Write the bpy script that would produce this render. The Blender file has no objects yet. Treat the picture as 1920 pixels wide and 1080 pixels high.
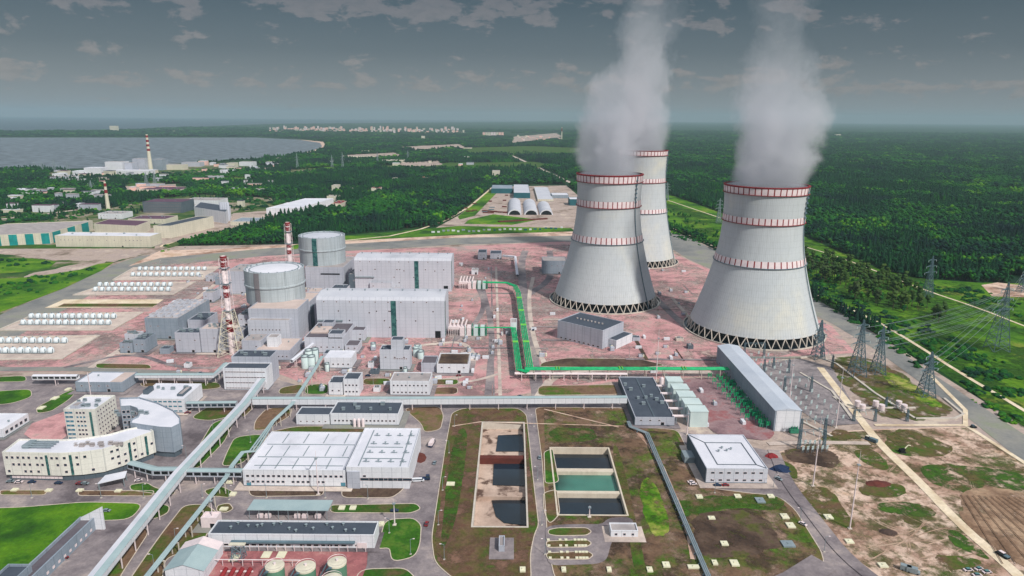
import bpy, bmesh, math, random
import numpy as np
from mathutils import Vector, Matrix
from mathutils.geometry import tessellate_polygon
random.seed(7); RNG = np.random.default_rng(7)
SC = bpy.context.scene; COL = SC.collection; PI = math.pi
# ------------------------------------------------------------------ camera
F = 1280.0; H = 220.0; PITCH = math.atan((540 - 219) / F); ROLL = math.radians(.45)
cam = bpy.data.objects.new('camera', bpy.data.cameras.new('camera')); COL.objects.link(cam)
CM = Matrix.Rotation(PI / 2 - PITCH, 3, 'X') @ Matrix.Rotation(ROLL, 3, 'Z')
cam.matrix_world = Matrix.Translation((0, 0, H)) @ CM.to_4x4()
cam.data.sensor_width = 36; cam.data.lens = 36 * F / 1920; cam.data.clip_start = 1; cam.data.clip_end = 200000
SC.camera = cam
SC.view_settings.view_transform = 'Standard'; SC.view_settings.look = 'None'; SC.view_settings.gamma = 1
SC.view_settings.exposure = 0.14
SC.cycles.use_denoising = True; SC.cycles.max_bounces = 8; SC.cycles.diffuse_bounces = 2; SC.cycles.volume_bounces = 5
SC.cycles.transparent_max_bounces = 12; SC.cycles.volume_max_steps = 256; SC.cycles.caustics_reflective = False
# ------------------------------------------------------------------ world
SUN_EL, SUN_AZ = math.radians(43), math.radians(140)      # azimuth clockwise from +Y (view direction): right and behind
w = bpy.data.worlds.new('World'); SC.world = w; w.use_nodes = True
def lin(c): c = c / 255; return c / 12.92 if c <= .04045 else ((c + .055) / 1.055) ** 2.4
def L3(c, k=1.0): return tuple(lin(x) * k for x in c) + (1,)
class NT:
    def __init__(s, nt): s.nt = nt; nt.nodes.clear()
    def n(s, t, **kw):
        nd = s.nt.nodes.new(t)
        for k, v in kw.items():
            if k.startswith('i_'):
                key = k[2:]; key = int(key) if key.isdigit() else key.replace('_', ' ')
                if isinstance(v, bpy.types.NodeSocket): s.nt.links.new(v, nd.inputs[key])
                else: nd.inputs[key].default_value = v
            else: setattr(nd, k, v)
        return nd
    def math(s, op, a, b=None, c=None, clamp=False):
        nd = s.nt.nodes.new('ShaderNodeMath'); nd.operation = op; nd.use_clamp = clamp
        for i, v in enumerate((a, b, c)):
            if v is None: continue
            if isinstance(v, (int, float)): nd.inputs[i].default_value = v
            else: s.nt.links.new(v, nd.inputs[i])
        return nd.outputs[0]
    def vmath(s, op, a, b=None):
        nd = s.nt.nodes.new('ShaderNodeVectorMath'); nd.operation = op
        for i, v in enumerate((a, b)):
            if v is None: continue
            if isinstance(v, (tuple, list)): nd.inputs[i].default_value = v
            else: s.nt.links.new(v, nd.inputs[i])
        return nd.outputs[0]
    def ramp(s, fac, stops, interp='LINEAR'):
        nd = s.nt.nodes.new('ShaderNodeValToRGB'); cr = nd.color_ramp; cr.interpolation = interp
        while len(cr.elements) < len(stops): cr.elements.new(.5)
        for e, (p, c) in zip(cr.elements, stops): e.position = p; e.color = c if len(c) == 4 else tuple(c) + (1,)
        s.nt.links.new(fac, nd.inputs[0]); return nd.outputs[0]
    def mix(s, fac, a, b, blend='MIX'):
        nd = s.nt.nodes.new('ShaderNodeMix'); nd.data_type = 'RGBA'; nd.blend_type = blend
        for i, v in ((0, fac), (6, a), (7, b)):
            if isinstance(v, bpy.types.NodeSocket): s.nt.links.new(v, nd.inputs[i])
            else: nd.inputs[i].default_value = v
        return nd.outputs[2]
    def noise(s, vec, scale, detail=3, rough=.55, dist=0):
        return s.n('ShaderNodeTexNoise', i_Vector=vec, i_Scale=scale, i_Detail=detail, i_Roughness=rough, i_Distortion=dist).outputs['Fac']
    def rng(s, v, a, b, c=0, d=1):
        nd = s.nt.nodes.new('ShaderNodeMapRange'); nd.interpolation_type = 'SMOOTHSTEP'
        s.nt.links.new(v, nd.inputs[0])
        for i, x in enumerate((a, b, c, d)): nd.inputs[i + 1].default_value = x
        return nd.outputs[0]
N = NT(w.node_tree)
tc = N.n('ShaderNodeTexCoord').outputs['Generated']
sp = N.n('ShaderNodeSeparateXYZ', i_0=tc); sx, sy, sz = sp.outputs
sky = N.n('ShaderNodeTexSky', sky_type='NISHITA', sun_disc=False, sun_elevation=SUN_EL, sun_rotation=SUN_AZ, altitude=200, dust_density=2.0).outputs[0]
skyd = N.mix(1.0, sky, (.10, .10, .10, 1), 'MULTIPLY')
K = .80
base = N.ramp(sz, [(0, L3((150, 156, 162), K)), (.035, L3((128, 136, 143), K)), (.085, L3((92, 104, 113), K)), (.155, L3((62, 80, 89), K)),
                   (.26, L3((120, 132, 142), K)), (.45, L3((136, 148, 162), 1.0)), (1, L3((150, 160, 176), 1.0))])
az = N.math('ARCTAN2', sx, sy)
cv = N.n('ShaderNodeCombineXYZ', i_0=N.math('MULTIPLY', az, 15.0), i_1=N.math('MULTIPLY', sz, 34.0), i_2=0.0).outputs[0]
cn = N.noise(cv, 1.35, 7, .6, .25)
big = N.noise(N.n('ShaderNodeCombineXYZ', i_0=N.math('MULTIPLY', az, 2.2), i_1=N.math('MULTIPLY', sz, 9.0), i_2=3.3).outputs[0], 1.0, 2, .5)
low = N.math('MULTIPLY', N.rng(sz, .030, .040), N.rng(sz, .078, .045))        # cumulus row near the horizon
high = N.rng(sz, .100, .135)
cov = N.math('ADD', N.math('MULTIPLY', low, .12), N.math('MULTIPLY', high, N.rng(big, .42, .60, -.05, .17)))
cf = N.rng(N.math('ADD', cn, cov), .585, .68)
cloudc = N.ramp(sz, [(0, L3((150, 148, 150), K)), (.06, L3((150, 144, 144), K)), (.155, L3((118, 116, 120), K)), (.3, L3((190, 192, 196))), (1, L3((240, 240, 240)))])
shade = N.noise(cv, 4.0, 4, .6)
cloudc = N.mix(N.rng(shade, .4, .65, 0, .3), cloudc, (.08, .095, .11, 1))
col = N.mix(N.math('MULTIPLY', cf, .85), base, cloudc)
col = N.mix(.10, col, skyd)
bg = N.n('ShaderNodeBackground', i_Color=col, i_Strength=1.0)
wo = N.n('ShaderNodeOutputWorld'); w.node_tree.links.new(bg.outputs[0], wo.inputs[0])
# ------------------------------------------------------------------ sun
sd = bpy.data.lights.new('sun', 'SUN'); sd.energy = 3.4; sd.angle = math.radians(3); sd.color = (1, .96, .9)
so = bpy.data.objects.new('sun', sd); COL.objects.link(so)
sdir = Vector((math.sin(SUN_AZ) * math.cos(SUN_EL), math.cos(SUN_AZ) * math.cos(SUN_EL), math.sin(SUN_EL)))
so.rotation_euler = sdir.to_track_quat('Z', 'Y').to_euler(); so.location = (300, 0, 600)
# ------------------------------------------------------------------ measuring helpers (photo pixels of 1920x1080 -> metres)
def ray(px, py): return CM @ Vector(((px - 960) / F, (540 - py) / F, -1))
def G(px, py, z=0.0):
    d = ray(px, py)
    if d.z > -.0045: d = Vector((d.x, d.y, -.0045))
    t = (z - H) / d.z; return (d.x * t, d.y * t)
CI = CM.transposed()
def PR(x, y, z):
    v = CI @ Vector((x, y, z - H)); return (960 - F * v.x / v.z, 540 + F * v.y / v.z)
def HT(x, y, py):                                  # height of the point above (x, y) seen at row py
    lo, hi = -10, 600
    for _ in range(30):
        m = (lo + hi) / 2
        if PR(x, y, m)[1] > py: lo = m
        else: hi = m
    return lo
def RECT(xl, xr, yb, yt, yk):
    """front base corners xl,xr at row yb; roof front edge row yt; roof back edge row yk"""
    x0, y0 = G(xl, yb); x1, y0b = G(xr, yb); y0 = (y0 + y0b) / 2; xm = (x0 + x1) / 2
    h = HT(xm, y0, yt); px = PR(xm, y0, h)[0]; y1 = G(px, yk, h)[1]
    if y0 > 2200: y1 = min(y1, y0 + 45)
    return (x0, x1, y0, max(y1, y0 + 3), h)
# ------------------------------------------------------------------ materials
MATS = {}
def mat(name, c, c2=None, scale=.08, amt=.6, rough=.85, metal=0, seam=0, fine=.5, spec=.3, streak=0, bump=0, c3=None, s3=.01, t3=(.5, .6), wcol=None):
    if name in MATS: return MATS[name]
    m = bpy.data.materials.new(name); m.use_nodes = True; N = NT(m.node_tree)
    pos = N.n('ShaderNodeNewGeometry').outputs['Position']
    if c2 is None: c2 = tuple(max(0, x * .86) for x in c)
    n1 = N.noise(pos, scale, 5, .6)
    col = N.mix(N.rng(n1, .5 - .22 / max(amt, .1) * .6, .5 + .22 / max(amt, .1) * .6), L3(c, 1.1), L3(c2, 1.1))
    if c3:
        n3 = N.noise(pos, s3, 6, .62, .4); col = N.mix(N.rng(n3, t3[0], t3[1]), col, L3(c3, 1.1))
    if fine:
        n2 = N.noise(pos, 1.1, 4, .7); col = N.mix(N.rng(n2, .3, .7, 0, fine * .5), col, N.mix(1.0, col, (.62, .62, .62, 1), 'MULTIPLY'))
    if streak:
        sv = N.vmath('MULTIPLY', pos, (.5, .5, .03)); n4 = N.noise(sv, 1.0, 4, .65)
        col = N.mix(N.rng(n4, .42, .75, 0, streak), col, N.mix(1.0, col, (.6, .6, .58, 1), 'MULTIPLY'))
    if seam:
        s = N.n('ShaderNodeSeparateXYZ', i_0=pos).outputs
        def ln(o, per, wd): return N.math('LESS_THAN', N.math('FRACT', N.math('DIVIDE', o, per)), wd / per)
        geo = N.n('ShaderNodeNewGeometry'); nz = N.n('ShaderNodeSeparateXYZ', i_0=geo.outputs['Normal']).outputs
        ax = N.math('MULTIPLY', ln(s[0], seam, .35), N.math('GREATER_THAN', N.math('ABSOLUTE', nz[1]), .5))
        ay = N.math('MULTIPLY', ln(s[1], seam, .35), N.math('GREATER_THAN', N.math('ABSOLUTE', nz[0]), .5))
        f = N.math('MAXIMUM', N.math('MAXIMUM', ax, ay), N.math('MULTIPLY', ln(s[2], seam * .6, .15), N.math('LESS_THAN', N.math('ABSOLUTE', nz[2]), .5)))
        col = N.mix(N.math('MULTIPLY', f, .6), col, N.mix(1.0, col, (.55, .57, .6, 1), 'MULTIPLY'))
    b = N.n('ShaderNodeBsdfPrincipled', i_Base_Color=col, i_Roughness=rough, i_Metallic=metal); b.inputs['Specular IOR Level'].default_value = spec
    if bump:
        bn = N.n('ShaderNodeBump', i_Strength=.6, i_Distance=bump, i_Height=N.noise(pos, .5, 4, .6)); m.node_tree.links.new(bn.outputs[0], b.inputs['Normal'])
    o = N.n('ShaderNodeOutputMaterial'); m.node_tree.links.new(b.outputs[0], o.inputs[0]); MATS[name] = m; return m
M = dict(
 white=mat('white_cladding', (222, 223, 228), (210, 212, 219), .05, seam=6, streak=.18),
 cream=mat('cream_cladding', (214, 208, 190), (200, 195, 178), .05, seam=6, streak=.25),
 grey=mat('grey_cladding', (184, 187, 197), (170, 174, 186), .04, seam=6, streak=.22),
 lgrey=mat('pale_grey_cladding', (198, 200, 209), (186, 189, 199), .03, seam=6, streak=.15),
 bgrey=mat('blue_grey_cladding', (150, 160, 172), (132, 145, 158), .05, seam=6, streak=.3),
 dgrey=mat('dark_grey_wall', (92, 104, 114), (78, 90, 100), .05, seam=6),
 dark=mat('bitumen_roof', (76, 84, 96), (64, 72, 84), .08, fine=.6),
 brownroof=mat('brown_grey_roof', (104, 98, 104), (88, 82, 90), .08),
 groof=mat('gravel_roof', (176, 168, 166), (150, 142, 142), .1),
 wroof=mat('white_membrane_roof', (222, 221, 228), (204, 205, 214), .05, c3=(186, 186, 194), s3=.03, t3=(.56, .75), fine=.35),
 proof=mat('pinkish_roof', (206, 188, 180), (190, 172, 164), .08),
 teal=mat('teal_roof', (160, 178, 180), (146, 166, 170), .1, fine=.3),
 tealm=mat('teal_metal', (96, 138, 136), (80, 120, 120), .3),
 steel=mat('galvanised_steel', (150, 162, 168), (132, 146, 152), .3, rough=.5, metal=.2),
 dsteel=mat('dark_steel', (98, 120, 130), (84, 106, 116), .3, rough=.6),
 glass=mat('window_glass', (46, 62, 74), (34, 48, 60), .2, rough=.15, spec=.6, fine=0),
 bglass=mat('blue_glass', (72, 132, 150), (56, 112, 132), .2, rough=.15, spec=.6, fine=0),
 gglass=mat('green_glass_strip', (66, 112, 108), (36, 78, 80), .35, amt=3, rough=.3, fine=0),
 ivory=mat('ivory_cladding', (226, 224, 214), (214, 212, 204), .05, seam=6, streak=.2),
 hallroof=mat('hall_roof', (200, 201, 208), (186, 188, 197), .04, seam=6, streak=.1, c3=(170, 172, 180), s3=.02, t3=(.55, .75)),
 red=mat('red_paint', (142, 44, 48), (118, 36, 42), .3, fine=.4),
 white_paint=mat('white_paint', (228, 212, 212), (212, 198, 200), .3, fine=.2),
 cream_paint=mat('cream_paint', (216, 210, 190), (196, 190, 172), .3, fine=.2),
 green_pipe=mat('bright_green_pipe', (16, 182, 112), (10, 140, 92), .2, rough=.5, fine=.3),
 green_paint=mat('green_paint', (52, 128, 100), (60, 116, 100), .3),
 mint=mat('pale_mint_metal', (198, 212, 210), (184, 200, 200), .1, fine=.3),
 concrete=mat('pale_concrete', (205, 196, 184), (186, 176, 166), .2),
 slab=mat('cream_slab', (226, 222, 194), (210, 206, 180), .3, fine=.3),
 black=mat('dark_opening', (22, 26, 30), (16, 20, 24), .2, fine=0),
 rust=mat('rust_brown', (104, 52, 44), (86, 44, 38), .3),
 purple=mat('dull_purple_roof', (104, 74, 92), (90, 64, 82), .05),
 turq=mat('turquoise_cladding', (28, 148, 146), (20, 128, 128), .1, seam=6),
 yellow=mat('yellow_paint', (200, 186, 90), (186, 170, 80), .1),
 blue=mat('dark_blue_paint', (34, 54, 88), (28, 44, 74), .3),
 tyre=mat('tyre_rubber', (30, 30, 32)),
 bark=mat('bark', (84, 66, 58), (66, 54, 50), .8),
 fgreen=mat('far_teal_wall', (44, 100, 108), (34, 84, 94), .05),
)
for _k, _v in M.items(): MATS.setdefault(_k, _v)
# ------------------------------------------------------------------ mesh helpers
def tag(o, label=None, cat=None, group=None, kind=None):
    if label: o['label'] = label
    if cat: o['category'] = cat
    if group: o['group'] = group
    if kind: o['kind'] = kind
    return o
def thing(name, label, cat, loc=(0, 0, 0), group=None):
    o = bpy.data.objects.new(name, None); o.empty_display_size = 2; COL.objects.link(o); o.location = loc
    return tag(o, label, cat, group)
class MB:
    def __init__(s): s.v = []; s.f = []; s.m = []
    def add(s, vs, fs, mi=0):
        b = len(s.v); s.v += [tuple(p) for p in vs]; s.f += [tuple(i + b for i in f) for f in fs]; s.m += [mi] * len(fs)
    def box(s, x0, x1, y0, y1, z0, z1, mi=0, top=None):
        s.add([(x0, y0, z0), (x1, y0, z0), (x1, y1, z0), (x0, y1, z0), (x0, y0, z1), (x1, y0, z1), (x1, y1, z1), (x0, y1, z1)],
              [(0, 3, 2, 1), (0, 1, 5, 4), (1, 2, 6, 5), (2, 3, 7, 6), (3, 0, 4, 7), (4, 5, 6, 7)], mi)
        if top is not None: s.m[-1] = top
    def prism(s, poly, z0, z1, mi=0, top=None, bottom=True):
        n = len(poly); A = sum(poly[i][0] * poly[(i + 1) % n][1] - poly[(i + 1) % n][0] * poly[i][1] for i in range(n))
        if A < 0: poly = poly[::-1]
        vs = [(x, y, z0) for x, y in poly] + [(x, y, z1) for x, y in poly]
        s.add(vs, [(i, (i + 1) % n, (i + 1) % n + n, i + n) for i in range(n)], mi)
        tri = tessellate_polygon([[Vector((x, y, 0)) for x, y in poly]])
        up = []
        for t in tri:
            a, b, c = (poly[i] for i in t)
            if (b[0] - a[0]) * (c[1] - a[1]) - (b[1] - a[1]) * (c[0] - a[0]) < 0: t = t[::-1]
            up.append(tuple(i + n for i in t))
        s.add(vs, up, mi if top is None else top)
    def lathe(s, cx, cy, prof, n=32, mi=0, a0=0, a1=2 * PI, cap=False):
        full = abs(a1 - a0 - 2 * PI) < 1e-6; k = n if full else n + 1; vs = []
        for r, z in prof:
            for i in range(k): a = a0 + (a1 - a0) * i / n; vs.append((cx + r * math.cos(a), cy + r * math.sin(a), z))
        fs = []
        for j in range(len(prof) - 1):
            for i in range(n):
                i2 = (i + 1) % k; fs.append((j * k + i, j * k + i2, (j + 1) * k + i2, (j + 1) * k + i))
        s.add(vs, fs, mi)
        if cap: s.add(vs[-k:], [tuple(range(k))], mi)
    def tube(s, p, q, r=.3, n=4, mi=0, r2=None):
        p = Vector(p); q = Vector(q); d = q - p
        if d.length < 1e-6: return
        r2 = r if r2 is None else r2
        u = d.normalized().cross(Vector((0, 0, 1)))
        if u.length < .01: u = Vector((1, 0, 0))
        u.normalize(); v = d.normalized().cross(u)
        vs = [p + (u * math.cos(a) + v * math.sin(a)) * r for a in [2 * PI * (i + .5) / n for i in range(n)]]
        vs += [q + (u * math.cos(a) + v * math.sin(a)) * r2 for a in [2 * PI * (i + .5) / n for i in range(n)]]
        s.add(vs, [(i, (i + 1) % n, (i + 1) % n + n, i + n) for i in range(n)] + [tuple(range(n))[::-1], tuple(range(n, 2 * n))], mi)
    def path(s, pts, r, n=6, mi=0):
        for a, b in zip(pts, pts[1:]): s.tube(a, b, r, n, mi)
    def build(s, name, mats, parent=None, org=None, smooth=False):
        me = bpy.data.meshes.new(name); mats = mats if isinstance(mats, (list, tuple)) else [mats]
        if org is None:
            q = parent
            while q is not None and q.parent: q = q.parent
            org = q.location.copy() if q else Vector((0, 0, 0))
        me.from_pydata([(x - org[0], y - org[1], z - org[2]) for x, y, z in s.v], [], s.f)
        for mm in mats: me.materials.append(mm)
        me.polygons.foreach_set('material_index', s.m)
        if smooth: me.polygons.foreach_set('use_smooth', [True] * len(s.f))
        me.update(); o = bpy.data.objects.new(name, me); COL.objects.link(o)
        if parent: o.parent = parent
        elif org is not None: o.location = org
        return o
def dup(root, loc, rot=None, scale=None, label=None, group=None):
    r = root.copy(); COL.objects.link(r); r.location = loc
    if rot is not None: r.rotation_euler = (0, 0, rot)
    if scale is not None: r.scale = scale if isinstance(scale, (tuple, list)) else (scale,) * 3
    if label: r['label'] = label
    if group: r['group'] = group
    for ch in list(root.children):
        c = ch.copy(); COL.objects.link(c); c.parent = r
        for g in ch.children: d = g.copy(); COL.objects.link(d); d.parent = c
    return r
ORD = ['first', 'second', 'third', 'fourth', 'fifth', 'sixth', 'seventh', 'eighth', 'ninth', 'tenth', 'eleventh', 'twelfth', 'thirteenth', 'fourteenth', 'fifteenth', 'sixteenth', 'seventeenth', 'eighteenth', 'nineteenth', 'twentieth']
# ------------------------------------------------------------------ ground sheets
def P2(pts): return [G(*p) for p in pts]
ZC = [0]
def sheet(name, pts, z, m, kind='structure', holes=(), label=None, cat=None, world=False):
    ZC[0] += 1; z = z + (ZC[0] * .0011 if z > 0 else 0)
    poly = pts if world else P2(pts)
    rings = [[Vector((x, y, 0)) for x, y in poly]] + [[Vector((x, y, 0)) for x, y in h] for h in holes]
    flat = [p for r_ in rings for p in r_]; tri = tessellate_polygon(rings); mb = MB(); fs = []
    for t in tri:
        a, b, c = (flat[i] for i in t)
        if (b - a).cross(c - a).z < 0: t = t[::-1]
        fs.append(tuple(t))
    mb.add([(p.x, p.y, z) for p in flat], fs)
    o = mb.build(name, m); tag(o, label, cat, kind=kind); return o
def smooth_poly(pts, k=2):
    if k == 1:
        o = []; n = len(pts)
        for i in range(n):
            p0, p1, p2 = Vector(pts[i - 1]), Vector(pts[i]), Vector(pts[(i + 1) % n]); r_ = min(7.0, (p0 - p1).length * .4, (p2 - p1).length * .4)
            a = p1 + (p0 - p1).normalized() * r_; b = p1 + (p2 - p1).normalized() * r_
            for f in (0, .25, .5, .75, 1): q = a * (1 - f) ** 2 + p1 * 2 * f * (1 - f) + b * f * f; o.append((q.x, q.y))
        return o
    for _ in range(k):
        o = []
        for a, b in zip(pts, pts[1:] + pts[:1]):
            o += [(a[0] * .75 + b[0] * .25, a[1] * .75 + b[1] * .25), (a[0] * .25 + b[0] * .75, a[1] * .25 + b[1] * .75)]
        pts = o
    return pts
def strip(name, pts, wid, z, m, world=False, kind='structure', sm=0, hh=None):
    q = pts if world else P2(pts)
    for _ in range(sm):
        o = [q[0]]
        for a, b in zip(q, q[1:]): o += [(a[0] * .75 + b[0] * .25, a[1] * .75 + b[1] * .25), (a[0] * .25 + b[0] * .75, a[1] * .25 + b[1] * .75)]
        q = o + [q[-1]]
    ZC[0] += 1; z += ZC[0] * .0011
    mb = MB(); ribbon(mb, q, wid, z, hh); o = mb.build(name, m); tag(o, kind=kind); return o
def ribbon(mb, q, wid, z, hh=None, closed=False):
    V = [Vector(p) for p in q]; n = len(V); L = []; R = []
    for i in range(n):
        a = V[i - 1] if (i > 0 or closed) else V[i]; b = V[(i + 1) % n] if (i < n - 1 or closed) else V[i]
        d = (b - a)
        d = d.normalized() if d.length > 0 else Vector((1, 0)); nn = Vector((-d.y, d.x)) * wid / 2; L.append(V[i] + nn); R.append(V[i] - nn)
    vs = [(p.x, p.y, z) for p in L] + [(p.x, p.y, z) for p in R]; k = n if closed else n - 1
    mb.add(vs, [(i + n, (i + 1) % n + n, (i + 1) % n, i) for i in range(k)])
    if hh:
        b = [(p.x, p.y, z - hh) for p in L] + [(p.x, p.y, z - hh) for p in R]
        mb.add(vs + b, [(i, (i + 1) % n, (i + 1) % n + 2 * n, i + 2 * n) for i in range(k)] + [((i + 1) % n + n, i + n, i + 3 * n, (i + 1) % n + 3 * n) for i in range(k)])
def gmat(name, cols, s=.02, var=.35, holes=0, hs=.09, bump=.5, det=.62, rough=.95):
    """ground: up to five colours blended by noise at three scales, with fine light/dark grain; holes = bare gaps showing the layer below"""
    m = bpy.data.materials.new(name); m.use_nodes = True; N = NT(m.node_tree); pos = N.n('ShaderNodeNewGeometry').outputs['Position']
    warp = N.n('ShaderNodeTexNoise', i_Vector=pos, i_Scale=s * .8, i_Detail=3).outputs['Color']
    p2 = N.vmath('ADD', pos, N.vmath('MULTIPLY', warp, (14, 14, 0)))
    n1 = N.noise(p2, s, 8, det, .2); n2 = N.noise(N.vmath('ADD', p2, (311, 97, 0)), s * 4.5, 5, .65)
    f = N.math('ADD', N.math('MULTIPLY', n1, .7), N.math('MULTIPLY', n2, .3)); k = len(cols)
    col = N.ramp(f, [(.39 + .22 * i / (k - 1), L3(c, 1.12)) for i, c in enumerate(cols)])
    g = N.noise(pos, .55, 5, .75); g2 = N.noise(pos, .16, 4, .7)
    col = N.mix(N.rng(g, .34, .66, 0, var), col, N.mix(1.0, col, (.5, .5, .5, 1), 'MULTIPLY')); col = N.mix(N.rng(g2, .5, .72, 0, var * .8), col, N.mix(1.0, col, (1.5, 1.45, 1.4, 1), 'MULTIPLY'))
    b = N.n('ShaderNodeBsdfPrincipled', i_Base_Color=col, i_Roughness=rough); b.inputs['Specular IOR Level'].default_value = .2
    if bump: bn = N.n('ShaderNodeBump', i_Strength=.7, i_Distance=bump, i_Height=N.noise(pos, .4, 5, .7)); m.node_tree.links.new(bn.outputs[0], b.inputs['Normal'])
    if holes: m.node_tree.links.new(N.rng(N.math('ADD', N.math('MULTIPLY', N.noise(pos, hs, 6, .7), .75), N.math('MULTIPLY', g2, .25)), holes - .09, holes + .09), b.inputs['Alpha'])
    o = N.n('ShaderNodeOutputMaterial'); m.node_tree.links.new(b.outputs[0], o.inputs[0]); MATS[name] = m; return m
g_forest = gmat('forest_floor', [(12, 40, 30), (20, 56, 32), (30, 66, 30), (46, 84, 30)], .004)
g_site = gmat('site_soil', [(126, 112, 98), (160, 142, 132), (182, 164, 152), (170, 152, 146), (200, 184, 168)], .02)
g_pink = gmat('pink_paving', [(140, 112, 112), (172, 130, 130), (196, 146, 147), (204, 156, 155), (186, 156, 150), (168, 152, 148)], .016, .42, bump=.2)
g_red = gmat('red_paving', [(130, 84, 86), (156, 98, 100), (170, 110, 110), (182, 140, 134)], .04)
g_asph = gmat('asphalt', [(98, 90, 94), (126, 117, 120), (144, 134, 135), (172, 158, 153)], .022, .4, bump=0)
g_road = gmat('grey_road', [(112, 114, 114), (128, 128, 126), (140, 138, 132), (136, 140, 122)], .012, .25, bump=0)
g_conc = gmat('concrete_apron', [(168, 154, 148), (188, 172, 162), (200, 184, 174), (214, 200, 186)], .03, .3, bump=0)
g_sand = gmat('sandy_ground', [(150, 116, 98), (188, 156, 138), (214, 186, 168), (222, 196, 178), (200, 168, 142)], .016, .4)
g_track = gmat('sand_track', [(200, 178, 148), (222, 204, 176), (232, 216, 192)], .05, .3)
g_brown = gmat('brown_grass', [(78, 60, 50), (110, 86, 68), (126, 100, 80), (100, 96, 52), (74, 104, 30)], .022, .5)
g_browng = gmat('mixed_grass', [(104, 76, 60), (110, 88, 66), (96, 88, 50), (74, 90, 34), (70, 102, 32)], .034, .6)
g_green = gmat('green_grass', [(96, 84, 54), (78, 90, 40), (50, 88, 24), (56, 104, 24), (84, 116, 40)], .03, .6)
g_bright = gmat('meadow_grass', [(40, 78, 22), (52, 98, 18), (76, 122, 20), (94, 136, 24), (128, 140, 54)], .011, .5, bump=.8)
g_dark = gmat('dark_soil', [(62, 50, 44), (80, 64, 54), (98, 80, 68), (86, 88, 44)], .04, .5)
g_kerb = gmat('kerb_concrete', [(186, 172, 158), (206, 192, 176)], .3, .2, bump=0)
r_dark = gmat('bare_soil', [(62, 50, 44), (80, 64, 54), (98, 80, 68), (86, 88, 44)], .04, .5, holes=.40); r_green = gmat('patchy_grass', [(98, 88, 52), (70, 92, 34), (54, 88, 26), (72, 108, 32)], .035, .55, holes=.47)
r_bright = gmat('patchy_meadow', [(52, 98, 18), (80, 124, 22), (140, 150, 64), (176, 170, 100)], .03, .5, holes=.46); r_browng = gmat('patchy_mixed_grass', [(110, 84, 64), (98, 88, 54), (82, 92, 38), (60, 98, 26)], .04, .5, holes=.45)
r_sand = gmat('patchy_sand', [(150, 124, 104), (190, 164, 144), (210, 186, 160)], .03, .4, holes=.5)
ROUGH = {}
def rough_of(m_): return {g_dark: r_dark, g_green: r_green, g_bright: r_bright, g_browng: r_browng, g_brown: r_browng, g_sand: r_sand}.get(m_, m_)
def ragged(q, amp=.09, seg=3.0):
    o = []; n = len(q); cx = sum(p[0] for p in q) / n; cy = sum(p[1] for p in q) / n; rr_ = random.Random(int(cx * 7 + cy)); ph = [rr_.uniform(0, 6.28) for _ in range(8)]
    for i in range(n):
        a, b = q[i], q[(i + 1) % n]; k = max(1, int(math.dist(a, b) / seg))
        for j in range(k): o.append((a[0] + (b[0] - a[0]) * j / k, a[1] + (b[1] - a[1]) * j / k))
    R_ = max(math.dist(p, (cx, cy)) for p in o); out = []
    for x, y in o:
        t_ = math.atan2(y - cy, x - cx); w_ = sum(math.sin(t_ * f + ph[j]) / (1 + j * .55) for j, f in enumerate((3, 5, 8, 12, 19, 29, 43, 61))) * amp * .55; k = 1 + w_ + rr_.uniform(-.012, .012); out.append((cx + (x - cx) * k, cy + (y - cy) * k))
    return out
def water(name, c, rough=.12, bumpd=.05, sc=.35, spec=.5):
    m = bpy.data.materials.new(name); m.use_nodes = True; N = NT(m.node_tree); pos = N.n('ShaderNodeNewGeometry').outputs['Position']
    col = N.mix(N.rng(N.noise(pos, .02, 3), .35, .65), L3(c), L3(tuple(x * .6 for x in c)))
    b = N.n('ShaderNodeBsdfPrincipled', i_Base_Color=col, i_Roughness=rough); b.inputs['Specular IOR Level'].default_value = spec
    bn = N.n('ShaderNodeBump', i_Strength=.5, i_Distance=bumpd, i_Height=N.noise(pos, sc, 3)); m.node_tree.links.new(bn.outputs[0], b.inputs['Normal'])
    o = N.n('ShaderNodeOutputMaterial'); m.node_tree.links.new(b.outputs[0], o.inputs[0]); MATS[name] = m; return m
w_sea = water('sea_water', (70, 92, 104), .35, .3, .02)
w_bay = water('bay_water', (132, 142, 150), .4, .3, .03)
w_dark = water('dark_pond_water', (26, 44, 58), .1, .02, .3)
w_green = water('green_pond_water', (70, 128, 112), .2, .02, .3)
# pond pits: outlines measured at ground level, world rectangles
def pit(xl, xr, yk, yb):
    a = G(xl, yb); b = G(xr, yb); y0 = (a[1] + b[1]) / 2; c = G((xl + xr) / 2, yk); return (a[0], b[0], y0, c[1])
pitA = pit(883, 991, 792, 990); pitB = pit(1044, 1179, 840, 968)
def rpoly(r, g=0): return [(r[0] - g, r[2] - g), (r[1] + g, r[2] - g), (r[1] + g, r[3] + g), (r[0] - g, r[3] + g)]
HOL = [rpoly(pitA), rpoly(pitB)]
S = 46000
sheet('ground', [(-S, -500), (S, -500), (S, 40000), (-S, 40000)], 0, g_forest, holes=HOL, world=True)
sea_line = [(-3000, 262), (-20, 247), (120, 246), (240, 244), (330, 240), (430, 235), (520, 232), (640, 231), (820, 229.5), (980, 228.5)]
sheet('sea', [G(*p) for p in sea_line] + [(2000, 41000), (-60000, 41000)], .6, w_sea, world=True)
sheet('bay', [(-1500, 268), (-20, 258), (300, 258), (480, 258), (560, 262), (600, 268), (604, 275), (585, 283), (520, 295), (450, 299), (300, 309), (150, 316), (-20, 318), (-1500, 330)], .6, w_bay)
sheet('beach', [(540, 260), (606, 266), (612, 275), (592, 285), (545, 293), (586, 283), (604, 275), (600, 268), (560, 262)], 1.0, g_sand)
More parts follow.
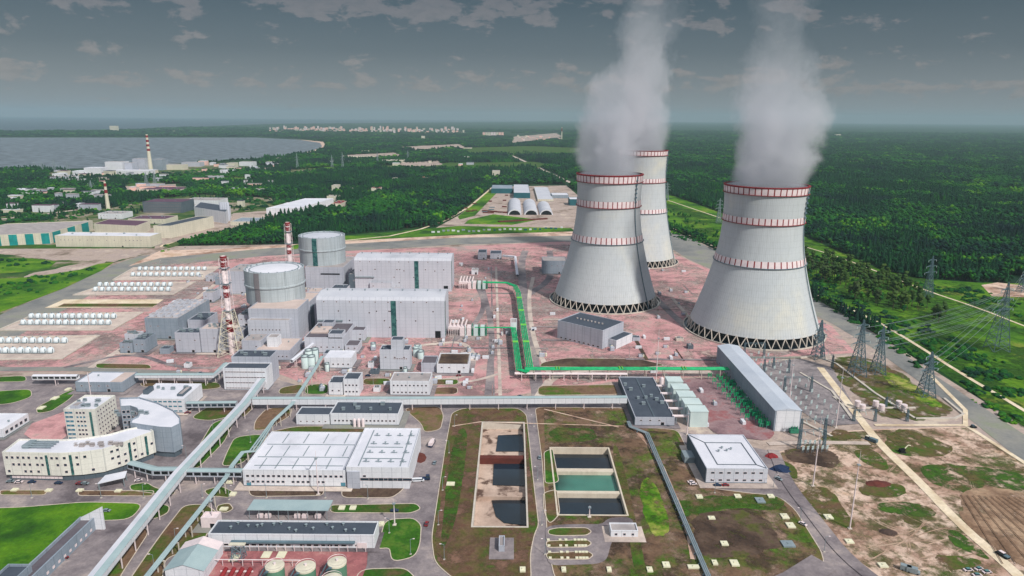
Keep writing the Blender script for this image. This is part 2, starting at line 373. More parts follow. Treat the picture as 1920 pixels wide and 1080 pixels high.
SITE = [(-1500, 660), (-20, 600), (210, 485), (300, 462), (560, 458), (840, 437), (1080, 428), (1250, 430), (1300, 448), (1520, 556), (1640, 625), (1920, 800), (2400, 1100), (2400, 1400), (-1500, 1400)]
sheet('site_ground', SITE, .05, g_site, holes=HOL)
sheet('pink_paving', [(-300, 700), (60, 600), (250, 494), (300, 484), (870, 462), (1060, 452), (1250, 470), (1330, 505), (1560, 612), (1604, 662), (1480, 668), (1345, 705), (1160, 715), (960, 742), (630, 742), (520, 700), (330, 705), (240, 696)], .12, g_pink)
low_poly = [(-1500, 720), (-20, 708), (150, 702), (420, 705), (520, 712), (630, 742), (1000, 745), (1180, 745), (1190, 800), (1290, 812), (1440, 845), (1480, 905), (1600, 1050), (1700, 1100), (1900, 1400), (-1500, 1400)]
sheet('service_yard', low_poly, .10, g_asph, holes=HOL)
# roads
sheet('perimeter_road', [(-300, 740), (-20, 596), (120, 541), (210, 498), (262, 480), (500, 464), (850, 444), (1060, 440), (1250, 448), (1300, 462), (1300, 478), (1250, 462), (1060, 453), (850, 459), (500, 480), (285, 500), (235, 516), (0, 650), (-20, 664), (-300, 820)], .2, g_road)
sheet('road', [(1252, 432), (1300, 450), (1520, 556), (1600, 600), (1720, 682), (1920, 815), (2300, 1060), (2300, 1120), (1920, 868), (1800, 772), (1640, 655), (1560, 607), (1500, 578), (1290, 486), (1252, 462)], .2, g_road)
strip('road', [(-60, 693), (160, 692), (260, 697), (420, 704)], 11, .2, g_road)
strip('road', [(-60, 812), (60, 760), (140, 715), (185, 700)], 13, .22, g_asph)
strip('road', [(0, 815), (70, 795), (120, 768), (180, 735)], 8, .2, g_asph)
for pts, wd, m_ in [([(985, 470), (975, 500), (1003, 700), (1010, 745)], 11, g_asph), ([(905, 540), (925, 620), (915, 742)], 6, g_asph), ([(930, 500), (938, 742)], 3, g_conc), ([(921, 500), (926, 742)], 1.5, g_asph),
                    ([(790, 648), (860, 640), (885, 655), (888, 690), (858, 712), (770, 715), (690, 716)], 6, g_conc), ([(850, 640), (900, 600), (910, 560), (880, 520)], 6, g_asph),
                    ([(420, 520), (370, 560), (300, 610), (235, 650), (170, 690)], 6, g_conc), ([(120, 690), (250, 660), (330, 690), (405, 690)], 5, g_asph),
                    ([(640, 716), (760, 722), (880, 718), (940, 700)], 4, g_conc), ([(1030, 700), (1000, 640), (990, 560), (1000, 520)], 5, g_conc), ([(1010, 745), (1040, 700), (1150, 690), (1340, 700)], 8, g_conc),
                    ([(980, 560), (1040, 520), (1030, 470)], 10, g_asph), ([(1230, 560), (1260, 590), (1300, 625)], 9, g_asph)]:
    strip('road', pts, wd, .24 + .01 * (len(pts) % 5), m_, sm=2)
strip('service_path', [(1245, 700), (1345, 812)], 5, .3, g_conc)
# far roads and tracks
for pts, wd, zz in [([(1140, 378), (1075, 345), (1010, 315), (960, 292)], 14, 1), ([(0, 412), (120, 398), (200, 385), (270, 372), (340, 362)], 12, 1), ([(-20, 470), (150, 466), (290, 468)], 5, .3), ([(285, 468), (350, 445), (420, 420), (500, 410)], 7, .35),
                    ([(640, 452), (760, 440), (860, 405), (925, 350)], 6, .5), ([(1505, 462), (1560, 478), (1620, 500), (1735, 545), (1840, 580), (1920, 612), (2100, 680)], 3.2, .5),
                    ([(1250, 424), (1300, 444), (1520, 549), (1640, 600), (1720, 648), (1800, 700), (1920, 770), (2100, 880)], 4, .5), ([(1250, 375), (1300, 392), (1360, 412)], 4, .5)]:
    strip('track', pts, wd, zz, g_track if wd < 12 else g_conc, sm=1)
# ------------------------------------------------------------------ mid-distance land
meadow = [(1246, 362), (1300, 380), (1360, 402), (1500, 440), (1560, 466), (1650, 505), (1720, 522), (1830, 530), (1920, 532), (2300, 560), (2300, 1050), (1920, 800), (1720, 668), (1640, 612), (1520, 545), (1300, 440), (1246, 420)]
sheet('meadow', meadow, .3, g_bright)
sheet('clearing', [(1840, 535), (1870, 530), (1990, 545), (1990, 560), (1860, 556)], .4, g_sand)
YARD = [(800, 437), (862, 403), (925, 350), (1062, 348), (1090, 372), (1090, 432), (1070, 432), (860, 440)]
sheet('storage_yard', YARD, .3, g_site)
sheet('grass_verge', [(858, 407), (923, 353), (940, 353), (890, 405), (862, 412)], .42, g_bright)
sheet('grass_verge', [(540, 462), (650, 442), (790, 430), (860, 424), (1070, 428), (1080, 434), (860, 441), (640, 452), (540, 470)], .42, g_bright)
sheet('grass_verge', [(880, 412), (925, 402), (1010, 412), (960, 422), (870, 420)], .44, g_bright)
sheet('dirt_strip', [(430, 466), (650, 452), (860, 441), (1075, 433), (1075, 442), (850, 446), (500, 466), (300, 484), (240, 500), (300, 470)], .18, g_sand)
LEFT = [(-1500, 520), (-400, 500), (-20, 400), (200, 392), (300, 372), (380, 365), (520, 372), (640, 378), (660, 395), (560, 405), (410, 440), (300, 470), (215, 492), (-20, 600), (-1500, 1000)]
g_mix = gmat('weedy_ground', [(36, 74, 32), (52, 88, 36), (84, 100, 52), (140, 130, 112), (166, 152, 138)], .013, .45)
sheet('industrial_ground', LEFT, .25, g_mix)
for pts_ in ([(-60, 462), (300, 460), (300, 468), (215, 492), (100, 488), (-60, 470)], [(120, 500), (214, 484), (190, 496), (110, 520), (40, 524), (60, 512), (105, 505)], [(170, 430), (290, 428), (420, 408), (440, 425), (400, 440), (290, 462), (180, 455)], [(430, 400), (560, 392), (640, 380), (650, 392), (560, 412), (430, 430)]):
    sheet('dirt_yard', ragged(P2(pts_), .05), .36, g_site, world=True)
sheet('grass_field', [(-600, 560), (-20, 482), (60, 485), (106, 491), (92, 503), (40, 511), (-20, 514), (-600, 640)], .4, g_bright)
sheet('grass_field', [(-600, 700), (-20, 524), (60, 520), (150, 506), (185, 495), (214, 492), (190, 508), (120, 541), (-20, 594), (-600, 860)], .4, g_bright)

sheet('grass_field', [(-20, 458), (290, 462), (290, 466), (-20, 467)], .42, g_green)
for pts, m_ in [([(530, 322), (620, 313), (640, 320), (560, 327)], g_bright), ([(700, 312), (840, 306), (1000, 304), (1060, 312), (940, 318), (720, 318)], g_green), ([(860, 278), (1000, 274), (1090, 278), (1090, 288), (980, 292), (880, 290)], g_green),
                ([(750, 276), (860, 270), (875, 278), (780, 284)], g_site), ([(640, 292), (740, 286), (760, 296), (660, 300)], g_site), ([(740, 306), (820, 302), (830, 310), (760, 314)], g_site),
                ([(-20, 330), (120, 322), (260, 318), (420, 308), (470, 312), (420, 322), (240, 340), (80, 345), (-20, 348)], g_mix), ([(420, 322), (560, 312), (600, 320), (520, 330), (430, 335)], g_mix),
                ([(220, 350), (330, 346), (345, 358), (250, 368)], g_site), ([(1650, 300), (1750, 302), (1800, 306), (1700, 308)], g_green), ([(1590, 303), (1640, 303), (1640, 306), (1590, 306)], g_bright), ([(900, 262), (1040, 250), (1060, 256), (960, 268)], g_site), ([(240, 341), (300, 341), (310, 347), (240, 350)], g_green), ([(380, 333), (470, 334), (470, 341), (390, 343)], g_bright)]:
    sheet('clearing', ragged(P2(pts), .12, 40), 1.4, m_, world=True)
# ------------------------------------------------------------------ kerbed islands
def island(pts, m_, z=.24, holes=(), kerb=True, k=2, name='grass_island'):
    q = smooth_poly(P2(pts), k) if k else P2(pts)
    if not kerb and 'gravel' not in name: q = ragged(smooth_poly(P2(pts), 2)); m_ = rough_of(m_)
    sheet(name, q, z, m_, world=True, holes=holes); z += ZC[0] * .0011
    if kerb:
        mb = MB(); ribbon(mb, q + [q[0]], .5, z + .1, .15); o = mb.build('kerb', g_kerb); tag(o, kind='structure')
island([(847, 775), (868, 766), (972, 766), (987, 778), (1000, 900), (1010, 985), (1002, 1003), (994, 1040), (996, 1085), (985, 1105), (880, 1105), (845, 1082), (815, 1055), (809, 1010), (835, 840)], g_browng, holes=[HOL[0]], k=1)
island([(1003, 764), (1176, 766), (1190, 802), (1270, 806), (1325, 915), (1400, 925), (1458, 930), (1490, 955), (1540, 1035), (1546, 1060), (1510, 1080), (1440, 1110), (1070, 1110), (1040, 1085), (1028, 1030), (1016, 860)], g_brown, holes=[HOL[1]], k=1)
island([(1270, 935), (1450, 925), (1470, 945), (1450, 960), (1370, 950), (1290, 975), (1262, 960)], g_green, z=.3, kerb=False, name='grass')
island([(1020, 848), (1036, 842), (1048, 905), (1022, 908)], g_green, z=.3, k=1)
island([(1018, 925), (1044, 918), (1050, 965), (1030, 985), (1020, 960)], g_browng, z=.3, k=1)
island([(1145, 842), (1160, 838), (1200, 1010), (1215, 1090), (1190, 1095), (1175, 960)], g_browng, z=.3, kerb=False, name='grass')
island([(1030, 803), (1115, 803), (1118, 828), (1050, 832), (1028, 822)], g_green, z=.3, kerb=False, name='grass')
island([(1195, 905), (1225, 895), (1260, 990), (1250, 1010), (1215, 1000)], g_bright, z=.3, kerb=False, name='grass')
island([(1290, 985), (1330, 955), (1430, 960), (1455, 1010), (1470, 1035), (1330, 1050), (1300, 1030)], g_dark, z=.32, kerb=False, name='bare_soil')
island([(850, 820), (878, 800), (868, 900), (850, 1000), (820, 1060), (830, 960)], g_green, z=.3, kerb=False, name='grass')
# parking bays beside the ponds
sheet('parking_area', smooth_poly(P2([(1022, 988), (1060, 984), (1128, 984), (1142, 972), (1185, 970), (1192, 1005), (1148, 1012), (1136, 1058), (1028, 1062), (1024, 1030)]), 1), .34, g_asph, world=True)
for a in ([(1028, 995), (1045, 991), (1100, 991), (1110, 998), (1100, 1005), (1045, 1006), (1028, 1003)], [(1024, 1016), (1100, 1013), (1110, 1020), (1100, 1027), (1025, 1028)], [(1024, 1038), (1102, 1035), (1113, 1042), (1104, 1050), (1026, 1050)]):
    island(a, g_browng, z=.4, k=1)
# islands left of the pond road
for pts, m_ in [([(500, 766), (548, 764), (545, 780), (500, 806), (476, 808), (478, 790)], g_brown), ([(555, 800), (690, 800), (690, 812), (500, 812)], g_browng), ([(756, 766), (824, 762), (832, 780), (826, 806), (796, 812), (790, 795)], g_brown),
                ([(440, 820), (486, 815), (500, 822), (455, 870), (415, 876), (425, 850)], g_green), ([(400, 792), (445, 780), (420, 830), (370, 880), (352, 872)], g_green), ([(356, 785), (395, 760), (440, 765), (436, 780), (395, 790)], g_browng), ([(448, 765), (480, 760), (455, 785)], g_browng),
                ([(465, 915), (608, 915), (606, 930), (470, 932)], g_dark), ([(642, 914), (760, 912), (752, 922), (735, 934), (640, 934)], g_dark), ([(618, 948), (780, 945), (790, 955), (770, 963), (620, 962)], g_green),
                ([(722, 975), (775, 972), (790, 985), (788, 1020), (778, 1045), (735, 1055), (730, 1028), (708, 1030)], g_green), ([(672, 1068), (760, 1066), (780, 1085), (790, 1120), (660, 1120)], g_green),
                ([(0, 920), (90, 920), (84, 929), (0, 929)], g_brown), ([(148, 921), (290, 921), (285, 931), (146, 930)], g_brown), ([(243, 910), (275, 905), (290, 915), (330, 925), (318, 930), (245, 920)], g_green),
                ([(-60, 955), (40, 952), (160, 942), (270, 945), (245, 975), (170, 978), (120, 1000), (20, 1090), (-60, 1100)], g_bright), ([(300, 945), (318, 950), (316, 962), (292, 974), (268, 972)], g_green), ([(250, 992), (277, 992), (276, 1004), (225, 1082), (212, 1120), (150, 1120), (185, 1075)], g_brown),
                ([(345, 948), (385, 946), (408, 962), (400, 985), (386, 1005), (378, 1030), (310, 1045), (300, 1120), (222, 1120), (262, 1060), (302, 1003)], g_browng), ([(382, 920), (415, 912), (440, 925), (430, 934), (390, 930)], g_browng), ([(408, 948), (430, 944), (438, 955), (425, 962), (405, 960)], g_green),
                ([(-60, 738), (58, 730), (60, 745), (20, 758), (-60, 762)], g_bright), ([(-60, 710), (48, 705), (50, 716), (-60, 718)], g_green), ([(68, 765), (125, 735), (150, 728), (130, 750), (96, 772), (70, 776)], g_green),
                ([(180, 682), (280, 684), (285, 692), (180, 691)], g_browng), ([(268, 712), (410, 718), (415, 728), (375, 732), (262, 725)], g_browng), ([(525, 728), (568, 720), (565, 738), (522, 740)], g_browng), ([(575, 722), (615, 720), (615, 740), (570, 740)], g_green),
                ([(682, 710), (732, 710), (730, 722), (680, 722)], g_browng), ([(808, 712), (860, 712), (858, 722), (808, 722)], g_browng), ([(810, 728), (858, 726), (858, 740), (808, 740)], g_brown), ([(1018, 680), (1060, 672), (1200, 674), (1250, 686), (1200, 690), (1010, 688)], g_dark), ([(1010, 724), (1160, 722), (1165, 740), (1008, 742)], g_brown)]:
    island(pts, m_, k=1)
sheet('pink_court', [(45, 815), (60, 795), (122, 772), (128, 826), (62, 826)], .3, g_pink)
sheet('red_paving', [(380, 1030), (690, 1026), (688, 1060), (670, 1110), (360, 1110)], .3, g_red)
sheet('car_park', [(175, 978), (262, 975), (225, 1020), (150, 1110), (60, 1110)], .28, g_asph)
# right-hand building plot
sheet('sandy_plot', [(1450, 850), (1500, 838), (1560, 810), (1650, 805), (1820, 800), (1920, 866), (2300, 1110), (2300, 1300), (1700, 1115), (1600, 1052), (1560, 1010), (1482, 910)], .16, g_sand, holes=())
island([(1550, 672), (1620, 668), (1690, 700), (1800, 780), (1700, 790), (1640, 780), (1555, 690)], g_browng, z=.3, kerb=False, name='rough_grass', k=1)
island([(1640, 690), (1690, 706), (1770, 760), (1745, 765), (1670, 725)], g_bright, z=.34, kerb=False, name='rough_grass')
island([(1395, 690), (1500, 672), (1560, 690), (1620, 795), (1545, 800), (1500, 770), (1440, 710)], gmat('switchyard_gravel', [(112, 106, 108), (138, 130, 132), (156, 146, 146)], .05), z=.28, kerb=False, name='switchyard_gravel', k=1)
island([(1250, 712), (1340, 708), (1455, 812), (1440, 828), (1340, 815), (1240, 700)], gmat('dark_gravel', [(112, 92, 96), (136, 108, 112), (154, 128, 130), (150, 98, 100)], .03), z=.27, kerb=False, name='switchyard_gravel', k=1)
for pts, m_ in [([(1570, 800), (1612, 822), (1612, 826), (1545, 826)], g_browng), ([(1690, 800), (1770, 830), (1790, 850), (1740, 862), (1660, 845), (1650, 830)], g_browng), ([(1710, 872), (1780, 872), (1890, 880), (1930, 900), (1930, 930), (1820, 930), (1740, 905)], g_green),
                ([(1605, 912), (1680, 905), (1700, 920), (1690, 935), (1610, 932)], g_browng), ([(1640, 945), (1700, 940), (1760, 958), (1760, 972), (1660, 965)], g_green), ([(1775, 990), (1800, 1000), (1850, 1040), (1850, 1052), (1780, 1020)], g_green), ([(1745, 1040), (1820, 1045), (1850, 1060), (1770, 1075)], g_browng),
                ([(1490, 920), (1545, 905), (1600, 975), (1605, 990), (1570, 985), (1510, 955)], g_browng), ([(1478, 838), (1545, 840), (1580, 860), (1570, 880), (1500, 870), (1470, 860)], g_dark), ([(1600, 845), (1640, 840), (1672, 880), (1662, 885), (1610, 865)], g_browng), ([(1450, 860), (1490, 870), (1500, 905), (1470, 890)], g_browng),
                ([(1690, 970), (1710, 965), (1735, 985), (1700, 985)], g_browng)]:
    island(pts, m_, z=.3, kerb=False, name='rough_grass')
m_plough = gmat('ploughed_soil', [(124, 98, 78), (150, 122, 100), (178, 150, 124)], .04, .5, holes=.42)
m_furrow = gmat('furrow_soil', [(96, 74, 58), (116, 92, 74)], .05)
sheet('ploughed_field', ragged(P2([(1800, 925), (1850, 915), (1960, 930), (2200, 1060), (2100, 1120), (1950, 1090), (1830, 1000), (1795, 960)]), .06), .3, m_plough, world=True)
mb = MB()
for i in range(15):
    a = G(1802 + i * 11, 930 + i * .5); b = G(1880 + i * 26, 1060); ribbon(mb, [a, b], .5, .95)
tag(mb.build('plough_furrow', m_furrow), kind='structure')
strip('road', [(1538, 690), (1600, 770), (1650, 835), (1720, 900), (1800, 985), (1870, 1045), (1920, 1090), (2000, 1180)], 6.2, .36, g_track, sm=2)
strip('road', [(1440, 833), (1520, 830), (1630, 832)], 5, .35, g_conc, sm=1)
strip('road', [(1450, 845), (1475, 905), (1530, 975), (1590, 1052), (1700, 1130)], 7.5, .38, g_asph, sm=2)
strip('road', [(1545, 1055), (1490, 1090), (1400, 1130)], 14, .37, g_asph)
strip('path', [(1640, 798), (1810, 798)], 3, .34, g_track); strip('path', [(1740, 700), (1810, 770), (1810, 798), (1920, 868), (2050, 960)], 3.5, .35, g_track)
strip('dirt_path', [(1190, 805), (1230, 850), (1290, 990), (1300, 1050)], 3, .33, g_sand, sm=1)
strip('dirt_path', [(848, 800), (900, 792), (1000, 795), (1170, 800)], 1.2, .33, g_sand); strip('dirt_path', [(1020, 768), (1160, 802)], 1.2, .34, g_sand)
# cable troughs: low concrete channels
TR = 0
for pts in ([(1568, 683), (1640, 738), (1716, 786)], [(1500, 700), (1560, 735), (1600, 790)], [(1562, 745), (1590, 766), (1716, 766)], [(1716, 786), (1790, 786), (1806, 778), (1770, 748)], [(1500, 672), (1530, 668), (1568, 683)], [(1440, 735), (1500, 790), (1560, 820)]):
    q = P2(pts); mb = MB(); ribbon(mb, q, 2.0, 1.1, 1.0); o = mb.build('cable_trough', MATS['pale_concrete'])
    tag(o, ['pale concrete cable trough along the far edge of the switchyard', 'pale concrete cable trough beside the gravel of the switchyard', 'pale concrete cable trough leading to the round white reactors', 'pale concrete cable trough closing the corner by the white reactors', 'short pale cable trough below the striped right cooling tower', 'thin concrete cable trough beside the long grey hall'][TR], 'cable trough', 'concrete cable troughs of the switchyard'); TR += 1
# ------------------------------------------------------------------ ponds
def pond(r, label, depth, cells, walls, floorm, ring):
    x0, x1, y0, y1 = r; t = thing('settling_pond', label, 'pond', ((x0 + x1) / 2, y0, 0)); d = -depth; e = .01
    mb = MB(); mb.add([(x0, y0, d), (x1, y0, d), (x1, y1, d), (x0, y1, d)], [(0, 1, 2, 3)])
    mb.build('basin_floor', floorm, t)
    mb = MB(); k = 1.0
    for a in ((x0, x0 + k, y0, y1), (x1 - k, x1, y0, y1), (x0 + k, x1 - k, y0, y0 + k), (x0 + k, x1 - k, y1 - k, y1)): mb.box(*a, d, .55)
    mb.build('basin_wall', ring, t)
    for ya, yb_, top, m_ in walls:
        mb = MB(); mb.box(x0 + k, x1 - k, ya, yb_, d, top); mb.build('dividing_wall', m_, t)
    for poly, z, m_ in cells:
        mb = MB(); mb.prism(poly, z - .3, z); mb.build('water', m_, t)
    return t
m_basin = mat('stained_basin', (204, 180, 164), (168, 144, 130), .06, c3=(92, 70, 60), s3=.07, t3=(.48, .60), streak=.3)
def yy(py): return G(940, py)[1]
A = pitA; zA = -4.5
def wp(pts, z): return [G(px, py, z) for px, py in pts]
pond(A, 'long concrete settling pond in three basins, mostly drained, with dark water', 5.0,
     [(wp([(934, 816), (979, 814), (984, 846), (930, 846)], zA), zA, w_dark), (wp([(926, 870), (932, 868), (986, 869), (988, 911), (924, 909)], zA), zA, w_dark), (wp([(922, 938), (990, 936), (992, 985), (945, 980), (930, 968)], zA), zA, w_dark)],
     [(yy(858), yy(852), -.6, MATS['rust_brown']), (yy(925), yy(917), -2.2, m_basin)], m_basin, MATS['pale_concrete'])
B = pitB; zB = -3.2
m_wall = mat('pond_concrete', (216, 204, 186), (200, 186, 168), .1, streak=.3)
def yB(py, z=0): return G(1090, py, z)[1]
x0, x1, y0, y1 = B; g1 = (yB(884), yB(878)); g2 = (yB(925), yB(920))
pond(B, 'concrete pond in three long basins, the middle one filled with green water', 5.0,
     [([(x0 + 1, g1[1]), (x1 - 1, g1[1]), (x1 - 1, y1 - 3), (x0 + 1, y1 - 3)], zB, w_dark), ([(x0 + 1, g2[1]), (x1 - 1, g2[1]), (x1 - 1, g1[0]), (x0 + 1, g1[0])], zB + .6, w_green), ([(x0 + 1, y0 + 1), (x1 - 1, y0 + 1), (x1 - 1, g2[0]), (x0 + 1, g2[0])], zB, w_dark)],
     [(g1[0], g1[1], -.1, m_wall), (g2[0], g2[1], -.1, m_wall)], m_wall, m_wall)
# ------------------------------------------------------------------ cooling towers
m_tower = mat('tower_concrete', (194, 198, 200), (182, 188, 192), .012, streak=.3, fine=.2, c3=(206, 204, 192), s3=.012, t3=(.5, .75), seam=0)
def tower_ribs(m):
    nt = m.node_tree; N = NT.__new__(NT); N.nt = nt
    tcn = N.n('ShaderNodeTexCoord').outputs['Object']; s = N.n('ShaderNodeSeparateXYZ', i_0=tcn).outputs
    a = N.math('ARCTAN2', s[0], s[1]); st = N.math('SINE', N.math('MULTIPLY', a, 150.0)); ring = N.math('LESS_THAN', N.math('FRACT', N.math('DIVIDE', s[2], 6.0)), .06)
    b = [n for n in nt.nodes if n.type == 'BSDF_PRINCIPLED'][0]; src = b.inputs['Base Color'].links[0].from_socket
    f = N.math('ADD', N.math('MULTIPLY', N.math('ADD', st, 1.0), .10), N.math('MULTIPLY', ring, .20))
    c = N.mix(f, src, (.28, .30, .31, 1)); nt.links.new(c, b.inputs['Base Color'])
tower_ribs(m_tower)
def tower_r(z, R0, rt, zt, top, rtop):
    if z < zt: a = math.sqrt((R0 / rt) ** 2 - 1) / zt; return rt * math.sqrt(1 + (a * (zt - z)) ** 2)
    b = math.sqrt(max((rtop / rt) ** 2 - 1, 0)) / (top - zt); return rt * math.sqrt(1 + (b * (z - zt)) ** 2)
def cooling_tower(cpx, cpy_front, hw, ytop, hwtop, bands, label, pipe_ang, legs_n=44):
    fx, fy = G(cpx, cpy_front); R = 60
    for _ in range(20):
        yc = fy + R; sc_ = abs(PR(fx + 1, yc, 8)[0] - PR(fx, yc, 8)[0]); R = hw / sc_
    xc = fx
    for _ in range(8): xc += (cpx - PR(xc, yc, 8)[0]) / sc_
    top = HT(xc, yc - 40, ytop); rt = .975 * hwtop / abs(PR(xc + 1, yc, top)[0] - PR(xc, yc, top)[0]); rtop = rt * 1.035; z0 = 9.5; zt = top * .80
    RR = lambda z: tower_r(z - z0, R - 1.5, rt, zt - z0, top - z0, rtop)
    t = thing('cooling_tower', label, 'cooling tower', (xc, yc, 0)); n = 120
    zs = [z0 + (top - z0) * i / 40 for i in range(41)]
    mb = MB(); mb.lathe(xc, yc, [(RR(z), z) for z in zs] + [(RR(z) - .9, z) for z in zs[::-1]] + [(RR(z0), z0)], n); mb.build('shell', m_tower, t, smooth=False)
    for o in t.children: o.data.polygons.foreach_set('use_smooth', [True] * len(o.data.polygons))
    for bi, (py, ppy) in enumerate(bands):
        zb = HT(xc, yc - 42, py); zt_ = HT(xc, yc - 42, ppy); q = MB(); NB = 44
        for i in range(NB):
            a0 = 2 * PI * i / NB; a1 = 2 * PI * (i + .8) / NB; a2 = 2 * PI * (i + 1) / NB; e = .5
            q.lathe(xc, yc, [(RR(zb) + e, zb), (RR(zt_) + e, zt_)], 3, 0, a0, a1); q.lathe(xc, yc, [(RR(zb) + e, zb), (RR(zt_) + e, zt_)], 1, 1, a1, a2)
        q.lathe(xc, yc, [(RR(zb) + .3, zb - .7), (RR(zb) + 1.5, zb - .5), (RR(zb) + 1.5, zb), (RR(zb) + .3, zb)], n, 1 if bi != 2 else 2)
        if bi == 0: q.lathe(xc, yc, [(RR(top) + .3, zt_), (RR(top) + 1.0, zt_ + .9), (RR(top) + 1.0, top + .5), (RR(top) - 1.2, top + .8), (RR(top) - 1.2, top - .4)], n, 1)
        q.build('painted_band', [MATS['white_paint'], MATS['red_paint'], MATS['dark_steel']], t)
    Rb = RR(z0) + 3.2
    for i in range(legs_n):
        a = 2 * PI * i / legs_n; d = PI / legs_n; q = MB(); tp = (xc + (RR(z0) - .4) * math.cos(a), yc + (RR(z0) - .4) * math.sin(a), z0 + .6)
        for s in (-1, 1): q.tube(tp, (xc + Rb * math.cos(a + s * d * .96), yc + Rb * math.sin(a + s * d * .96), .2), .55, 5)
        q.build('leg', MATS['pale_concrete'], t)
    q = MB(); q.lathe(xc, yc, [(Rb + 4, .25), (Rb + 4, 1.6), (Rb + 3, 1.6), (Rb + 3, .3)], 90); q.build('basin_wall', MATS['pale_concrete'], t)
    q = MB(); q.lathe(xc, yc, [(RR(z0) - 4, .4), (RR(z0) - 4, z0 + 3), (.1, z0 + 3)], 60); q.build('fill_pack', MATS['dark_opening'], t)
    q = MB(); q.lathe(xc, yc, [(.1, .3), (Rb + 3, .3)], 60); q.build('basin_water', w_dark, t)
    q = MB(); pa = math.radians(pipe_ang); pts = [(xc + (RR(z) + 1.0) * math.cos(pa), yc + (RR(z) + 1.0) * math.sin(pa), z) for z in [1] + zs]
    q.path(pts, .5, 5)
    for z in [zs[-1] - 6 - k * 5 for k in range(6)]: q.box(*(xc + (RR(z) + 1.3) * math.cos(pa) + d_ for d_ in (-1, 1)), *(yc + (RR(z) + 1.3) * math.sin(pa) + d_ for d_ in (-1, 1)), z, z + 1.6)
    q.build('ladder', MATS['dark_steel'], t)
    return xc, yc, top, rtop, R
T3 = cooling_tower(1412, 655, 117, 354, 75, [(368, 356), (424, 412), (503, 491)], 'nearest cooling tower, right of the other two, above the long grey hall', -38)
T1 = cooling_tower(1134, 588, 95, 331, 61, [(345, 333), (392, 380), (459, 447)], 'left cooling tower standing behind the dark roofed pump house', -45)
T2 = cooling_tower(1196, 503, 68, 284, 45, [(292.5, 285), (344, 336.5), (401.5, 394)], 'farthest cooling tower, partly hidden behind the left one', -25)
# steam: a volume whose density follows each plume's own axis and width
def steam(T, label, prof, top_z, seed, dens=.045):
    xc, yc, top, rt, R = T; hh = top_z - top
    m = bpy.data.materials.new('steam'); m.use_nodes = True; N = NT(m.node_tree)
    ob = N.n('ShaderNodeTexCoord').outputs['Object']; s = N.n('ShaderNodeSeparateXYZ', i_0=ob).outputs
    h = N.math('DIVIDE', s[2], hh)
    def curve(vals):   # piecewise ramp of h -> value (0..1 scaled)
        r_ = N.ramp(h, [(p, (v, v, v)) for p, v in vals], 'EASE'); return r_
    nz = N.noise(N.vmath('ADD', ob, (seed * 100, 0, 0)), .011, 6, .62, .3)
    nb = N.noise(N.vmath('ADD', N.vmath('MULTIPLY', ob, (1, 1, .8)), (seed * 57, 0, 0)), .04, 7, .7)
    cx = N.math('MULTIPLY', N.math('SUBTRACT', curve([(p, a / 200 + .5) for p, a, r_ in prof]), .5), 200)
    rr = N.math('MULTIPLY', curve([(p, r_ / 200) for p, a, r_ in prof]), 200)
    dx = N.math('SUBTRACT', s[0], cx); d = N.math('SQRT', N.math('ADD', N.math('MULTIPLY', dx, dx), N.math('MULTIPLY', s[1], s[1])))
    q = N.math('DIVIDE', d, rr)
    wob = N.math('MULTIPLY', N.math('SUBTRACT', nz, .5), N.ramp(h, [(0, (.12,) * 3), (.12, (.7,) * 3), (1, (1,) * 3)]))
    wob2 = N.math('MULTIPLY', N.math('SUBTRACT', nb, .5), N.ramp(h, [(0, (.1,) * 3), (.12, (.5,) * 3), (1, (.9,) * 3)]))
    e = N.math('ADD', N.math('SUBTRACT', 1.0, q), N.math('ADD', N.math('MULTIPLY', wob, 2.1), N.math('MULTIPLY', wob2, 3.0)))
    de = N.rng(e, .05, .34); fade = N.ramp(h, [(0, (1, 1, 1)), (.2, (.75,) * 3), (.38, (.38,) * 3), (.6, (.16,) * 3), (.8, (.08,) * 3), (1, (.05,) * 3)])
    den = N.math('MULTIPLY', N.math('MULTIPLY', de, fade), dens)
    v = N.n('ShaderNodeVolumePrincipled', i_Density=den); v.inputs['Color'].default_value = (.83, .835, .88, 1); v.inputs['Anisotropy'].default_value = .0
    o = N.n('ShaderNodeOutputMaterial'); m.node_tree.links.new(v.outputs[0], o.inputs['Volume'])
    try: m.cycles.volume_step_rate = .35
    except Exception: pass
    mb = MB(); pr = []
    for i in range(25):
        p = i / 24; a = np.interp(p, [x[0] for x in prof], [x[1] for x in prof]); r_ = np.interp(p, [x[0] for x in prof], [x[2] for x in prof])
        pr.append((a, r_ * (1.0 + .75 * min(1, p * 6)) if p > 0 else r_ - 1.3, top - 1 + p * (hh + 1)))
    nn = 28; vs = [(xc + a + r_ * math.cos(2 * PI * k / nn), yc + r_ * math.sin(2 * PI * k / nn), z) for a, r_, z in pr for k in range(nn)]
    fs = [(j * nn + k, j * nn + (k + 1) % nn, (j + 1) * nn + (k + 1) % nn, (j + 1) * nn + k) for j in range(24) for k in range(nn)] + [tuple(range(nn))[::-1], tuple(range(24 * nn, 25 * nn))]
    mb.add(vs, fs); ob_ = mb.build('steam_plume', m, org=Vector((xc, yc, top))); tag(ob_, label, 'steam', 'steam plumes over the cooling towers', 'stuff')
STEAM = True
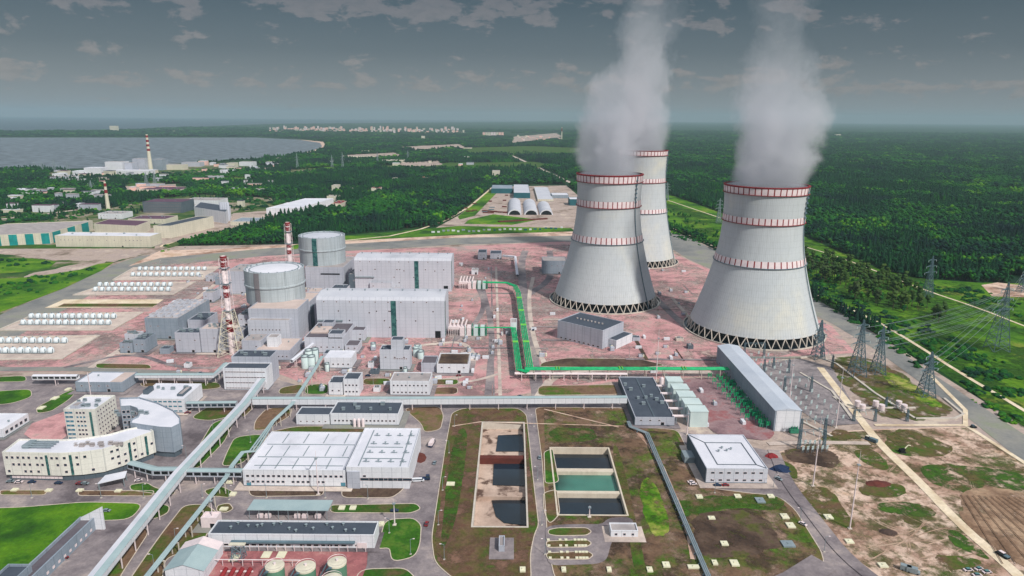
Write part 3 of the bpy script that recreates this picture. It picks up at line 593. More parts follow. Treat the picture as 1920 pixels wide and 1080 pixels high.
if STEAM:
    steam(T3, 'grey white steam rising from the nearest cooling tower at right', [(0, 0, T3[3]), (.16, 0, 43), (.34, 5, 52), (.5, 2, 42), (.72, 0, 35), (1, 6, 32)], T3[2] + 215, 1)
    steam(T1, 'grey white steam rising from the left cooling tower', [(0, 0, T1[3]), (.2, 3, 40), (.42, 12, 44), (.65, 36, 36), (1, 58, 28)], T1[2] + 225, 2)
    steam(T2, 'pale steam drifting up from the farthest cooling tower', [(0, 0, T2[3]), (.2, -2, 38), (.5, -8, 42), (.75, -14, 36), (1, -18, 30)], T2[2] + 260, 3)
# ------------------------------------------------------------------ haze
def haze(d=4.6e-5, c=(.48, .64, .72, 1)):
    mb = MB(); mb.box(-47000, 47000, -600, 42000, -8, 470); m = bpy.data.materials.new('haze'); m.use_nodes = True; N = NT(m.node_tree)
    v = N.n('ShaderNodeVolumePrincipled'); v.inputs['Density'].default_value = d; v.inputs['Color'].default_value = c
    o = N.n('ShaderNodeOutputMaterial'); m.node_tree.links.new(v.outputs[0], o.inputs['Volume']); tag(mb.build('haze', m), kind='stuff')
haze()
# ------------------------------------------------------------------ buildings
def inset(poly, d):
    n = len(poly); A = sum(poly[i][0] * poly[(i + 1) % n][1] - poly[(i + 1) % n][0] * poly[i][1] for i in range(n))
    if A < 0: poly = poly[::-1]
    out = []
    for i in range(n):
        p0, p1, p2 = Vector(poly[i - 1]), Vector(poly[i]), Vector(poly[(i + 1) % n])
        d1 = (p1 - p0).normalized(); d2 = (p2 - p1).normalized(); n1 = Vector((-d1.y, d1.x)); n2 = Vector((-d2.y, d2.x))
        b = n1 + n2; k = max(b.dot(n1), .3); out.append(tuple(p1 + b / k * d))
    return out
def volume(t, poly, z0, h, wall, roof, par=.7, wname='wall', rname='roof', pw=.5):
    n = len(poly); A = sum(poly[i][0] * poly[(i + 1) % n][1] - poly[(i + 1) % n][0] * poly[i][1] for i in range(n))
    if A < 0: poly = poly[::-1]
    q = inset(poly, pw); mb = MB(); vs = [(x, y, z0) for x, y in poly] + [(x, y, h + par) for x, y in poly] + [(x, y, h + par) for x, y in q] + [(x, y, h - .3) for x, y in q]
    for k in range(3): mb.add(vs, [(i + k * n, (i + 1) % n + k * n, (i + 1) % n + (k + 1) * n, i + (k + 1) * n) for i in range(n)])
    mb.build(wname, MATS[wall], t); r = MB(); r.prism(inset(poly, pw + .02), h - .35, h); return mb, r.build(rname, MATS[roof], t)
def rect(R): return [(R[0], R[2]), (R[1], R[2]), (R[1], R[3]), (R[0], R[3])]
WM = {}
def window_mesh(w_, h_, gl):
    k = (round(w_, 2), round(h_, 2), gl)
    if k not in WM:
        mb = MB(); f = .14; d = .09
        mb.box(-w_ / 2, w_ / 2, -d, .12, 0, f); mb.box(-w_ / 2, w_ / 2, -d, .12, h_ - f, h_); mb.box(-w_ / 2, -w_ / 2 + f, -d, .12, f, h_ - f); mb.box(w_ / 2 - f, w_ / 2, -d, .12, f, h_ - f)
        mb.box(-w_ / 2 + f, w_ / 2 - f, -d + .05, .1, f, h_ - f, 1)
        o = mb.build('window', [MATS['white_paint'], MATS[gl]], org=(0, 0, 0)); me = o.data; bpy.data.objects.remove(o); WM[k] = me
    return WM[k]
def win_at(t, x, y, z, ang, w_, h_, gl='window_glass', name='window'):
    o = bpy.data.objects.new(name, window_mesh(w_, h_, gl)); COL.objects.link(o); o.parent = t; o.location = Vector((x, y, z)) - t.location; o.rotation_euler = (0, 0, ang)
def wrow(t, a, b, z, n, w_=1.6, h_=1.6, gl='window_glass', m0=.04, m1=.96, name='window', skip=0):
    """n openings along the wall from a to b (outside to the right-hand side when walking a->b)"""
    a = Vector(a); b = Vector(b); d = b - a; ang = math.atan2(d.y, d.x)
    for i in range(n):
        if skip and random.random() < skip: continue
        p = a + d * (m0 + (m1 - m0) * ((i + .5) / n)); win_at(t, p.x, p.y, z, ang, w_, h_, gl, name)
def FR(R): return (R[0], R[2]), (R[1], R[2])          # front wall a->b
def RI(R): return (R[1], R[2]), (R[1], R[3])
def LE(R): return (R[0], R[3]), (R[0], R[2])
def vents(t, R, n, name='roof_vent', big=False, seed=0, m_='galvanised_steel'):
    rr = random.Random(seed + int(R[0])); 
    for i in range(n):
        x = R[0] + (R[1] - R[0]) * (.08 + .84 * (i + rr.random() * .6) / n); y = R[2] + (R[3] - R[2]) * rr.uniform(.25, .8); z = R[4]; mb = MB()
        if big: s = rr.uniform(.8, 1.6); mb.box(x - s, x + s, y - s * .7, y + s * .7, z, z + rr.uniform(.9, 1.8)); mb.box(x - s * 1.1, x + s * 1.1, y - s * .8, y + s * .8, z - .01 + 1.9, z + 2.1)
        else: mb.lathe(x, y, [(.42, z), (.42, z + 1.0), (.85, z + 1.1), (.85, z + 1.35), (.1, z + 1.7)], 8)
        mb.build(name, MATS[m_], t)
APR = []
def bldg(name, label, R, wall='grey_cladding', roof='bitumen_roof', cat='building', par=.7, group=None, plinth=True, door=0):
    t = thing(name, label, cat, ((R[0] + R[1]) / 2, R[2], 0), group); volume(t, rect(R), 0, R[4], wall, roof, par)
    APR.append(R)
    if plinth:
        mb = MB(); e = .12; mb.box(R[0] - e, R[1] + e, R[2] - e, R[3] + e, -.2, .9); mb.build('plinth', MATS['dark_grey_wall'], t)
    for i in range(door):
        x = R[0] + (R[1] - R[0]) * (i + .5) / door; win_at(t, x, R[2], 0.05, 0, 3.2, 3.6, 'dark_opening', 'door')
    return t
BX = {}
# --- turbine halls
def turbine(label, xl, xr, yb, yt, yk, strips):
    R = RECT(xl, xr, yb, yt, yk); x0, x1, y0, y1, h = R; t = thing('turbine_hall', label, 'turbine hall', ((x0 + x1) / 2, y0, 0), 'turbine halls')
    ym = (y0 + y1) / 2; mb = MB(); pf = [(y0, 0), (y1, 0), (y1, h - 2), (y1 - 3, h + 1.0), (ym, h + 3), (y0 + 3, h + 1.0), (y0, h - 2)]; n = len(pf)
    vs = [(x0, y, z) for y, z in pf] + [(x1, y, z) for y, z in pf]
    mb.add(vs, [(i, (i + 1) % n, (i + 1) % n + n, i + n)[::-1] for i in (6, 1)] + [tuple(range(n)), tuple(range(n, 2 * n))[::-1]]); mb.build('wall', MATS['pale_grey_cladding'], t)
    mb = MB(); mb.add(vs, [(i, (i + 1) % n, (i + 1) % n + n, i + n)[::-1] for i in (2, 3, 4, 5)]); mb.build('roof', MATS['hall_roof'], t)
    for px in strips:
        xs = x0 + (x1 - x0) * px; mb = MB(); mb.box(xs - 2.6, xs + 2.6, y0 - .25, y0 + .2, 1, h - 2.3); mb.build('stair_glazing', MATS['green_glass_strip'], t)
    mb = MB(); mb.box(x1 - .2, x1 + .3, y0 + 1, y0 + 6, 2, h - 3); mb.build('stair_glazing', MATS['green_glass_strip'], t)
    rr = random.Random(int(x0))
    for i in range(14): win_at(t, x0 + (x1 - x0) * rr.uniform(.03, .95), y0, h * rr.choice([.25, .42, .62, .66]), 0, 1.6, 1.6, 'window_glass', 'louvre')
    for i in range(9): win_at(t, x0 + (x1 - x0) * (.06 + .1 * i), y0, h - 4.2, 0, 1.4, 1.2, 'dark_opening', 'louvre')
    mb = MB(); mb.box(x1 - 10, x1 - 4.5, y0 - .3, y0 + .1, .1, 7.5); mb.build('door', MATS['dark_opening'], t)
    for i in range(10): xx = x0 + (x1 - x0) * (i + .5) / 10; mb = MB(); mb.lathe(xx, ym, [(.5, h + 2.6), (.5, h + 4.2), (.9, h + 4.3), (.9, h + 4.7)], 8, cap=True); mb.build('roof_vent', MATS['galvanised_steel'], t)
    for j, fx in enumerate((.12, .30)): 
        mb = MB(); xx = x0 + (x1 - x0) * fx; mb.box(x0 + 1, x0 + (x1 - x0) * .2, y0 - 1.3 - j, y0 - .1 - j, h * .42 - j * 2, h * .42 + 1.4 - j * 2) if j == 0 else None
        if mb.v: mb.build('duct', MATS['galvanised_steel'], t)
    return R
TB1 = turbine('long grey turbine hall in front, with a green glass stair strip', 596, 835, 633, 560, 541, [.60])
TB2 = turbine('grey turbine hall standing behind the other one', 666, 847, 546, 486, 474, [.64])
# --- reactor buildings
def reactor(label, cx, cyt, hw, ybase, boxes, rlab):
    # cylinder: top ellipse centre cx,cyt ; visible bottom row ybase
    fx, fy = G(cx, ybase + 60); D = fy
    return None
m_cyl = mat('containment_concrete', (178, 186, 190), (162, 172, 178), .02, streak=.6, seam=8, fine=.3)
def containment(t, xc, yc, R, z0, z1, stain, sgl):
    mb = MB(); n = 64; mb.lathe(xc, yc, [(R * .985, z0), (R * .985, z0 + (z1 - z0) * .5), (R * 1.02, z0 + (z1 - z0) * .52), (R * 1.02, z0 + (z1 - z0) * .56), (R, z0 + (z1 - z0) * .57), (R, z1), (R - .8, z1), (R - .8, z1 - 1.6)], n); mb.build('containment_wall', m_cyl, t)
    mb = MB(); mb.lathe(xc, yc, [(R - .8, z1 - 1.5), (R * .86, z1 - 1.2), (R * .6, z1 - .5), (.1, z1 + .6)], n); mb.build('dome_roof', MATS['white_membrane_roof'] if sgl else MATS['pale_grey_cladding'], t)
    mb = MB(); mb.lathe(xc, yc, [(R * .84, z1 - 1.1), (R * .84, z1 - .7), (R * .80, z1 - .7), (R * .80, z1 - 1.0)], n); mb.build('roof_rail', MATS['galvanised_steel'], t)
    a0 = math.radians(stain); mb = MB(); mb.lathe(xc, yc, [(R * 1.004, z0), (R * 1.004, z0 + (z1 - z0) * .5)], 4, 0, a0, a0 + .2); mb.lathe(xc, yc, [(R * 1.025, z0 + (z1 - z0) * .52), (R * 1.012, z1 - .2)], 4, 0, a0, a0 + .2)
    mb.build('louvre_strip', mat('brown_louvre', (134, 128, 130), (120, 116, 122), 1) if sgl else MATS['green_glass_strip'], t)
    for i in range(22):
        a = 2 * PI * i / 22; mb = MB(); mb.lathe(xc + (R - 2) * math.cos(a), yc + (R - 2) * math.sin(a), [(.5, z1 - 1.4), (.5, z1 + .8)], 5, cap=True); mb.build('roof_post', MATS['galvanised_steel'], t)
# reactor 1
t = thing('reactor_building', 'front reactor building with a wide round containment above grey blocks', 'reactor building', (0, 0, 0))
Rm = RECT(470, 562, 640, 580, 561); t.location = (Rm[0], Rm[2], 0); x0, x1, y0, y1, h = Rm
D1 = y1 - y0 + 60; yb1 = y0 + 62
volume(t, [(x0, y0), (x1, y0), (x1, y1), (x0, y1)], 0, h, 'grey_cladding', 'pinkish_roof', wname='block_wall', rname='block_roof')
R2_ = RECT(555, 596, 602, 583, 566)
xx0, xx1 = x1 + .5, x1 + 4
zc = h + 34; 
def solve_cyl(cx, cyt, hw, ztop):   # top ellipse centre & half width at height ztop
    x, y = G(cx, cyt, ztop); R = hw / abs(PR(x + 1, y, ztop)[0] - PR(x, y, ztop)[0]); return x, y, R
ztop = 64; cx_, cy_, cr_ = solve_cyl(514, 501, 54, ztop)
volume(t, [(cx_ - cr_ * .75, y1 + .2), (x1 + 1, y1 + .2), (x1 + 1, cy_ + cr_ * .8), (cx_ - cr_ * .75, cy_ + cr_ * .8)], 0, h - 3, 'grey_cladding', 'pinkish_roof', wname='block_wall', rname='block_roof')
containment(t, cx_, cy_, cr_, h - 4, ztop, -112, True)
Rk = RECT(462, 556, 636, 604, 592); volume(t, [(x0 + 2, y0 - 9), (x1 - 6, y0 - 9), (x1 - 6, y0 - .1), (x0 + 2, y0 - .1)], 0, h * .72, 'pale_grey_cladding', 'gravel_roof', wname='annex_wall', rname='annex_roof')
wrow(t, (x0 + 2, y0 - 9), (x1 - 6, y0 - 9), h * .42, 9, 1.4, 1.8, 'dark_grey_wall', .06, .8)
mb = MB(); mb.box(x1 + 1.0, x1 + 2.2, y1, y1 + 10, 0, h - 8); mb.build('buttress', MATS['dark_grey_wall'], t)
mb = MB()
for i in range(8): mb.box(cx_ - 18 + i * 5, cx_ - 15.5 + i * 5, y1 - 5, y1 - 2.5, h, h + 1.5)
mb.build('roof_equipment', MATS['galvanised_steel'], t)
R1B = (x0, x1, y0, y1, h)
# reactor 2
t = thing('reactor_building', 'rear reactor building with its round containment and square block', 'reactor building', (0, 0, 0))
Rm2 = RECT(574, 646, 540, 502, 489); x0, x1, y0, y1, h2 = Rm2; t.location = (x0, y0, 0)
ztop2 = ztop; cx2, cy2, cr2 = solve_cyl(603, 440, 42.5, ztop2)
volume(t, [(x0, y0), (x1, y0), (x1, cy2 + cr2), (x0, cy2 + cr2)], 0, h2, 'grey_cladding', 'gravel_roof', wname='block_wall', rname='block_roof')
containment(t, cx2, cy2, cr2, h2 - 1, ztop2, -99, False)
mb = MB(); mb.box(x0 + 20, x0 + 45, y0 - .5, y0 + .1, h2 - 9, h2 - 7.5); mb.build('louvre', MATS['dark_opening'], t)
def box_b(name, label, xl, xr, yb, yt, yk, wall='grey_cladding', roof='bitumen_roof', nw=0, rows=0, nv=5, cat='building', side=0, ww=1.6, wh=1.5, gl='window_glass', **k):
    R = RECT(xl, xr, yb, yt, yk); t = bldg(name, label, R, wall, roof, cat, **k)
    if not rows and R[4] > 5 and R[1] - R[0] > 7 and R[2] < 1500: wrow(t, *FR(R), R[4] * .62, max(2, int((R[1] - R[0]) / 7)), 1.8, 1.2, 'window_glass', skip=.3); win_at(t, R[0] + (R[1] - R[0]) * .7, R[2], .1, 0, 2.8, 3.2, 'dark_opening', 'door')
    for r_ in range(rows): wrow(t, *FR(R), R[4] * (r_ + .35) / rows, nw, ww, min(wh, R[4] / rows * .6), gl)
    if side:
        for r_ in range(max(rows, 1)): wrow(t, *(RI(R) if xr < 960 else LE(R)), R[4] * (r_ + .35) / max(rows, 1), side, ww, min(wh, R[4] / max(rows, 1) * .6), gl)
    vents(t, R, nv, big=(nv > 3), seed=int(xl)); return t, R
def addvol(t, xl, xr, yb, yt, yk, wall, roof, z0=None, **k):
    R = RECT(xl, xr, yb, yt, yk); volume(t, rect(R), 0, R[4], wall, roof, wname='annex_wall', rname='annex_roof', **k); return R
def topbox(t, R, fx0, fx1, fy0, fy1, hh, wall='grey_cladding', roof='bitumen_roof', name='rooftop_block'):
    a = (R[0] + (R[1] - R[0]) * fx0, R[0] + (R[1] - R[0]) * fx1, R[2] + (R[3] - R[2]) * fy0, R[2] + (R[3] - R[2]) * fy1)
    volume(t, rect(a), R[4] - .2, R[4] + hh, wall, roof, wname=name + '_wall', rname=name + '_roof', par=.4); return a
# reactor auxiliaries
box_b('auxiliary_building', 'grey block against the left side of the front round reactor', 428, 466, 552, 510, 496, 'grey_cladding', 'gravel_roof')
t, R = box_b('auxiliary_building', 'low wide block below the front reactor with a pinkish roof', 390 + 88, 545, 676, 658, 634, 'grey_cladding', 'pinkish_roof', 8, 1, 3)
topbox(t, R, .25, .55, .3, .6, 9, 'white_cladding', 'gravel_roof')
box_b('auxiliary_building', 'square pale block right of the striped lattice stack, below the reactor', 455, 492, 668, 640, 626, 'grey_cladding', 'gravel_roof', nv=3)
box_b('auxiliary_building', 'tall grey block with a dark roof, left of the striped lattice stack', 331, 377, 662, 625, 616, 'grey_cladding', 'bitumen_roof')
box_b('auxiliary_building', 'tall pinkish topped block touching the left side of the striped stack', 378.5, 414, 662, 618, 606, 'grey_cladding', 'pinkish_roof')
box_b('auxiliary_building', 'dark roofed block behind the tall blocks left of the striped stack', 354, 388, 628, 601, 586, 'grey_cladding', 'bitumen_roof')
t, R = box_b('filter_building', 'long stepped block roofed with small pale vent houses', 275, 338, 636, 598, 562, 'bgrey' and 'blue_grey_cladding', 'gravel_roof', nv=2)
for i in range(4):
    for j in range(5): topbox(t, R, .06 + .24 * i, .20 + .24 * i, .08 + .18 * j, .19 + .18 * j, 2.5, 'pale_grey_cladding', 'pinkish_roof' if i == 3 else 'gravel_roof', 'vent_house')
box_b('pump_building', 'small dark roofed block with a green stained side, left of the tall blocks', 252, 275, 662, 638, 625, 'blue_grey_cladding', 'bitumen_roof')
box_b('pump_building', 'lowest small block at the left end of the reactor service blocks', 226, 249, 663, 645, 640, 'blue_grey_cladding', 'brown_grey_roof')
box_b('pump_building', 'tiny pale block beside the dark pipework left of the service blocks', 236, 262, 650, 628, 622, 'pale_grey_cladding', 'gravel_roof')
box_b('auxiliary_building', 'small pale block standing alone left of the upper part of the striped stack', 382, 401, 567, 550, 543, 'grey_cladding', 'gravel_roof')
box_b('auxiliary_building', 'small block between the striped stack and the lone pale block', 404, 420, 560, 543, 532, 'grey_cladding', 'gravel_roof')
box_b('auxiliary_building', 'grey block between the striped stack foot and the front reactor', 448, 468, 612, 592, 580, 'pale_grey_cladding', 'gravel_roof')
# complex in front of turbine hall 1
t, R = box_b('switchgear_building', 'sprawling grey block in front of the turbine hall with brown roofs', 572, 645, 662, 634, 606, 'pale_grey_cladding', 'brown_grey_roof', 6, 1, 4)
topbox(t, R, .62, .98, .0, .28, 4, 'pale_grey_cladding', 'bitumen_roof'); topbox(t, R, .2, .5, .75, .98, 4, 'grey_cladding', 'bitumen_roof')
topbox(t, R, .05, .5, .3, .7, 1.0, 'pinkish_roof', 'pinkish_roof')
box_b('switchgear_building', 'tall annex with a wide dark roof against the turbine hall wall', 655, 684, 640, 620, 605, 'pale_grey_cladding', 'brown_grey_roof', nv=0)
box_b('switchgear_building', 'low annex with a brown roof right of the sprawling block', 647, 672, 662, 649, 638, 'pale_grey_cladding', 'brown_grey_roof', nv=0)
box_b('transformer_annex', 'low dark roofed annex in front of the rear turbine hall', 694, 735, 547, 531, 521, 'pale_grey_cladding', 'bitumen_roof', nv=4)
box_b('workshop', 'white topped shed between the round tanks and the dark panelled block', 609, 660, 691, 672, 658, 'white_cladding', 'white_membrane_roof', 5, 1, 0)
t, R = box_b('control_building', 'square grey block with a dark lettering-like row of small openings', 713, 769, 694, 657, 648, 'lgrey' and 'pale_grey_cladding', 'bitumen_roof', nv=2)
topbox(t, R, .38, .78, .1, .9, 9, 'pale_grey_cladding', 'bitumen_roof'); wrow(t, *FR(R), R[4] * .55, 8, .9, 1.3, 'dark_opening', .45, .92)
t, R = box_b('reservoir_building', 'long white building with a flat grass roof', 819, 879, 701, 684, 663, 'white_cladding', 'gravel_roof', nv=0)
mb = MB(); mb.box(R[0] + 1.5, R[1] - 1.5, R[2] + 2, R[3] - 2, R[4] - .1, R[4] + .35); mb.build('grass_roof', g_dark, t)
R = addvol(t, 790, 818, 698, 682, 668, 'grey_cladding', 'brown_grey_roof')
t, R = box_b('office_block', 'small pale block with two dark roofs at the left behind the long gallery', 617, 643, 742, 719, 706, 'white_cladding', 'bitumen_roof', 2, 1, 1)
R = addvol(t, 645, 674, 742, 712, 699, 'white_cladding', 'bitumen_roof'); wrow(t, *FR(R), R[4] * .2, 4, 1.6, 1.6); wrow(t, *FR(R), R[4] * .6, 4, 1.6, 1.6)
box_b('office_block', 'small pale block with a gravel roof at the right behind the long gallery', 732, 806, 742, 716, 699, 'white_cladding', 'gravel_roof', 9, 2, 3, side=2)
t, R = box_b('laboratory_building', 'low dark roofed building with three white tanks at its front wall', 620, 748, 798, 777, 754, 'white_cladding', 'bitumen_roof', 16, 1, 6)
R2 = addvol(t, 556, 619, 796, 779, 764, 'white_cladding', 'bitumen_roof'); wrow(t, *FR(R2), 2, 5, 1.4, 1)
for i in range(3): mb = MB(); xx, yy_ = G(665 + i * 8, 801); mb.lathe(xx, yy_, [(1.1, .3), (1.1, 6), (.8, 6.7), (.1, 7)], 14); mb.build('tank', MATS['white_paint'], t, smooth=True)
# white office with stepped front
t, R = box_b('office_building', 'tall white building with rows of windows where the two galleries meet', 421, 503, 732, 692, 681, 'white_cladding', 'bitumen_roof', 14, 4, 0, ww=2.4, wh=.9)
R2 = (R[0] + 2, R[1] - 1, R[3] + .1, R[3] + 18, R[4] + 5); volume(t, rect(R2), 0, R2[4], 'grey_cladding', 'bitumen_roof', wname='annex_wall', rname='annex_roof'); vents(t, R2, 5, big=True)
# big hall
R = RECT(457, 650, 913, 883, 811); t = bldg('workshop_hall', 'very large low hall with a white flat roof and two rows of windows', R, 'white_cladding', 'white_membrane_roof')
wrow(t, *FR(R), 6.4, 19, 2.0, 1.7, m0=.02, m1=.98); wrow(t, *FR(R), 2.6, 16, 2.0, 1.7, m0=.02, m1=.8, skip=.15)
for i, fx in enumerate((.05, .97)): win_at(t, R[0] + (R[1] - R[0]) * fx, R[2], .05, 0, 3.2, 3.4, 'blue_glass', 'door')
Ra = RECT(651, 768, 916, 878, 804); volume(t, rect(Ra), 0, Ra[4], 'white_cladding', 'white_membrane_roof', wname='high_bay_wall', rname='high_bay_roof')
for i in range(5): win_at(t, Ra[0] + (Ra[1] - Ra[0]) * (.32 + .152 * i), Ra[2], 5.2, 0, 9.0, 2.0, 'window_glass', 'window')
for i in range(3): win_at(t, Ra[0] + 4 + i * 3.4, Ra[2], 7.5 - 2.4 * (i % 2), 0, 2, 1.6)
mb = MB(); mb.box(Ra[0] + .5, Ra[0] + 8, Ra[2] - .8, Ra[2] + .2, 0, Ra[4] - 2); mb.build('stair_tower', MATS['grey_cladding'], t)
def gut(R, segs, wd=.5, m_='galvanised_steel', name='roof_gutter'):
    for (a, b, c, d) in segs:
        q0 = (R[0] + (R[1] - R[0]) * a, R[2] + (R[3] - R[2]) * b); q1 = (R[0] + (R[1] - R[0]) * c, R[2] + (R[3] - R[2]) * d); mb = MB(); ribbon(mb, [q0, q1], wd, R[4] + .35, .3); mb.build(name, MATS[m_], t)
gut(R, [(.05, .33, .98, .33), (.08, .12, .95, .12), (.05, .66, .98, .66)] + [(x, .05, x, .30) for x in (.15, .3, .47, .64, .8)] + [(x, .36, x, .62) for x in (.12, .3, .5, .72, .9)] + [(x, .70, x, .96) for x in (.2, .42, .63, .85)])
mb = MB(); mb.box(R[1] - 1.4, R[1] - .6, R[2] + 1, R[3] - 1, R[4], R[4] + 1.2); mb.build('roof_step', MATS['grey_cladding'], t)
gut(Ra, [(.18, .05, .18, .95), (.85, .05, .85, .95), (.2, .22, .85, .22), (.2, .5, .8, .5)], .6)
rr = random.Random(3)
for i in range(16):
    xx = Ra[0] + (Ra[1] - Ra[0]) * (.28 + .2 * (i % 4)); yy_ = Ra[2] + (Ra[3] - Ra[2]) * (.14 + .22 * (i // 4)); mb = MB(); mb.path([(xx - 2, yy_, Ra[4] + .6), (xx + 2, yy_, Ra[4] + .6)], .25); mb.lathe(xx, yy_, [(.35, Ra[4]), (.35, Ra[4] + 1.6), (.8, Ra[4] + 1.8), (.1, Ra[4] + 2.2)], 8); mb.build('roof_vent', MATS['galvanised_steel'], t)
# dark roofed low building
R = RECT(392, 703, 1028, 1004, 978); t = bldg('service_building', 'long low building with a dark roof dotted with small vents, behind the green tanks', R, 'white_cladding', 'bitumen_roof', plinth=False)
vents(t, R, 16, seed=5); wrow(t, *FR(R), 1.3, 22, 2.6, 1.3, 'dark_opening', skip=.2)
mb = MB(); mb.box(R[0] + 12, R[1] - 10, R[2] - 2.0, R[2] - .2, 4.0, 4.8); mb.build('canopy', MATS['dark_steel'], t)
for i in range(18): mb = MB(); xx = R[0] + 4 + (R[1] - R[0] - 8) * i / 17; mb.tube((xx, R[2] - 3.2, 0), (xx, R[2] - 3.2, 4.2), .18); mb.build('post', MATS['white_paint'], t)
mb = MB(); mb.box(R[1] - 9, R[1] - 4, R[2] - .3, R[2] + .1, .1, 3.6); mb.build('door', MATS['white_paint'], t)
# canopy shelter
x0, y0 = G(468, 975); x1, _ = G(614, 974); hz = HT(x0, y0, 957); y1 = G(540, 938, hz)[1]
t = thing('shelter', 'open shelter with a long teal roof on thin posts', 'shelter', (x0, y0, 0))
mb = MB(); mb.box(x0 - 1, x1 + 1, y0, y1, hz, hz + .4); mb.build('roof', MATS['teal_roof'], t)
for i in range(9):
    for yv in (y0 + .5, y1 - .5): xx = x0 + (x1 - x0) * i / 8; mb = MB(); mb.tube((xx, yv, 0), (xx, yv, hz), .16); mb.build('post', MATS['galvanised_steel'], t)
for i, fx in enumerate((.12, .22, .60, .70, .87)):
    xx = x0 + (x1 - x0) * fx; mb = MB(); mb.box(xx - 1.6, xx + 1.6, y0 + 1.5, y0 + 3.5, .3, 2.2); mb.box(xx - 1.4, xx + 1.4, y0 + 1.7, y0 + 3.3, 2.2, 2.6)
    o = mb.build('storage_container', [MATS['white_paint']], org=Vector((xx, y0 + 2.5, .3))); tag(o, ORD[i] + ' white box from the left under the teal shelter roof', 'container', 'white boxes under the shelter')
box_b('storage_shed', 'small white shed left of the teal shelter', 378, 408, 991, 973, 961, 'white_paint', 'white_paint', plinth=False, nv=0)
# gable roofed house bottom
x0, y0 = G(312, 1092); x1 = G(384, 1092)[0]; t = thing('pump_house', 'pale gabled shed with a teal roof at the bottom edge', 'shed', (x0, y0, 0)); yk = y0 + 22; hh = 7; xm = (x0 + x1) / 2
mb = MB(); mb.prism([(x0, y0), (x1, y0), (x1, yk), (x0, yk)], 0, hh); mb.add([(x0, yk, hh), (x1, yk, hh), (xm, yk, hh + 3), (x0, y0, hh), (x1, y0, hh), (xm, y0, hh + 3)], [(1, 0, 2), (3, 4, 5)]); mb.build('wall', MATS['white_cladding'], t)
mb = MB(); mb.add([(x0 - .6, y0 - .6, hh - .2), (xm, y0 - .6, hh + 3.2), (xm, yk - 6, hh + 3.2), (x0 - .6, yk - 6, hh - .2), (x1 + .6, y0 - .6, hh - .2), (x1 + .6, yk - 6, hh - .2)], [(0, 1, 2, 3)[::-1], (1, 4, 5, 2)[::-1]]); mb.build('roof', MATS['teal_roof'], t)
mb = MB(); mb.add([(x0 - .6, yk - 6, hh - .15), (xm, yk - 6, hh + 3.3), (xm, yk + .6, hh + 3.3), (x0 - .6, yk + .6, hh - .15), (x1 + .6, yk - 6, hh - .15), (x1 + .6, yk + .6, hh - .15)], [(0, 1, 2, 3)[::-1], (1, 4, 5, 2)[::-1]]); mb.build('ridge_section', MATS['white_paint'], t)
# office tower block
R = RECT(128, 187, 826, 770, 743); t = bldg('office_tower', 'square white office tower with blue glass panels', R, 'ivory_cladding', 'white_membrane_roof', par=1.2)
n = 7
for f in range(n): wrow(t, *FR(R), R[4] * (f + .25) / n, 2, 3.2, R[4] / n * .55, 'blue_glass', .04, .26); wrow(t, *FR(R), R[4] * (f + .25) / n, 3, 1.8, R[4] / n * .5, 'blue_glass' if f in (3, 5) else 'window_glass', .36, .68)
for f in range(n): wrow(t, *RI(R), R[4] * (f + .25) / n, 7, 1.5, 1.5, 'window_glass', .05, .95)
mb = MB(); mb.box(R[0] + (R[1] - R[0]) * .80, R[0] + (R[1] - R[0]) * .87, R[2] - .15, R[2] + .2, 1, R[4] - 1); mb.build('stair_glazing', MATS['green_glass_strip'], t)
topbox(t, R, .15, .4, .1, .4, 2, 'grey_cladding', 'gravel_roof'); vents(t, R, 6, big=True)
# curved office wing
zh = HT(*G(60, 900), 849); pr_ = [(4, 850), (60, 851), (112, 852), (150, 850), (190, 845), (226, 834), (256, 822), (288, 810)]; pb = [(274, 800), (240, 806), (205, 816), (160, 823), (120, 826), (36, 825)]
poly = [G(a, b, zh) for a, b in pr_] + [G(a, b, zh) for a, b in pb]
t = thing('office_building', 'long curved white office building with four storeys and a dark ground floor', 'office building', (poly[0][0], poly[0][1], 0))
volume(t, poly, 4.0, zh, 'ivory_cladding', 'white_membrane_roof', par=.9)
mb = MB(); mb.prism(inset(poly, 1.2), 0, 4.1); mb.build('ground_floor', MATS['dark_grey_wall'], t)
for i in range(7):
    a, b = poly[i], poly[i + 1]; L = math.dist(a, b); nn = max(1, int(L / 3.4))
    for f in range(3): wrow(t, a, b, 4.6 + (zh - 4.6) * (f + .22) / 3, nn, 1.9, 1.9, 'window_glass', skip=.25)
    if i in (1, 2, 5, 6): mb = MB(); p = Vector(a).lerp(Vector(b), .5); d = (Vector(b) - Vector(a)).normalized(); ribbon(mb, [tuple(p - d * .8), tuple(p + d * .8)], .5, zh - .8, zh - 5.2); mb.build('stair_glazing', MATS['green_glass_strip'], t)
wrow(t, inset(poly, 1.2)[0], inset(poly, 1.2)[2], 1.2, 12, 2.4, 1.8, 'white_paint')
Rr = (poly[0][0] + 8, poly[0][0] + 26, poly[0][1] + 6, poly[0][1] + 16, zh); mb = MB()
for i in range(4): mb.path([(Rr[0], Rr[2] + 2.5 * i, zh + 1.4), (Rr[1], Rr[2] + 2.5 * i, zh + 1.4)], .5)
mb.box(Rr[0], Rr[0] + 4, Rr[2], Rr[3] - 2, zh, zh + 2.2); mb.build('roof_plant', MATS['galvanised_steel'], t)
vents(t, (poly[2][0], poly[6][0], poly[3][1] + 6, poly[4][1] + 10, zh), 9, big=True, m_='gravel_roof')
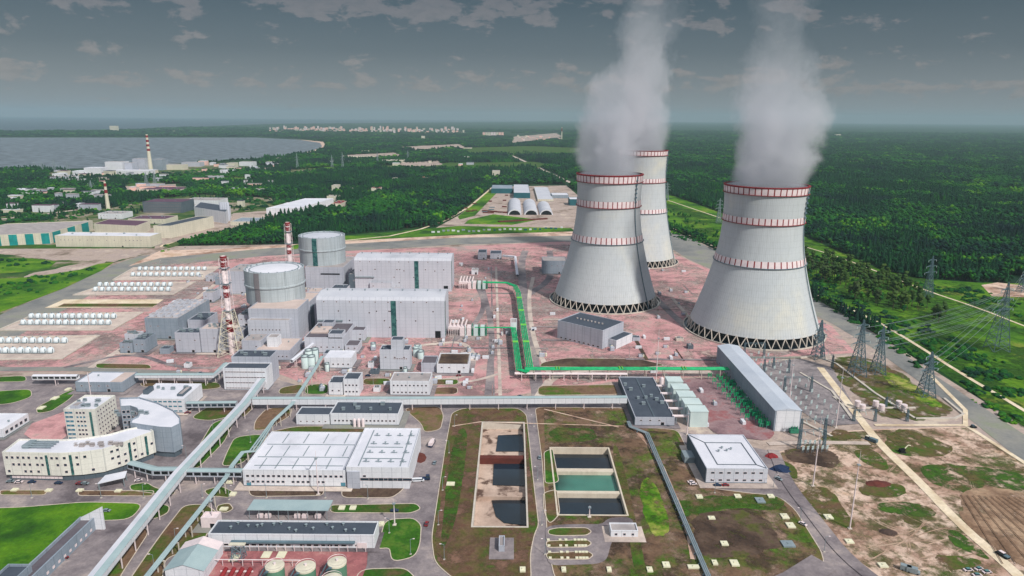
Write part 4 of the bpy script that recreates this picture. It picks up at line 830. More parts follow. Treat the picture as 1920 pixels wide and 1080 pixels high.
# horseshoe auditorium
zr = 21; ro = [(224, 748), (262, 747), (296, 757), (325, 771), (338, 785), (338, 796), (322, 804), (300, 803), (270, 799), (244, 795)]; ri = [(247, 788), (258, 783), (262, 775), (256, 767), (244, 763), (226, 764)]
poly = [G(a, b, zr) for a, b in ro + ri]; t = thing('auditorium_building', 'round grey clad building with a white roof curling around a dark courtyard', 'building', (poly[6][0], poly[6][1], 0))
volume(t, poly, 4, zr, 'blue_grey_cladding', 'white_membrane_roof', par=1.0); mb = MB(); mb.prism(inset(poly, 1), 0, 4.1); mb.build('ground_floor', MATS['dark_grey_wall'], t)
for a, b in zip(poly[10:15], poly[11:16]):
    for f in range(4): wrow(t, a, b, 4.5 + 4 * f, max(1, int(math.dist(a, b) / 3)), 2.2, 2.2, 'window_glass')
vents(t, (poly[0][0] + 6, poly[3][0] - 8, poly[9][1] + 8, poly[3][1], zr), 5, big=True)
t, R = box_b('office_building', 'white roofed office with blue window bands, behind the round grey building', 258, 348, 775, 749, 720, 'white_cladding', 'white_membrane_roof', 9, 3, 4, gl='blue_glass', ww=3)
topbox(t, R, .02, .12, .3, .6, 3, 'dark_grey_wall', 'bitumen_roof'); topbox(t, R, .78, .9, .2, .7, 1.5, 'dark_grey_wall', 'gravel_roof')
t, R = box_b('boiler_house', 'blue grey block with a pale roof and a thin flue, on the left road', 143, 232, 736, 718, 698, 'blue_grey_cladding', 'white_membrane_roof', nv=1)
mb = MB(); mb.box(R[0] + (R[1] - R[0]) * .72, R[1] - .6, R[2] + .6, R[3] - .6, R[4], R[4] + .4); mb.build('roof_panel', MATS['pinkish_roof'], t)
mb = MB(); xx, yy_ = G(172, 752); mb.tube((xx, yy_, 0), (xx, yy_, 24), .3); mb.build('flue', MATS['white_paint'], t)
box_b('garage', 'white roofed garage cut by the left edge of the photo', -60, 8, 822, 806, 776, 'white_cladding', 'white_membrane_roof', nv=3, side=5, ww=3, wh=2.5)
# bottom-left canted building
x1, yB_ = G(182, 992); hz = 6.0; x0 = G(146, 978, hz)[0]; yF = 262
t = thing('warehouse', 'long low grey building with a brown roof running off the bottom left corner', 'warehouse', (x0, yF, 0))
volume(t, [(x0, yF), (x1, yF), (x1, yB_), (x0, yB_)], 0, hz, 'blue_grey_cladding', 'brown_grey_roof', par=1.6, pw=.8)
wrow(t, (x1, yF), (x1, yB_), 1.8, 14, 1.6, 1.4, 'white_paint')
a = G(150, 974, hz); mb = MB(); mb.add([(x0, yB_ - 1, 0), (x0 + 13, yB_ - 1, 0), (x0 + 13, yB_ - 1, hz + 8), (x0, yB_ - 1, hz + 1), (x0, yB_, 0), (x0 + 13, yB_, 0), (x0 + 13, yB_, hz + 8), (x0, yB_, hz + 1)], [(0, 1, 2, 3), (4, 7, 6, 5), (3, 2, 6, 7), (1, 5, 6, 2), (0, 3, 7, 4)]); mb.build('end_wall', MATS['white_cladding'], t)
Rb = (x0 - 7, x0 + 4, yB_ - 62, yB_ - 44, hz + 3); volume(t, rect(Rb), 0, Rb[4], 'blue_grey_cladding', 'bitumen_roof', wname='annex_wall', rname='annex_roof', par=1.2)
# --- right side
R = RECT(1450, 1499, 809, 770, 649); x0, x1, y0, y1, h = R; t = thing('switchgear_hall', 'very long grey metal hall with a ridged roof beside the switchyard', 'hall', ((x0 + x1) / 2, y0, 0))
mb = MB(); mb.prism(rect(R), 0, h); mb.build('wall', MATS['blue_grey_cladding'], t); xm = (x0 + x1) / 2
mb = MB(); mb.add([(x0 - .4, y0 - .4, h), (xm, y0 - .4, h + 1.8), (x1 + .4, y0 - .4, h), (x0 - .4, y1 + .4, h), (xm, y1 + .4, h + 1.8), (x1 + .4, y1 + .4, h)], [(0, 1, 4, 3), (1, 2, 5, 4), (0, 2, 1), (3, 4, 5), (0, 3, 5, 2)]); mb.build('roof', mat('ridged_roof', (190, 196, 206), (176, 184, 196), .05, seam=6), t)
mb = MB(); mb.box(x0 + 1, x1 - 1, y0 - .2, y0 + .2, .2, h - .2); mb.build('end_wall', MATS['white_cladding'], t)
wrow(t, *LE(R), 1, 16, 3, 3, 'dark_grey_wall', name='door')
HALL = R
t, R = box_b('pump_house', 'wide dark grey roofed building at the end of the long white gallery', 1190, 1264, 799, 784, 708, 'grey_cladding', 'bitumen_roof', nv=9)
PUMP = R; mb = MB(); mb.box(R[0] - .3, R[0] + .1, R[2], R[3], 0, R[4] - .3); mb.build('side_wall', MATS['dark_grey_wall'], t); gut(R, [(.5, .02, .5, .98)], 1.2, 'dark_grey_wall', 'roof_ridge')
# cooling units
for i in range(5):
    f = i / 4; xl = 1293 + (1250 - 1293) * f * .98; yb = 801 + (742 - 801) * f; xr = 1326 + (1279 - 1326) * f
    Rc = RECT(xl, xr, yb, yb - 27 + 6 * f, yb - 30 + 4 * f); Rc = (Rc[0], Rc[1], Rc[2], Rc[2] + 11, 12)
    t = thing('ventilation_unit', ['front', 'second', 'third', 'fourth', 'rearmost'][i] + ' of the five pale mint boxes stepping back beside the dark roofed pump house', 'ventilation unit', (Rc[0], Rc[2], 0), 'pale mint ventilation boxes')
    mb = MB(); mb.prism(rect(Rc), 0, Rc[4]); mb.box(Rc[0] - .25, Rc[1] + .25, Rc[2] - .25, Rc[3] + .25, Rc[4], Rc[4] + .5); mb.build('casing', MATS['pale_mint_metal'], t)
    mb = MB(); mb.box(Rc[1] - .1, Rc[1] + .3, Rc[2] + 2, Rc[3] - 2, 2, 8); mb.build('louvre', MATS['dark_opening'], t)
    mb = MB(); zz = 6.5; mb.path([(PUMP[1] - 1, Rc[2] + 5, zz), (Rc[0] + .2, Rc[2] + 5, zz)], 1.0, 8); mb.build('duct', MATS['white_paint'], t)
    mb = MB(); mb.path([(PUMP[1] + 2, Rc[2] + 5, 0), (PUMP[1] + 2, Rc[2] + 5, zz)], .3); mb.path([(Rc[0] - 3, Rc[2] + 5, 0), (Rc[0] - 3, Rc[2] + 5, zz)], .3); mb.build('support', MATS['galvanised_steel'], t)
x, y = G(1240, 722)
for i in range(2):
    mb = MB(); mb.lathe(x + i * 4.2, y, [(1.8, 0), (1.8, 6), (1.2, 7), (.1, 7.4)], 16); o = mb.build('storage_tank', MATS['white_paint'], org=Vector((x + i * 4.2, y, 0)), smooth=True); tag(o, ['left', 'right'][i] + ' one of the two white vertical tanks behind the mint boxes', 'tank', 'white tanks by the pump house')
t, R = box_b('substation_building', 'square building with a pale flat roof outlined in dark, lower right', 1323, 1437, 907, 880, 816, 'pale_grey_cladding', 'white_membrane_roof', 7, 2, 0, par=.5, ww=2.4)
gut(R, [(.22, .12, .22, .75), (.22, .12, .86, .12), (.86, .12, .86, .75), (.22, .75, .86, .75), (.86, .12, .99, .02), (.22, .75, .02, .98)], .45, 'dark_grey_wall'); vents(t, (R[0] + 12, R[1] - 12, R[2] + 10, R[3] - 12, R[4]), 4)
mb = MB(); mb.box(R[0] - .35, R[0] + .1, R[2], R[3], 0, R[4] - .1); mb.build('side_wall', MATS['dark_grey_wall'], t); mb = MB(); mb.box(R[0] - 7, R[0] - .4, R[3] - 22, R[3] - 12, 0, 4.5); mb.build('porch', MATS['galvanised_steel'], t)
# building by tower 1
fp = [G(1045, 634), G(1129, 655), G(1168, 637)]; c = (fp[0][0] + fp[2][0] - fp[1][0], fp[0][1] + fp[2][1] - fp[1][1]); hz = HT(*fp[1], 621)
t = thing('pump_station', 'grey building with a dark roof turned at an angle below the left cooling tower', 'building', (*fp[1], 0)); volume(t, [fp[0], fp[1], fp[2], c], 0, hz, 'grey_cladding', 'bitumen_roof')
wrow(t, fp[0], fp[1], 1, 9, 2.6, 1.6, 'dark_opening'); mb = MB(); 
for i in range(8): p = Vector(fp[0]).lerp(Vector(fp[1]), .2 + .08 * i) + (Vector(c) - Vector(fp[0])) * .5; mb.box(p.x - .8, p.x + .8, p.y - .8, p.y + .8, hz, hz + 1.2)
mb.build('roof_equipment', MATS['gravel_roof'], t)
fp2 = [G(1138, 650), G(1155, 655), G(1185, 641)]; c = (fp2[0][0] + fp2[2][0] - fp2[1][0], fp2[0][1] + fp2[2][1] - fp2[1][1]); h2 = HT(*fp2[1], 640); volume(t, [fp2[0], fp2[1], fp2[2], c], 0, h2, 'white_cladding', 'bitumen_roof', wname='annex_wall', rname='annex_roof')
box_b('storage_hall', 'grey gable-like shed left of the left cooling tower', 1017, 1062, 514, 490, 482, 'blue_grey_cladding', 'gravel_roof', nv=0)
box_b('gate_house', 'small grey block standing at left of the pair beyond the turbine halls', 896, 912, 487, 474, 468, 'grey_cladding', 'bitumen_roof', nv=0); box_b('gate_house', 'small grey block standing at right of the pair beyond the turbine halls', 919, 940, 486, 476, 470, 'grey_cladding', 'bitumen_roof', nv=0)
box_b('pond_house', 'tiny white hut with a grey roof beside the right pond', 1145, 1196, 1008, 997, 982, 'white_cladding', 'gravel_roof', nv=0, nw=3, rows=1, plinth=False)
for (a, b, c_, d, e, lab) in [(935, 946, 1036, 1026, 1006, 'small grey pump box on the grass below the left pond'), (846, 0, 0, 0, 0, '')][:1]:
    box_b('pump_box', lab, a, b, c_, d, e, 'grey_cladding', 'gravel_roof', nv=0, plinth=False)
# ------------------------------------------------------------------ lattice stacks
def lattice(mb, x, y, z0, z1, w0, w1, n, r=.28, rb=.16):
    for k in range(n):
        f0, f1 = k / n, (k + 1) / n; a = w0 + (w1 - w0) * f0; b = w0 + (w1 - w0) * f1; za = z0 + (z1 - z0) * f0; zb = z0 + (z1 - z0) * f1
        c = [(-1, -1), (1, -1), (1, 1), (-1, 1)]
        for i in range(4):
            p, q = c[i], c[(i + 1) % 4]
            mb.tube((x + p[0] * a, y + p[1] * a, za), (x + p[0] * b, y + p[1] * b, zb), r, 4)
            mb.tube((x + p[0] * a, y + p[1] * a, za), (x + q[0] * b, y + q[1] * b, zb), rb, 3); mb.tube((x + q[0] * a, y + q[1] * a, za), (x + p[0] * b, y + p[1] * b, zb), rb, 3)
            mb.tube((x + p[0] * b, y + p[1] * b, zb), (x + q[0] * b, y + q[1] * b, zb), rb, 3)
def stack(label, x, y, h, group='striped lattice stacks'):
    t = thing('ventilation_stack', label, 'stack', (x, y, 0), group); mb = MB(); mb.lathe(x, y, [(2.6, 0), (2.6, h - 1), (2.2, h - 1), (2.2, h - 4)], 20); mb.build('flue', MATS['white_paint'], t, smooth=True)
    for a, b in ((.99, .945), (.93, .885), (.70, .67), (.635, .585), (.36, .315), (.285, .235)): mb = MB(); mb.lathe(x, y, [(2.6, h * b - .1), (3.0, h * b), (3.0, h * a), (2.6, h * a + .1)], 20); mb.build('red_band', MATS['red_paint'], t)
    mb = MB(); lattice(mb, x, y, 0, h * .45, 10, 3.9, 6, .42, .2); mb.build('lattice_base', MATS['cream_paint'], t); mb = MB(); lattice(mb, x, y, h * .45, h * .97, 3.9, 3.1, 8, .22, .08); mb.build('lattice_shaft', MATS['white_paint'], t)
    for z in (.45, .72, .87): mb = MB(); mb.box(x - 4, x + 4, y - 4, y + 4, h * z, h * z + .3); mb.build('platform', MATS['dark_steel'], t)
x, y = G(436, 664); hs = HT(x, y, 478); stack('nearer red and white lattice stack, left of the front round reactor', x, y, hs)
best = min(range(490, 640), key=lambda py: abs(HT(*G(549, py), 415) - hs)); x, y = G(549, best); stack('farther red and white lattice stack, between the two round reactors', x, y, hs)
# ------------------------------------------------------------------ galleries
def gallery(label, pts, ztop, hgt, wd, wall='white_cladding', roof='teal_roof', band=None, post=18, name='covered_gallery', nudge=0):
    Q = [Vector(G(*p, ztop)) for p in pts]; t = thing(name, label, 'gallery', (Q[0].x, Q[0].y, 0), 'covered galleries'); zb = ztop - hgt
    mb = MB(); ribbon(mb, [tuple(q) for q in Q], wd, ztop - .3, hgt - .3); ribbon(mb, [tuple(q) for q in Q][::-1], wd, zb - 0.0); 
    mb.build('wall', MATS[wall], t)
    # shallow pitched roof
    n = len(Q); mb = MB(); Ls = []; 
    for i in range(n):
        a = Q[max(i - 1, 0)]; b = Q[min(i + 1, n - 1)]; d = (b - a).normalized(); nn = Vector((-d.y, d.x)) * (wd / 2 + .35); Ls.append((Q[i] + nn, Q[i], Q[i] - nn))
    vs = []
    for l, c, r_ in Ls: vs += [(l.x, l.y, ztop - .25), (c.x, c.y, ztop + .45), (r_.x, r_.y, ztop - .25)]
    fs = []
    for i in range(n - 1): fs += [(3 * i, 3 * i + 1, 3 * i + 4, 3 * i + 3)[::-1], (3 * i + 1, 3 * i + 2, 3 * i + 5, 3 * i + 4)[::-1]]
    mb.add(vs, fs); mb.m = [0, 1] * (n - 1); mb.build('roof', [MATS['white_membrane_roof' if 'diagonal covered' in label else roof], MATS[roof]], t)
    if band:
        for s in (-1, 1):
            for a, b in zip(Q, Q[1:]):
                d = (b - a); L = d.length; u = d / L; nn = Vector((-u.y, u.x)) * (wd / 2 + .06) * s; k = max(1, int(L / 4.5))
                for j in range(k): p = a + u * (L * (j + .1) / k) + nn; q = a + u * (L * (j + .9) / k) + nn; mb = MB(); ribbon(mb, [tuple(p), tuple(q)], .1, ztop - .9, hgt * .5); mb.build('window', MATS[band], t)
    c = 0
    for a, b in zip(Q, Q[1:]):
        d = b - a; L = d.length; u = d / L; k = max(1, int(L / post)); nn = Vector((-u.y, u.x)) * (wd / 2 - .5)
        for j in range(k):
            p = a + u * (L * (j + .5) / k)
            if c > 40: break
            mb = MB()
            for s in (-1, 1): mb.tube((p.x + nn.x * s, p.y + nn.y * s, 0), (p.x + nn.x * s, p.y + nn.y * s, zb), .32, 4)
            mb.tube((p.x - nn.x, p.y - nn.y, zb - .4), (p.x + nn.x, p.y + nn.y, zb - .4), .3, 4); mb.build('support', MATS['white_paint'], t); c += 1
    return t
gallery('long diagonal covered gallery with a teal roof crossing the lower left', [(140, 1125), (336, 883), (458, 753), (492, 708)], 10.5, 3.6, 6.0, band=None, post=14)
gallery('long straight white gallery running across the middle to the dark roofed pump house', [(474, 745.5), (800, 745), (1175, 743)], 10, 5.0, 4.2, post=20)
gallery('glazed gallery leading from the curved office to the diagonal gallery', [(244, 866), (290, 878), (333, 878)], 9, 3.8, 4.5, 'grey_cladding', band='dark_opening', post=10)
gallery('glazed gallery leading from the diagonal gallery to the large white hall', [(350, 880), (456, 881)], 9, 3.8, 4.5, 'grey_cladding', band='dark_opening', post=10)
gallery('raised gallery on white posts running left from the tall white building', [(255, 701), (400, 701), (424, 680)], 10, 2.8, 4.5, band=None, post=12)
gallery('short glazed gallery from the blue banded office to the diagonal gallery', [(350, 754), (444, 753)], 8, 3.8, 4.0, 'grey_cladding', band='window_glass', post=14)
gallery('short bridge with dark openings left of the blue grey block', [(62, 703), (146, 703)], 9, 3.4, 4.0, 'white_cladding', 'white_membrane_roof', band='dark_opening', post=26)
gallery('white conveyor bridge rising beside the low block under the front reactor', [(546, 675), (590, 640), (603, 600)], 10, 2.4, 2.6, 'white_cladding', 'white_membrane_roof', post=14)
gallery('grey footbridge at the top of the straight green pipe rack', [(943, 478), (966, 480), (970, 515)], 8, 2.6, 3, 'grey_cladding', 'white_membrane_roof', post=14)
# entrance canopy of the office
x, y = G(210, 893, 6); t = thing('entrance_canopy', 'tilted pale canopy in front of the curved office entrance', 'canopy', (x, y, 0)); mb = MB(); mb.add([(x - 5, y - 7, 5), (x + 9, y - 2, 6.5), (x + 6, y + 6, 6.5), (x - 6, y + 3, 5), (x - 5, y - 7, 4.6), (x + 9, y - 2, 6.1), (x + 6, y + 6, 6.1), (x - 6, y + 3, 4.6)], [(0, 1, 2, 3), (0, 4, 5, 1), (1, 5, 6, 2), (3, 2, 6, 7), (0, 3, 7, 4)]); mb.build('roof', MATS['white_membrane_roof'], t)
for px_, py_, z in ((x - 5, y - 6, 5), (x + 8, y - 2, 6.2), (x - 5.5, y + 2.5, 5), (x + 5.6, y + 5, 6.2)): mb = MB(); mb.tube((px_, py_, 0), (px_, py_, z), .25); mb.build('post', MATS['galvanised_steel'], t)
# ------------------------------------------------------------------ pipe racks
def rack(label, pts, z, offs, r, m_='green_pipe', post=16, pm='pale_concrete', name='pipe_rack', group='pipe racks', zs=None):
    Q = [Vector(G(*p, z)) for p in pts]; t = thing(name, label, 'pipe rack', (Q[0].x, Q[0].y, 0), group)
    for o in offs:
        P_ = []
        for i in range(len(Q)):
            a = Q[max(i - 1, 0)]; b = Q[min(i + 1, len(Q) - 1)]; d = (b - a).normalized(); nn = Vector((-d.y, d.x))
            if 0 < i < len(Q) - 1:
                d1 = (Q[i] - a).normalized(); k = max(.45, abs(Vector((-d1.y, d1.x)).dot(nn))); p = Q[i] + nn * o / k
            else: p = Q[i] + nn * o
            P_.append((p.x, p.y, z + (0 if o < 98 else 1)))
        mb = MB(); mb.path(P_, r, 8); mb.build('pipe', MATS[m_], t)
    w_ = max(abs(o) for o in offs) + .8
    if m_ == 'green_pipe' and len(offs) > 2:
        for a, b in zip(Q, Q[1:]):
            L_ = (b - a).length; u = (b - a) / L_
            for j in range(int(L_ / 55)): p = a + u * (27 + 55 * j); mb = MB(); nn = Vector((-u.y, u.x)) * (w_ - .4); mb.tube((p.x - nn.x, p.y - nn.y, z + r + .2), (p.x + nn.x, p.y + nn.y, z + r + .2), .5, 5); q_ = p + u * 2.5; mb.tube((q_.x - nn.x, q_.y - nn.y, z + r + .2), (q_.x + nn.x, q_.y + nn.y, z + r + .2), .5, 5); mb.build('expansion_joint', mat('lime_paint', (130, 206, 80), (110, 190, 80), .5), t)
    for a, b in zip(Q, Q[1:]):
        d = b - a; L = d.length; u = d / L; k = max(1, int(L / post)); nn = Vector((-u.y, u.x)) * w_
        for j in range(k):
            p = a + u * (L * (j + .5) / k); mb = MB()
            for s in (-1, 1): mb.tube((p.x + nn.x * s, p.y + nn.y * s, 0), (p.x + nn.x * s, p.y + nn.y * s, z - r), .35, 4)
            mb.tube((p.x - nn.x, p.y - nn.y, z - r - .2), (p.x + nn.x, p.y + nn.y, z - r - .2), .35, 4); mb.build('trestle', MATS[pm], t)
    return t
rack('long bright green pipe rack running right to the long grey hall', [(984, 691), (1366, 691)], 9, (-2.6, -1, .7, 2.4), .62)
rack('bright green pipe rack running straight back beside the asphalt road, right bundle', [(906, 529), (950, 530), (966, 536), (972, 548), (994, 690)], 9, (-2.6, -1, .6, 2.2), .66)
rack('bright green pipe rack ending at a small white block, left bundle', [(962, 612), (964, 625), (973, 693), (990, 697)], 8, (-2, -.6, .8, 2.2), .62)
rack('single green pipe from the front turbine hall to the left green bundle', [(890, 614), (960, 614)], 9, (-.6, .6), .5)
rack('white service walkway rack under the long green pipes', [(965, 700), (1176, 701)], 6, (-1.4, 0, 1.4), .5, 'white_paint', 12, 'white_paint')
rack('pale teal pipe rack following the road on the lower left', [(256, 1105), (425, 893), (436, 872), (455, 848), (474, 846), (512, 790), (548, 757), (592, 690), (604, 668)], 7.5, (-.9, .1, 1.0), .55, 'teal_roof', 13)
x, y = G(962, 625); bx_ = RECT(957, 969, 628, 606, 598); bldg('pipe_tower', 'small white block where the left green pipes begin', bx_, 'white_cladding', 'gravel_roof')
rack('grey steel conduit running diagonally down to the bottom edge', [(1178, 790), (1182, 800), (1213, 812), (1330, 1085)], 2.0, (-.9, 0, .9), .45, 'galvanised_steel', 8, 'dark_steel')
# green transformer banks at the turbine hall ends
def bank(label, px, py, n, s=1.0):
    x, y = G(px, py); t = thing('transformer_bank', label, 'transformers', (x, y, 0), 'green transformer banks')
    for i in range(n):
        xx = x + i * 7 * s; mb = MB(); mb.box(xx, xx + 4.5 * s, y - 4, y + 8, .3, 9); mb.build('fire_wall', MATS['white_paint' if i < 2 else 'pale_mint_metal'], t)
        mb = MB(); mb.box(xx + 4.6, xx + 6.6, y - 3, y + 6, .3, 5.5); mb.path([(xx + 5.5, y - 3.4, 3), (xx + 5.5, y - 3.4, 9.5), (xx + 5.5, y + 6, 10.5)], .5); mb.build('transformer', MATS['green_paint' if i > 0 else 'pale_mint_metal'], t)
        for j in range(3): mb = MB(); mb.lathe(xx + 5.6, y - 2 + j * 3, [(.35, 5.5), (.5, 6.5), (.3, 8.5)], 8); mb.build('bushing', MATS['green_pipe' if i > 1 else 'white_paint'], t)
    mb = MB(); mb.box(x - 12, x, y - 3, y + 6, 7, 9.5)
    for k in range(6): mb.box(x - 12 + 2.2 * k, x - 11.5 + 2.2 * k, y - 3, y - 2.5, 0, 7)
    mb.build('bus_platform', MATS['white_paint'], t)
    for k in range(5): mb = MB(); mb.tube((x - 11 + k * 4, y + 1, 9.5), (x - 9 + k * 4, y + 3, 16), .9, 8); mb.build('air_duct', MATS['white_paint'], t)
bank('white and green transformer bank at the right end of the front turbine hall', 863, 628, 4); bank('white and green transformer bank at the right end of the rear turbine hall', 878, 541, 4, .9)
# ------------------------------------------------------------------ domed vessel arrays
def vessel_proto():
    t = thing('storage_vessel', 'x', 'vessel'); mb = MB(); mb.lathe(0, 0, [(2.7, .3), (3.1, 1.6), (3.0, 3.4), (2.5, 4.9), (1.5, 5.7), (.1, 6.0)], 14); mb.build('tank_shell', mat('vessel_white', (220, 227, 230), (200, 209, 214), .3, fine=.3), t, smooth=True)
    mb = MB(); mb.lathe(0, 0, [(3.2, 0), (3.2, .35), (.1, .35)], 12); mb.build('base', MATS['dark_grey_wall'], t); mb = MB(); mb.path([(2.4, -2.2, .4), (3.6, -2.8, 2.5), (3.6, -2.8, 5.2)], .3); mb.build('riser_pipe', MATS['dark_steel'], t); mb = MB(); mb.lathe(0, 0, [(.5, 5.9), (.5, 6.7), (.1, 6.8)], 8); pm_ = MB(); pm_.path([(-3.2, -3.2, 1.2), (3.2, -3.2, 1.2)], .45); pm_.build('header_pipe', MATS['galvanised_steel'], t); mb.build('valve', MATS['dark_steel'], t); return t
vp = vessel_proto(); first = True
ARR = [('rearmost array by the road', [(263, 384, 507), (250, 372, 518)], 12, [(212, 526), (250, 503), (412, 501), (380, 525)]), ('second array from the back', [(188, 320, 537), (180, 316, 546)], 12, [(138, 554), (205, 532), (366, 530), (324, 553)]),
       ('third array from the back', [(60, 214, 597), (45, 204, 609)], 13, [(-2, 620), (66, 590), (268, 587), (210, 620)]), ('nearest array at left edge', [(-26, 122, 643), (-44, 96, 662)], 11, [(-60, 676), (-60, 634), (186, 631), (116, 674)])]
for nm, rows, n, padp in ARR:
    sheet('concrete_pad', padp, .34, g_conc); q = P2(padp); mb = MB(); ribbon(mb, q + [q[0]], 2.5, 1.3, 1.0); o = mb.build('retaining_wall', MATS['pale_concrete']); tag(o, 'low pale retaining wall around the vessels of ' + nm, 'wall', 'retaining walls')
    for ri, (xa, xb, py) in enumerate(rows):
        for i in range(n):
            x, y = G(xa + (xb - xa) * i / (n - 1), py); lab = '%s white domed vessel of the %s row, %s' % (ORD[i], 'rear' if ri == 0 else 'front', nm)
            if len(lab.split()) > 16 + 9: lab = lab
            if first: vp.location = (x, y, 0); vp['label'] = lab; vp['group'] = 'white domed vessels'; first = False
            else: dup(vp, (x, y, 0), label=lab)
q = [(84, 578), (120, 562), (307, 562), (286, 577)]; sheet('concrete_pad', q, .34, g_track); sheet('grass', [(108, 576), (120, 570), (296, 570), (286, 576)], .4, g_browng)
# ------------------------------------------------------------------ bottom tanks
def tank(label, px, py, rpx, h=9):
    x, y = G(px, py, h); R = rpx / abs(PR(x + 1, y, h)[0] - PR(x, y, h)[0]); t = thing('storage_tank', label, 'tank', (x, y, 0), 'green storage tanks with cream tops')
    mb = MB(); mb.lathe(x, y, [(R, 0), (R, h - .8)], 28); mb.build('tank_wall', mat('sage_green_paint', (96, 140, 116), (84, 126, 104), .2), t, smooth=True); mb = MB(); mb.lathe(x, y, [(R + .15, h - .9), (R + .15, h), (R * .5, h + .5), (.1, h + .7)], 28); mb.build('tank_roof', MATS['cream_paint'], t)
    mb = MB()
    for k in range(14): a = 2.6 + k * .13; mb.box(x + (R + .7) * math.cos(a) - .7, x + (R + .7) * math.cos(a) + .7, y + (R + .7) * math.sin(a) - .7, y + (R + .7) * math.sin(a) + .7, h * (k + 1) / 14 - .2, h * (k + 1) / 14)
    mb.path([(x - R - 5, y - 3, 0), (x - R, y, h)], .35); mb.build('stairs', MATS['dark_steel'], t)
    mb = MB(); mb.lathe(x, y, [(R, h + .9), (R + .1, h + 1.1)], 28); mb.lathe(x, y, [(.6, h + .5), (.6, h + 1.6)], 8, cap=True); mb.build('railing', MATS['white_paint'], t)
tank('leftmost green tank with a cream top near the bottom edge', 515, 1060, 17); tank('middle green tank with a cream top near the bottom edge', 573, 1062, 18); tank('large green tank with a cream top, right of the others', 632, 1053, 17); tank('green tank with a cream top cut by the bottom edge, nearest of all', 622, 1086, 19, 8)
x, y = G(440, 1082); t = thing('fire_pump', 'dark red pump set with pipes on the red paving', 'pump', (x, y, 0)); mb = MB()
for i in range(4): mb.tube((x - 6 + 4 * i, y - 2, .8), (x - 5 + 4 * i, y + 3, 2.8), 1.1, 8)
mb.build('pump_casing', MATS['red_paint'], t); mb = MB(); mb.path([(x - 8, y + 3, 1), (x + 8, y + 3, 1)], .5); mb.path([(x - 14, y + 8, 4), (x + 30, y + 8, 4)], .25)
for i in range(9): mb.tube((x - 14 + i * 5, y + 8, .3), (x - 14 + i * 5, y + 8, 4), .18)
mb.build('pipe', MATS['white_paint'], t)
for i, (px, py) in enumerate([(398, 1052), (440, 1048), (500, 1042), (528, 1042)]):
    x, y = G(px, py); mb = MB(); mb.box(x - 2.2, x + 2.2, y - 2.6, y + 2.6, .3, .8); o = mb.build('concrete_cover', MATS['cream_slab'], org=Vector((x, y, .3))); tag(o, ORD[i] + ' cream cover slab from the left on the red paving', 'slab', 'cream cover slabs on the red paving')
x, y = G(448, 1050); t = thing('pipe_tower', 'small dark steel frame with a cream top on the red paving', 'frame', (x, y, 0)); mb = MB(); lattice(mb, x, y, 0, 9, 3, 2, 3, .2, .12); mb.build('frame', MATS['dark_steel'], t); mb = MB(); mb.box(x - 4, x + 4, y - 1, y + 1, 9, 9.5); mb.build('top', MATS['cream_paint'], t)
# round white reactors in the switchyard
x0r = [(1607, 757), (1616, 764), (1641, 757), (1652, 764), (1684, 757), (1694, 764)]
for i, (px, py) in enumerate(x0r):
    x, y = G(px, py + 8); t = thing('shunt_reactor', ORD[i] + ' round white reactor from the left in the fenced row of the switchyard', 'electrical reactor', (x, y, 0), 'round white reactors'); mb = MB(); mb.lathe(x, y, [(2.2, 1.6), (2.2, 6.0), (.1, 6.1)], 16); mb.build('coil', MATS['white_paint'], t)
    mb = MB(); mb.box(x - 2.2, x + 2.2, y - 2.2, y + 2.2, .3, 1.0); mb.build('base', MATS['concrete'] if 'concrete' in MATS else MATS['pale_concrete'], t)
    for s in (-1, 1): mb = MB(); mb.tube((x + s * 1.4, y, .9), (x + s * 1.4, y, 1.8), .3); mb.build('leg', MATS['dark_steel'], t)
# ------------------------------------------------------------------ masts, pylons, gantries
def mast(label, px, pyb, pyt, r=.42, m_='white_paint'):
    x, y = G(px, pyb); h = HT(x, y, pyt); t = thing('lightning_mast', label, 'mast', (x, y, 0), 'white lightning masts'); mb = MB(); mb.tube((x, y, 0), (x, y, h * .5), r, 8, 0, r * .75); mb.tube((x, y, h * .5), (x, y, h), r * .75, 8, 0, r * .2); mb.build('pole', MATS[m_], t); mb = MB(); mb.box(x - 1, x + 1, y - 1, y + 1, 0, .7); mb.build('base', MATS['pale_concrete'], t)
    mb = MB(); mb.box(x - .8, x + .8, y - .8, y + .8, h * .82, h * .82 + .5); mb.build('lamp_ring', MATS['galvanised_steel'], t)
for a in [('tall white mast standing on the sandy plot, nearest to the bottom', 1593, 992, 845), ('tall white mast between the sandy plot and the substation building', 1524, 912, 780), ('tall white mast at the corner of the switchyard gravel', 1567, 802, 688), ('tall white mast right beside the long grey hall', 1480, 752, 670), ('tall white mast behind the long green pipes', 1230, 714, 617), ('white mast in front of the mint boxes', 1288, 815, 768), ('thin mast in front of the big white hall', 597, 928, 845), ('thin mast beside the dark roofed service building', 740, 985, 936), ('thin mast left of the service road junction', 400, 985, 930), ('thin mast by the right pond', 1105, 970, 948)]: mast(*a)
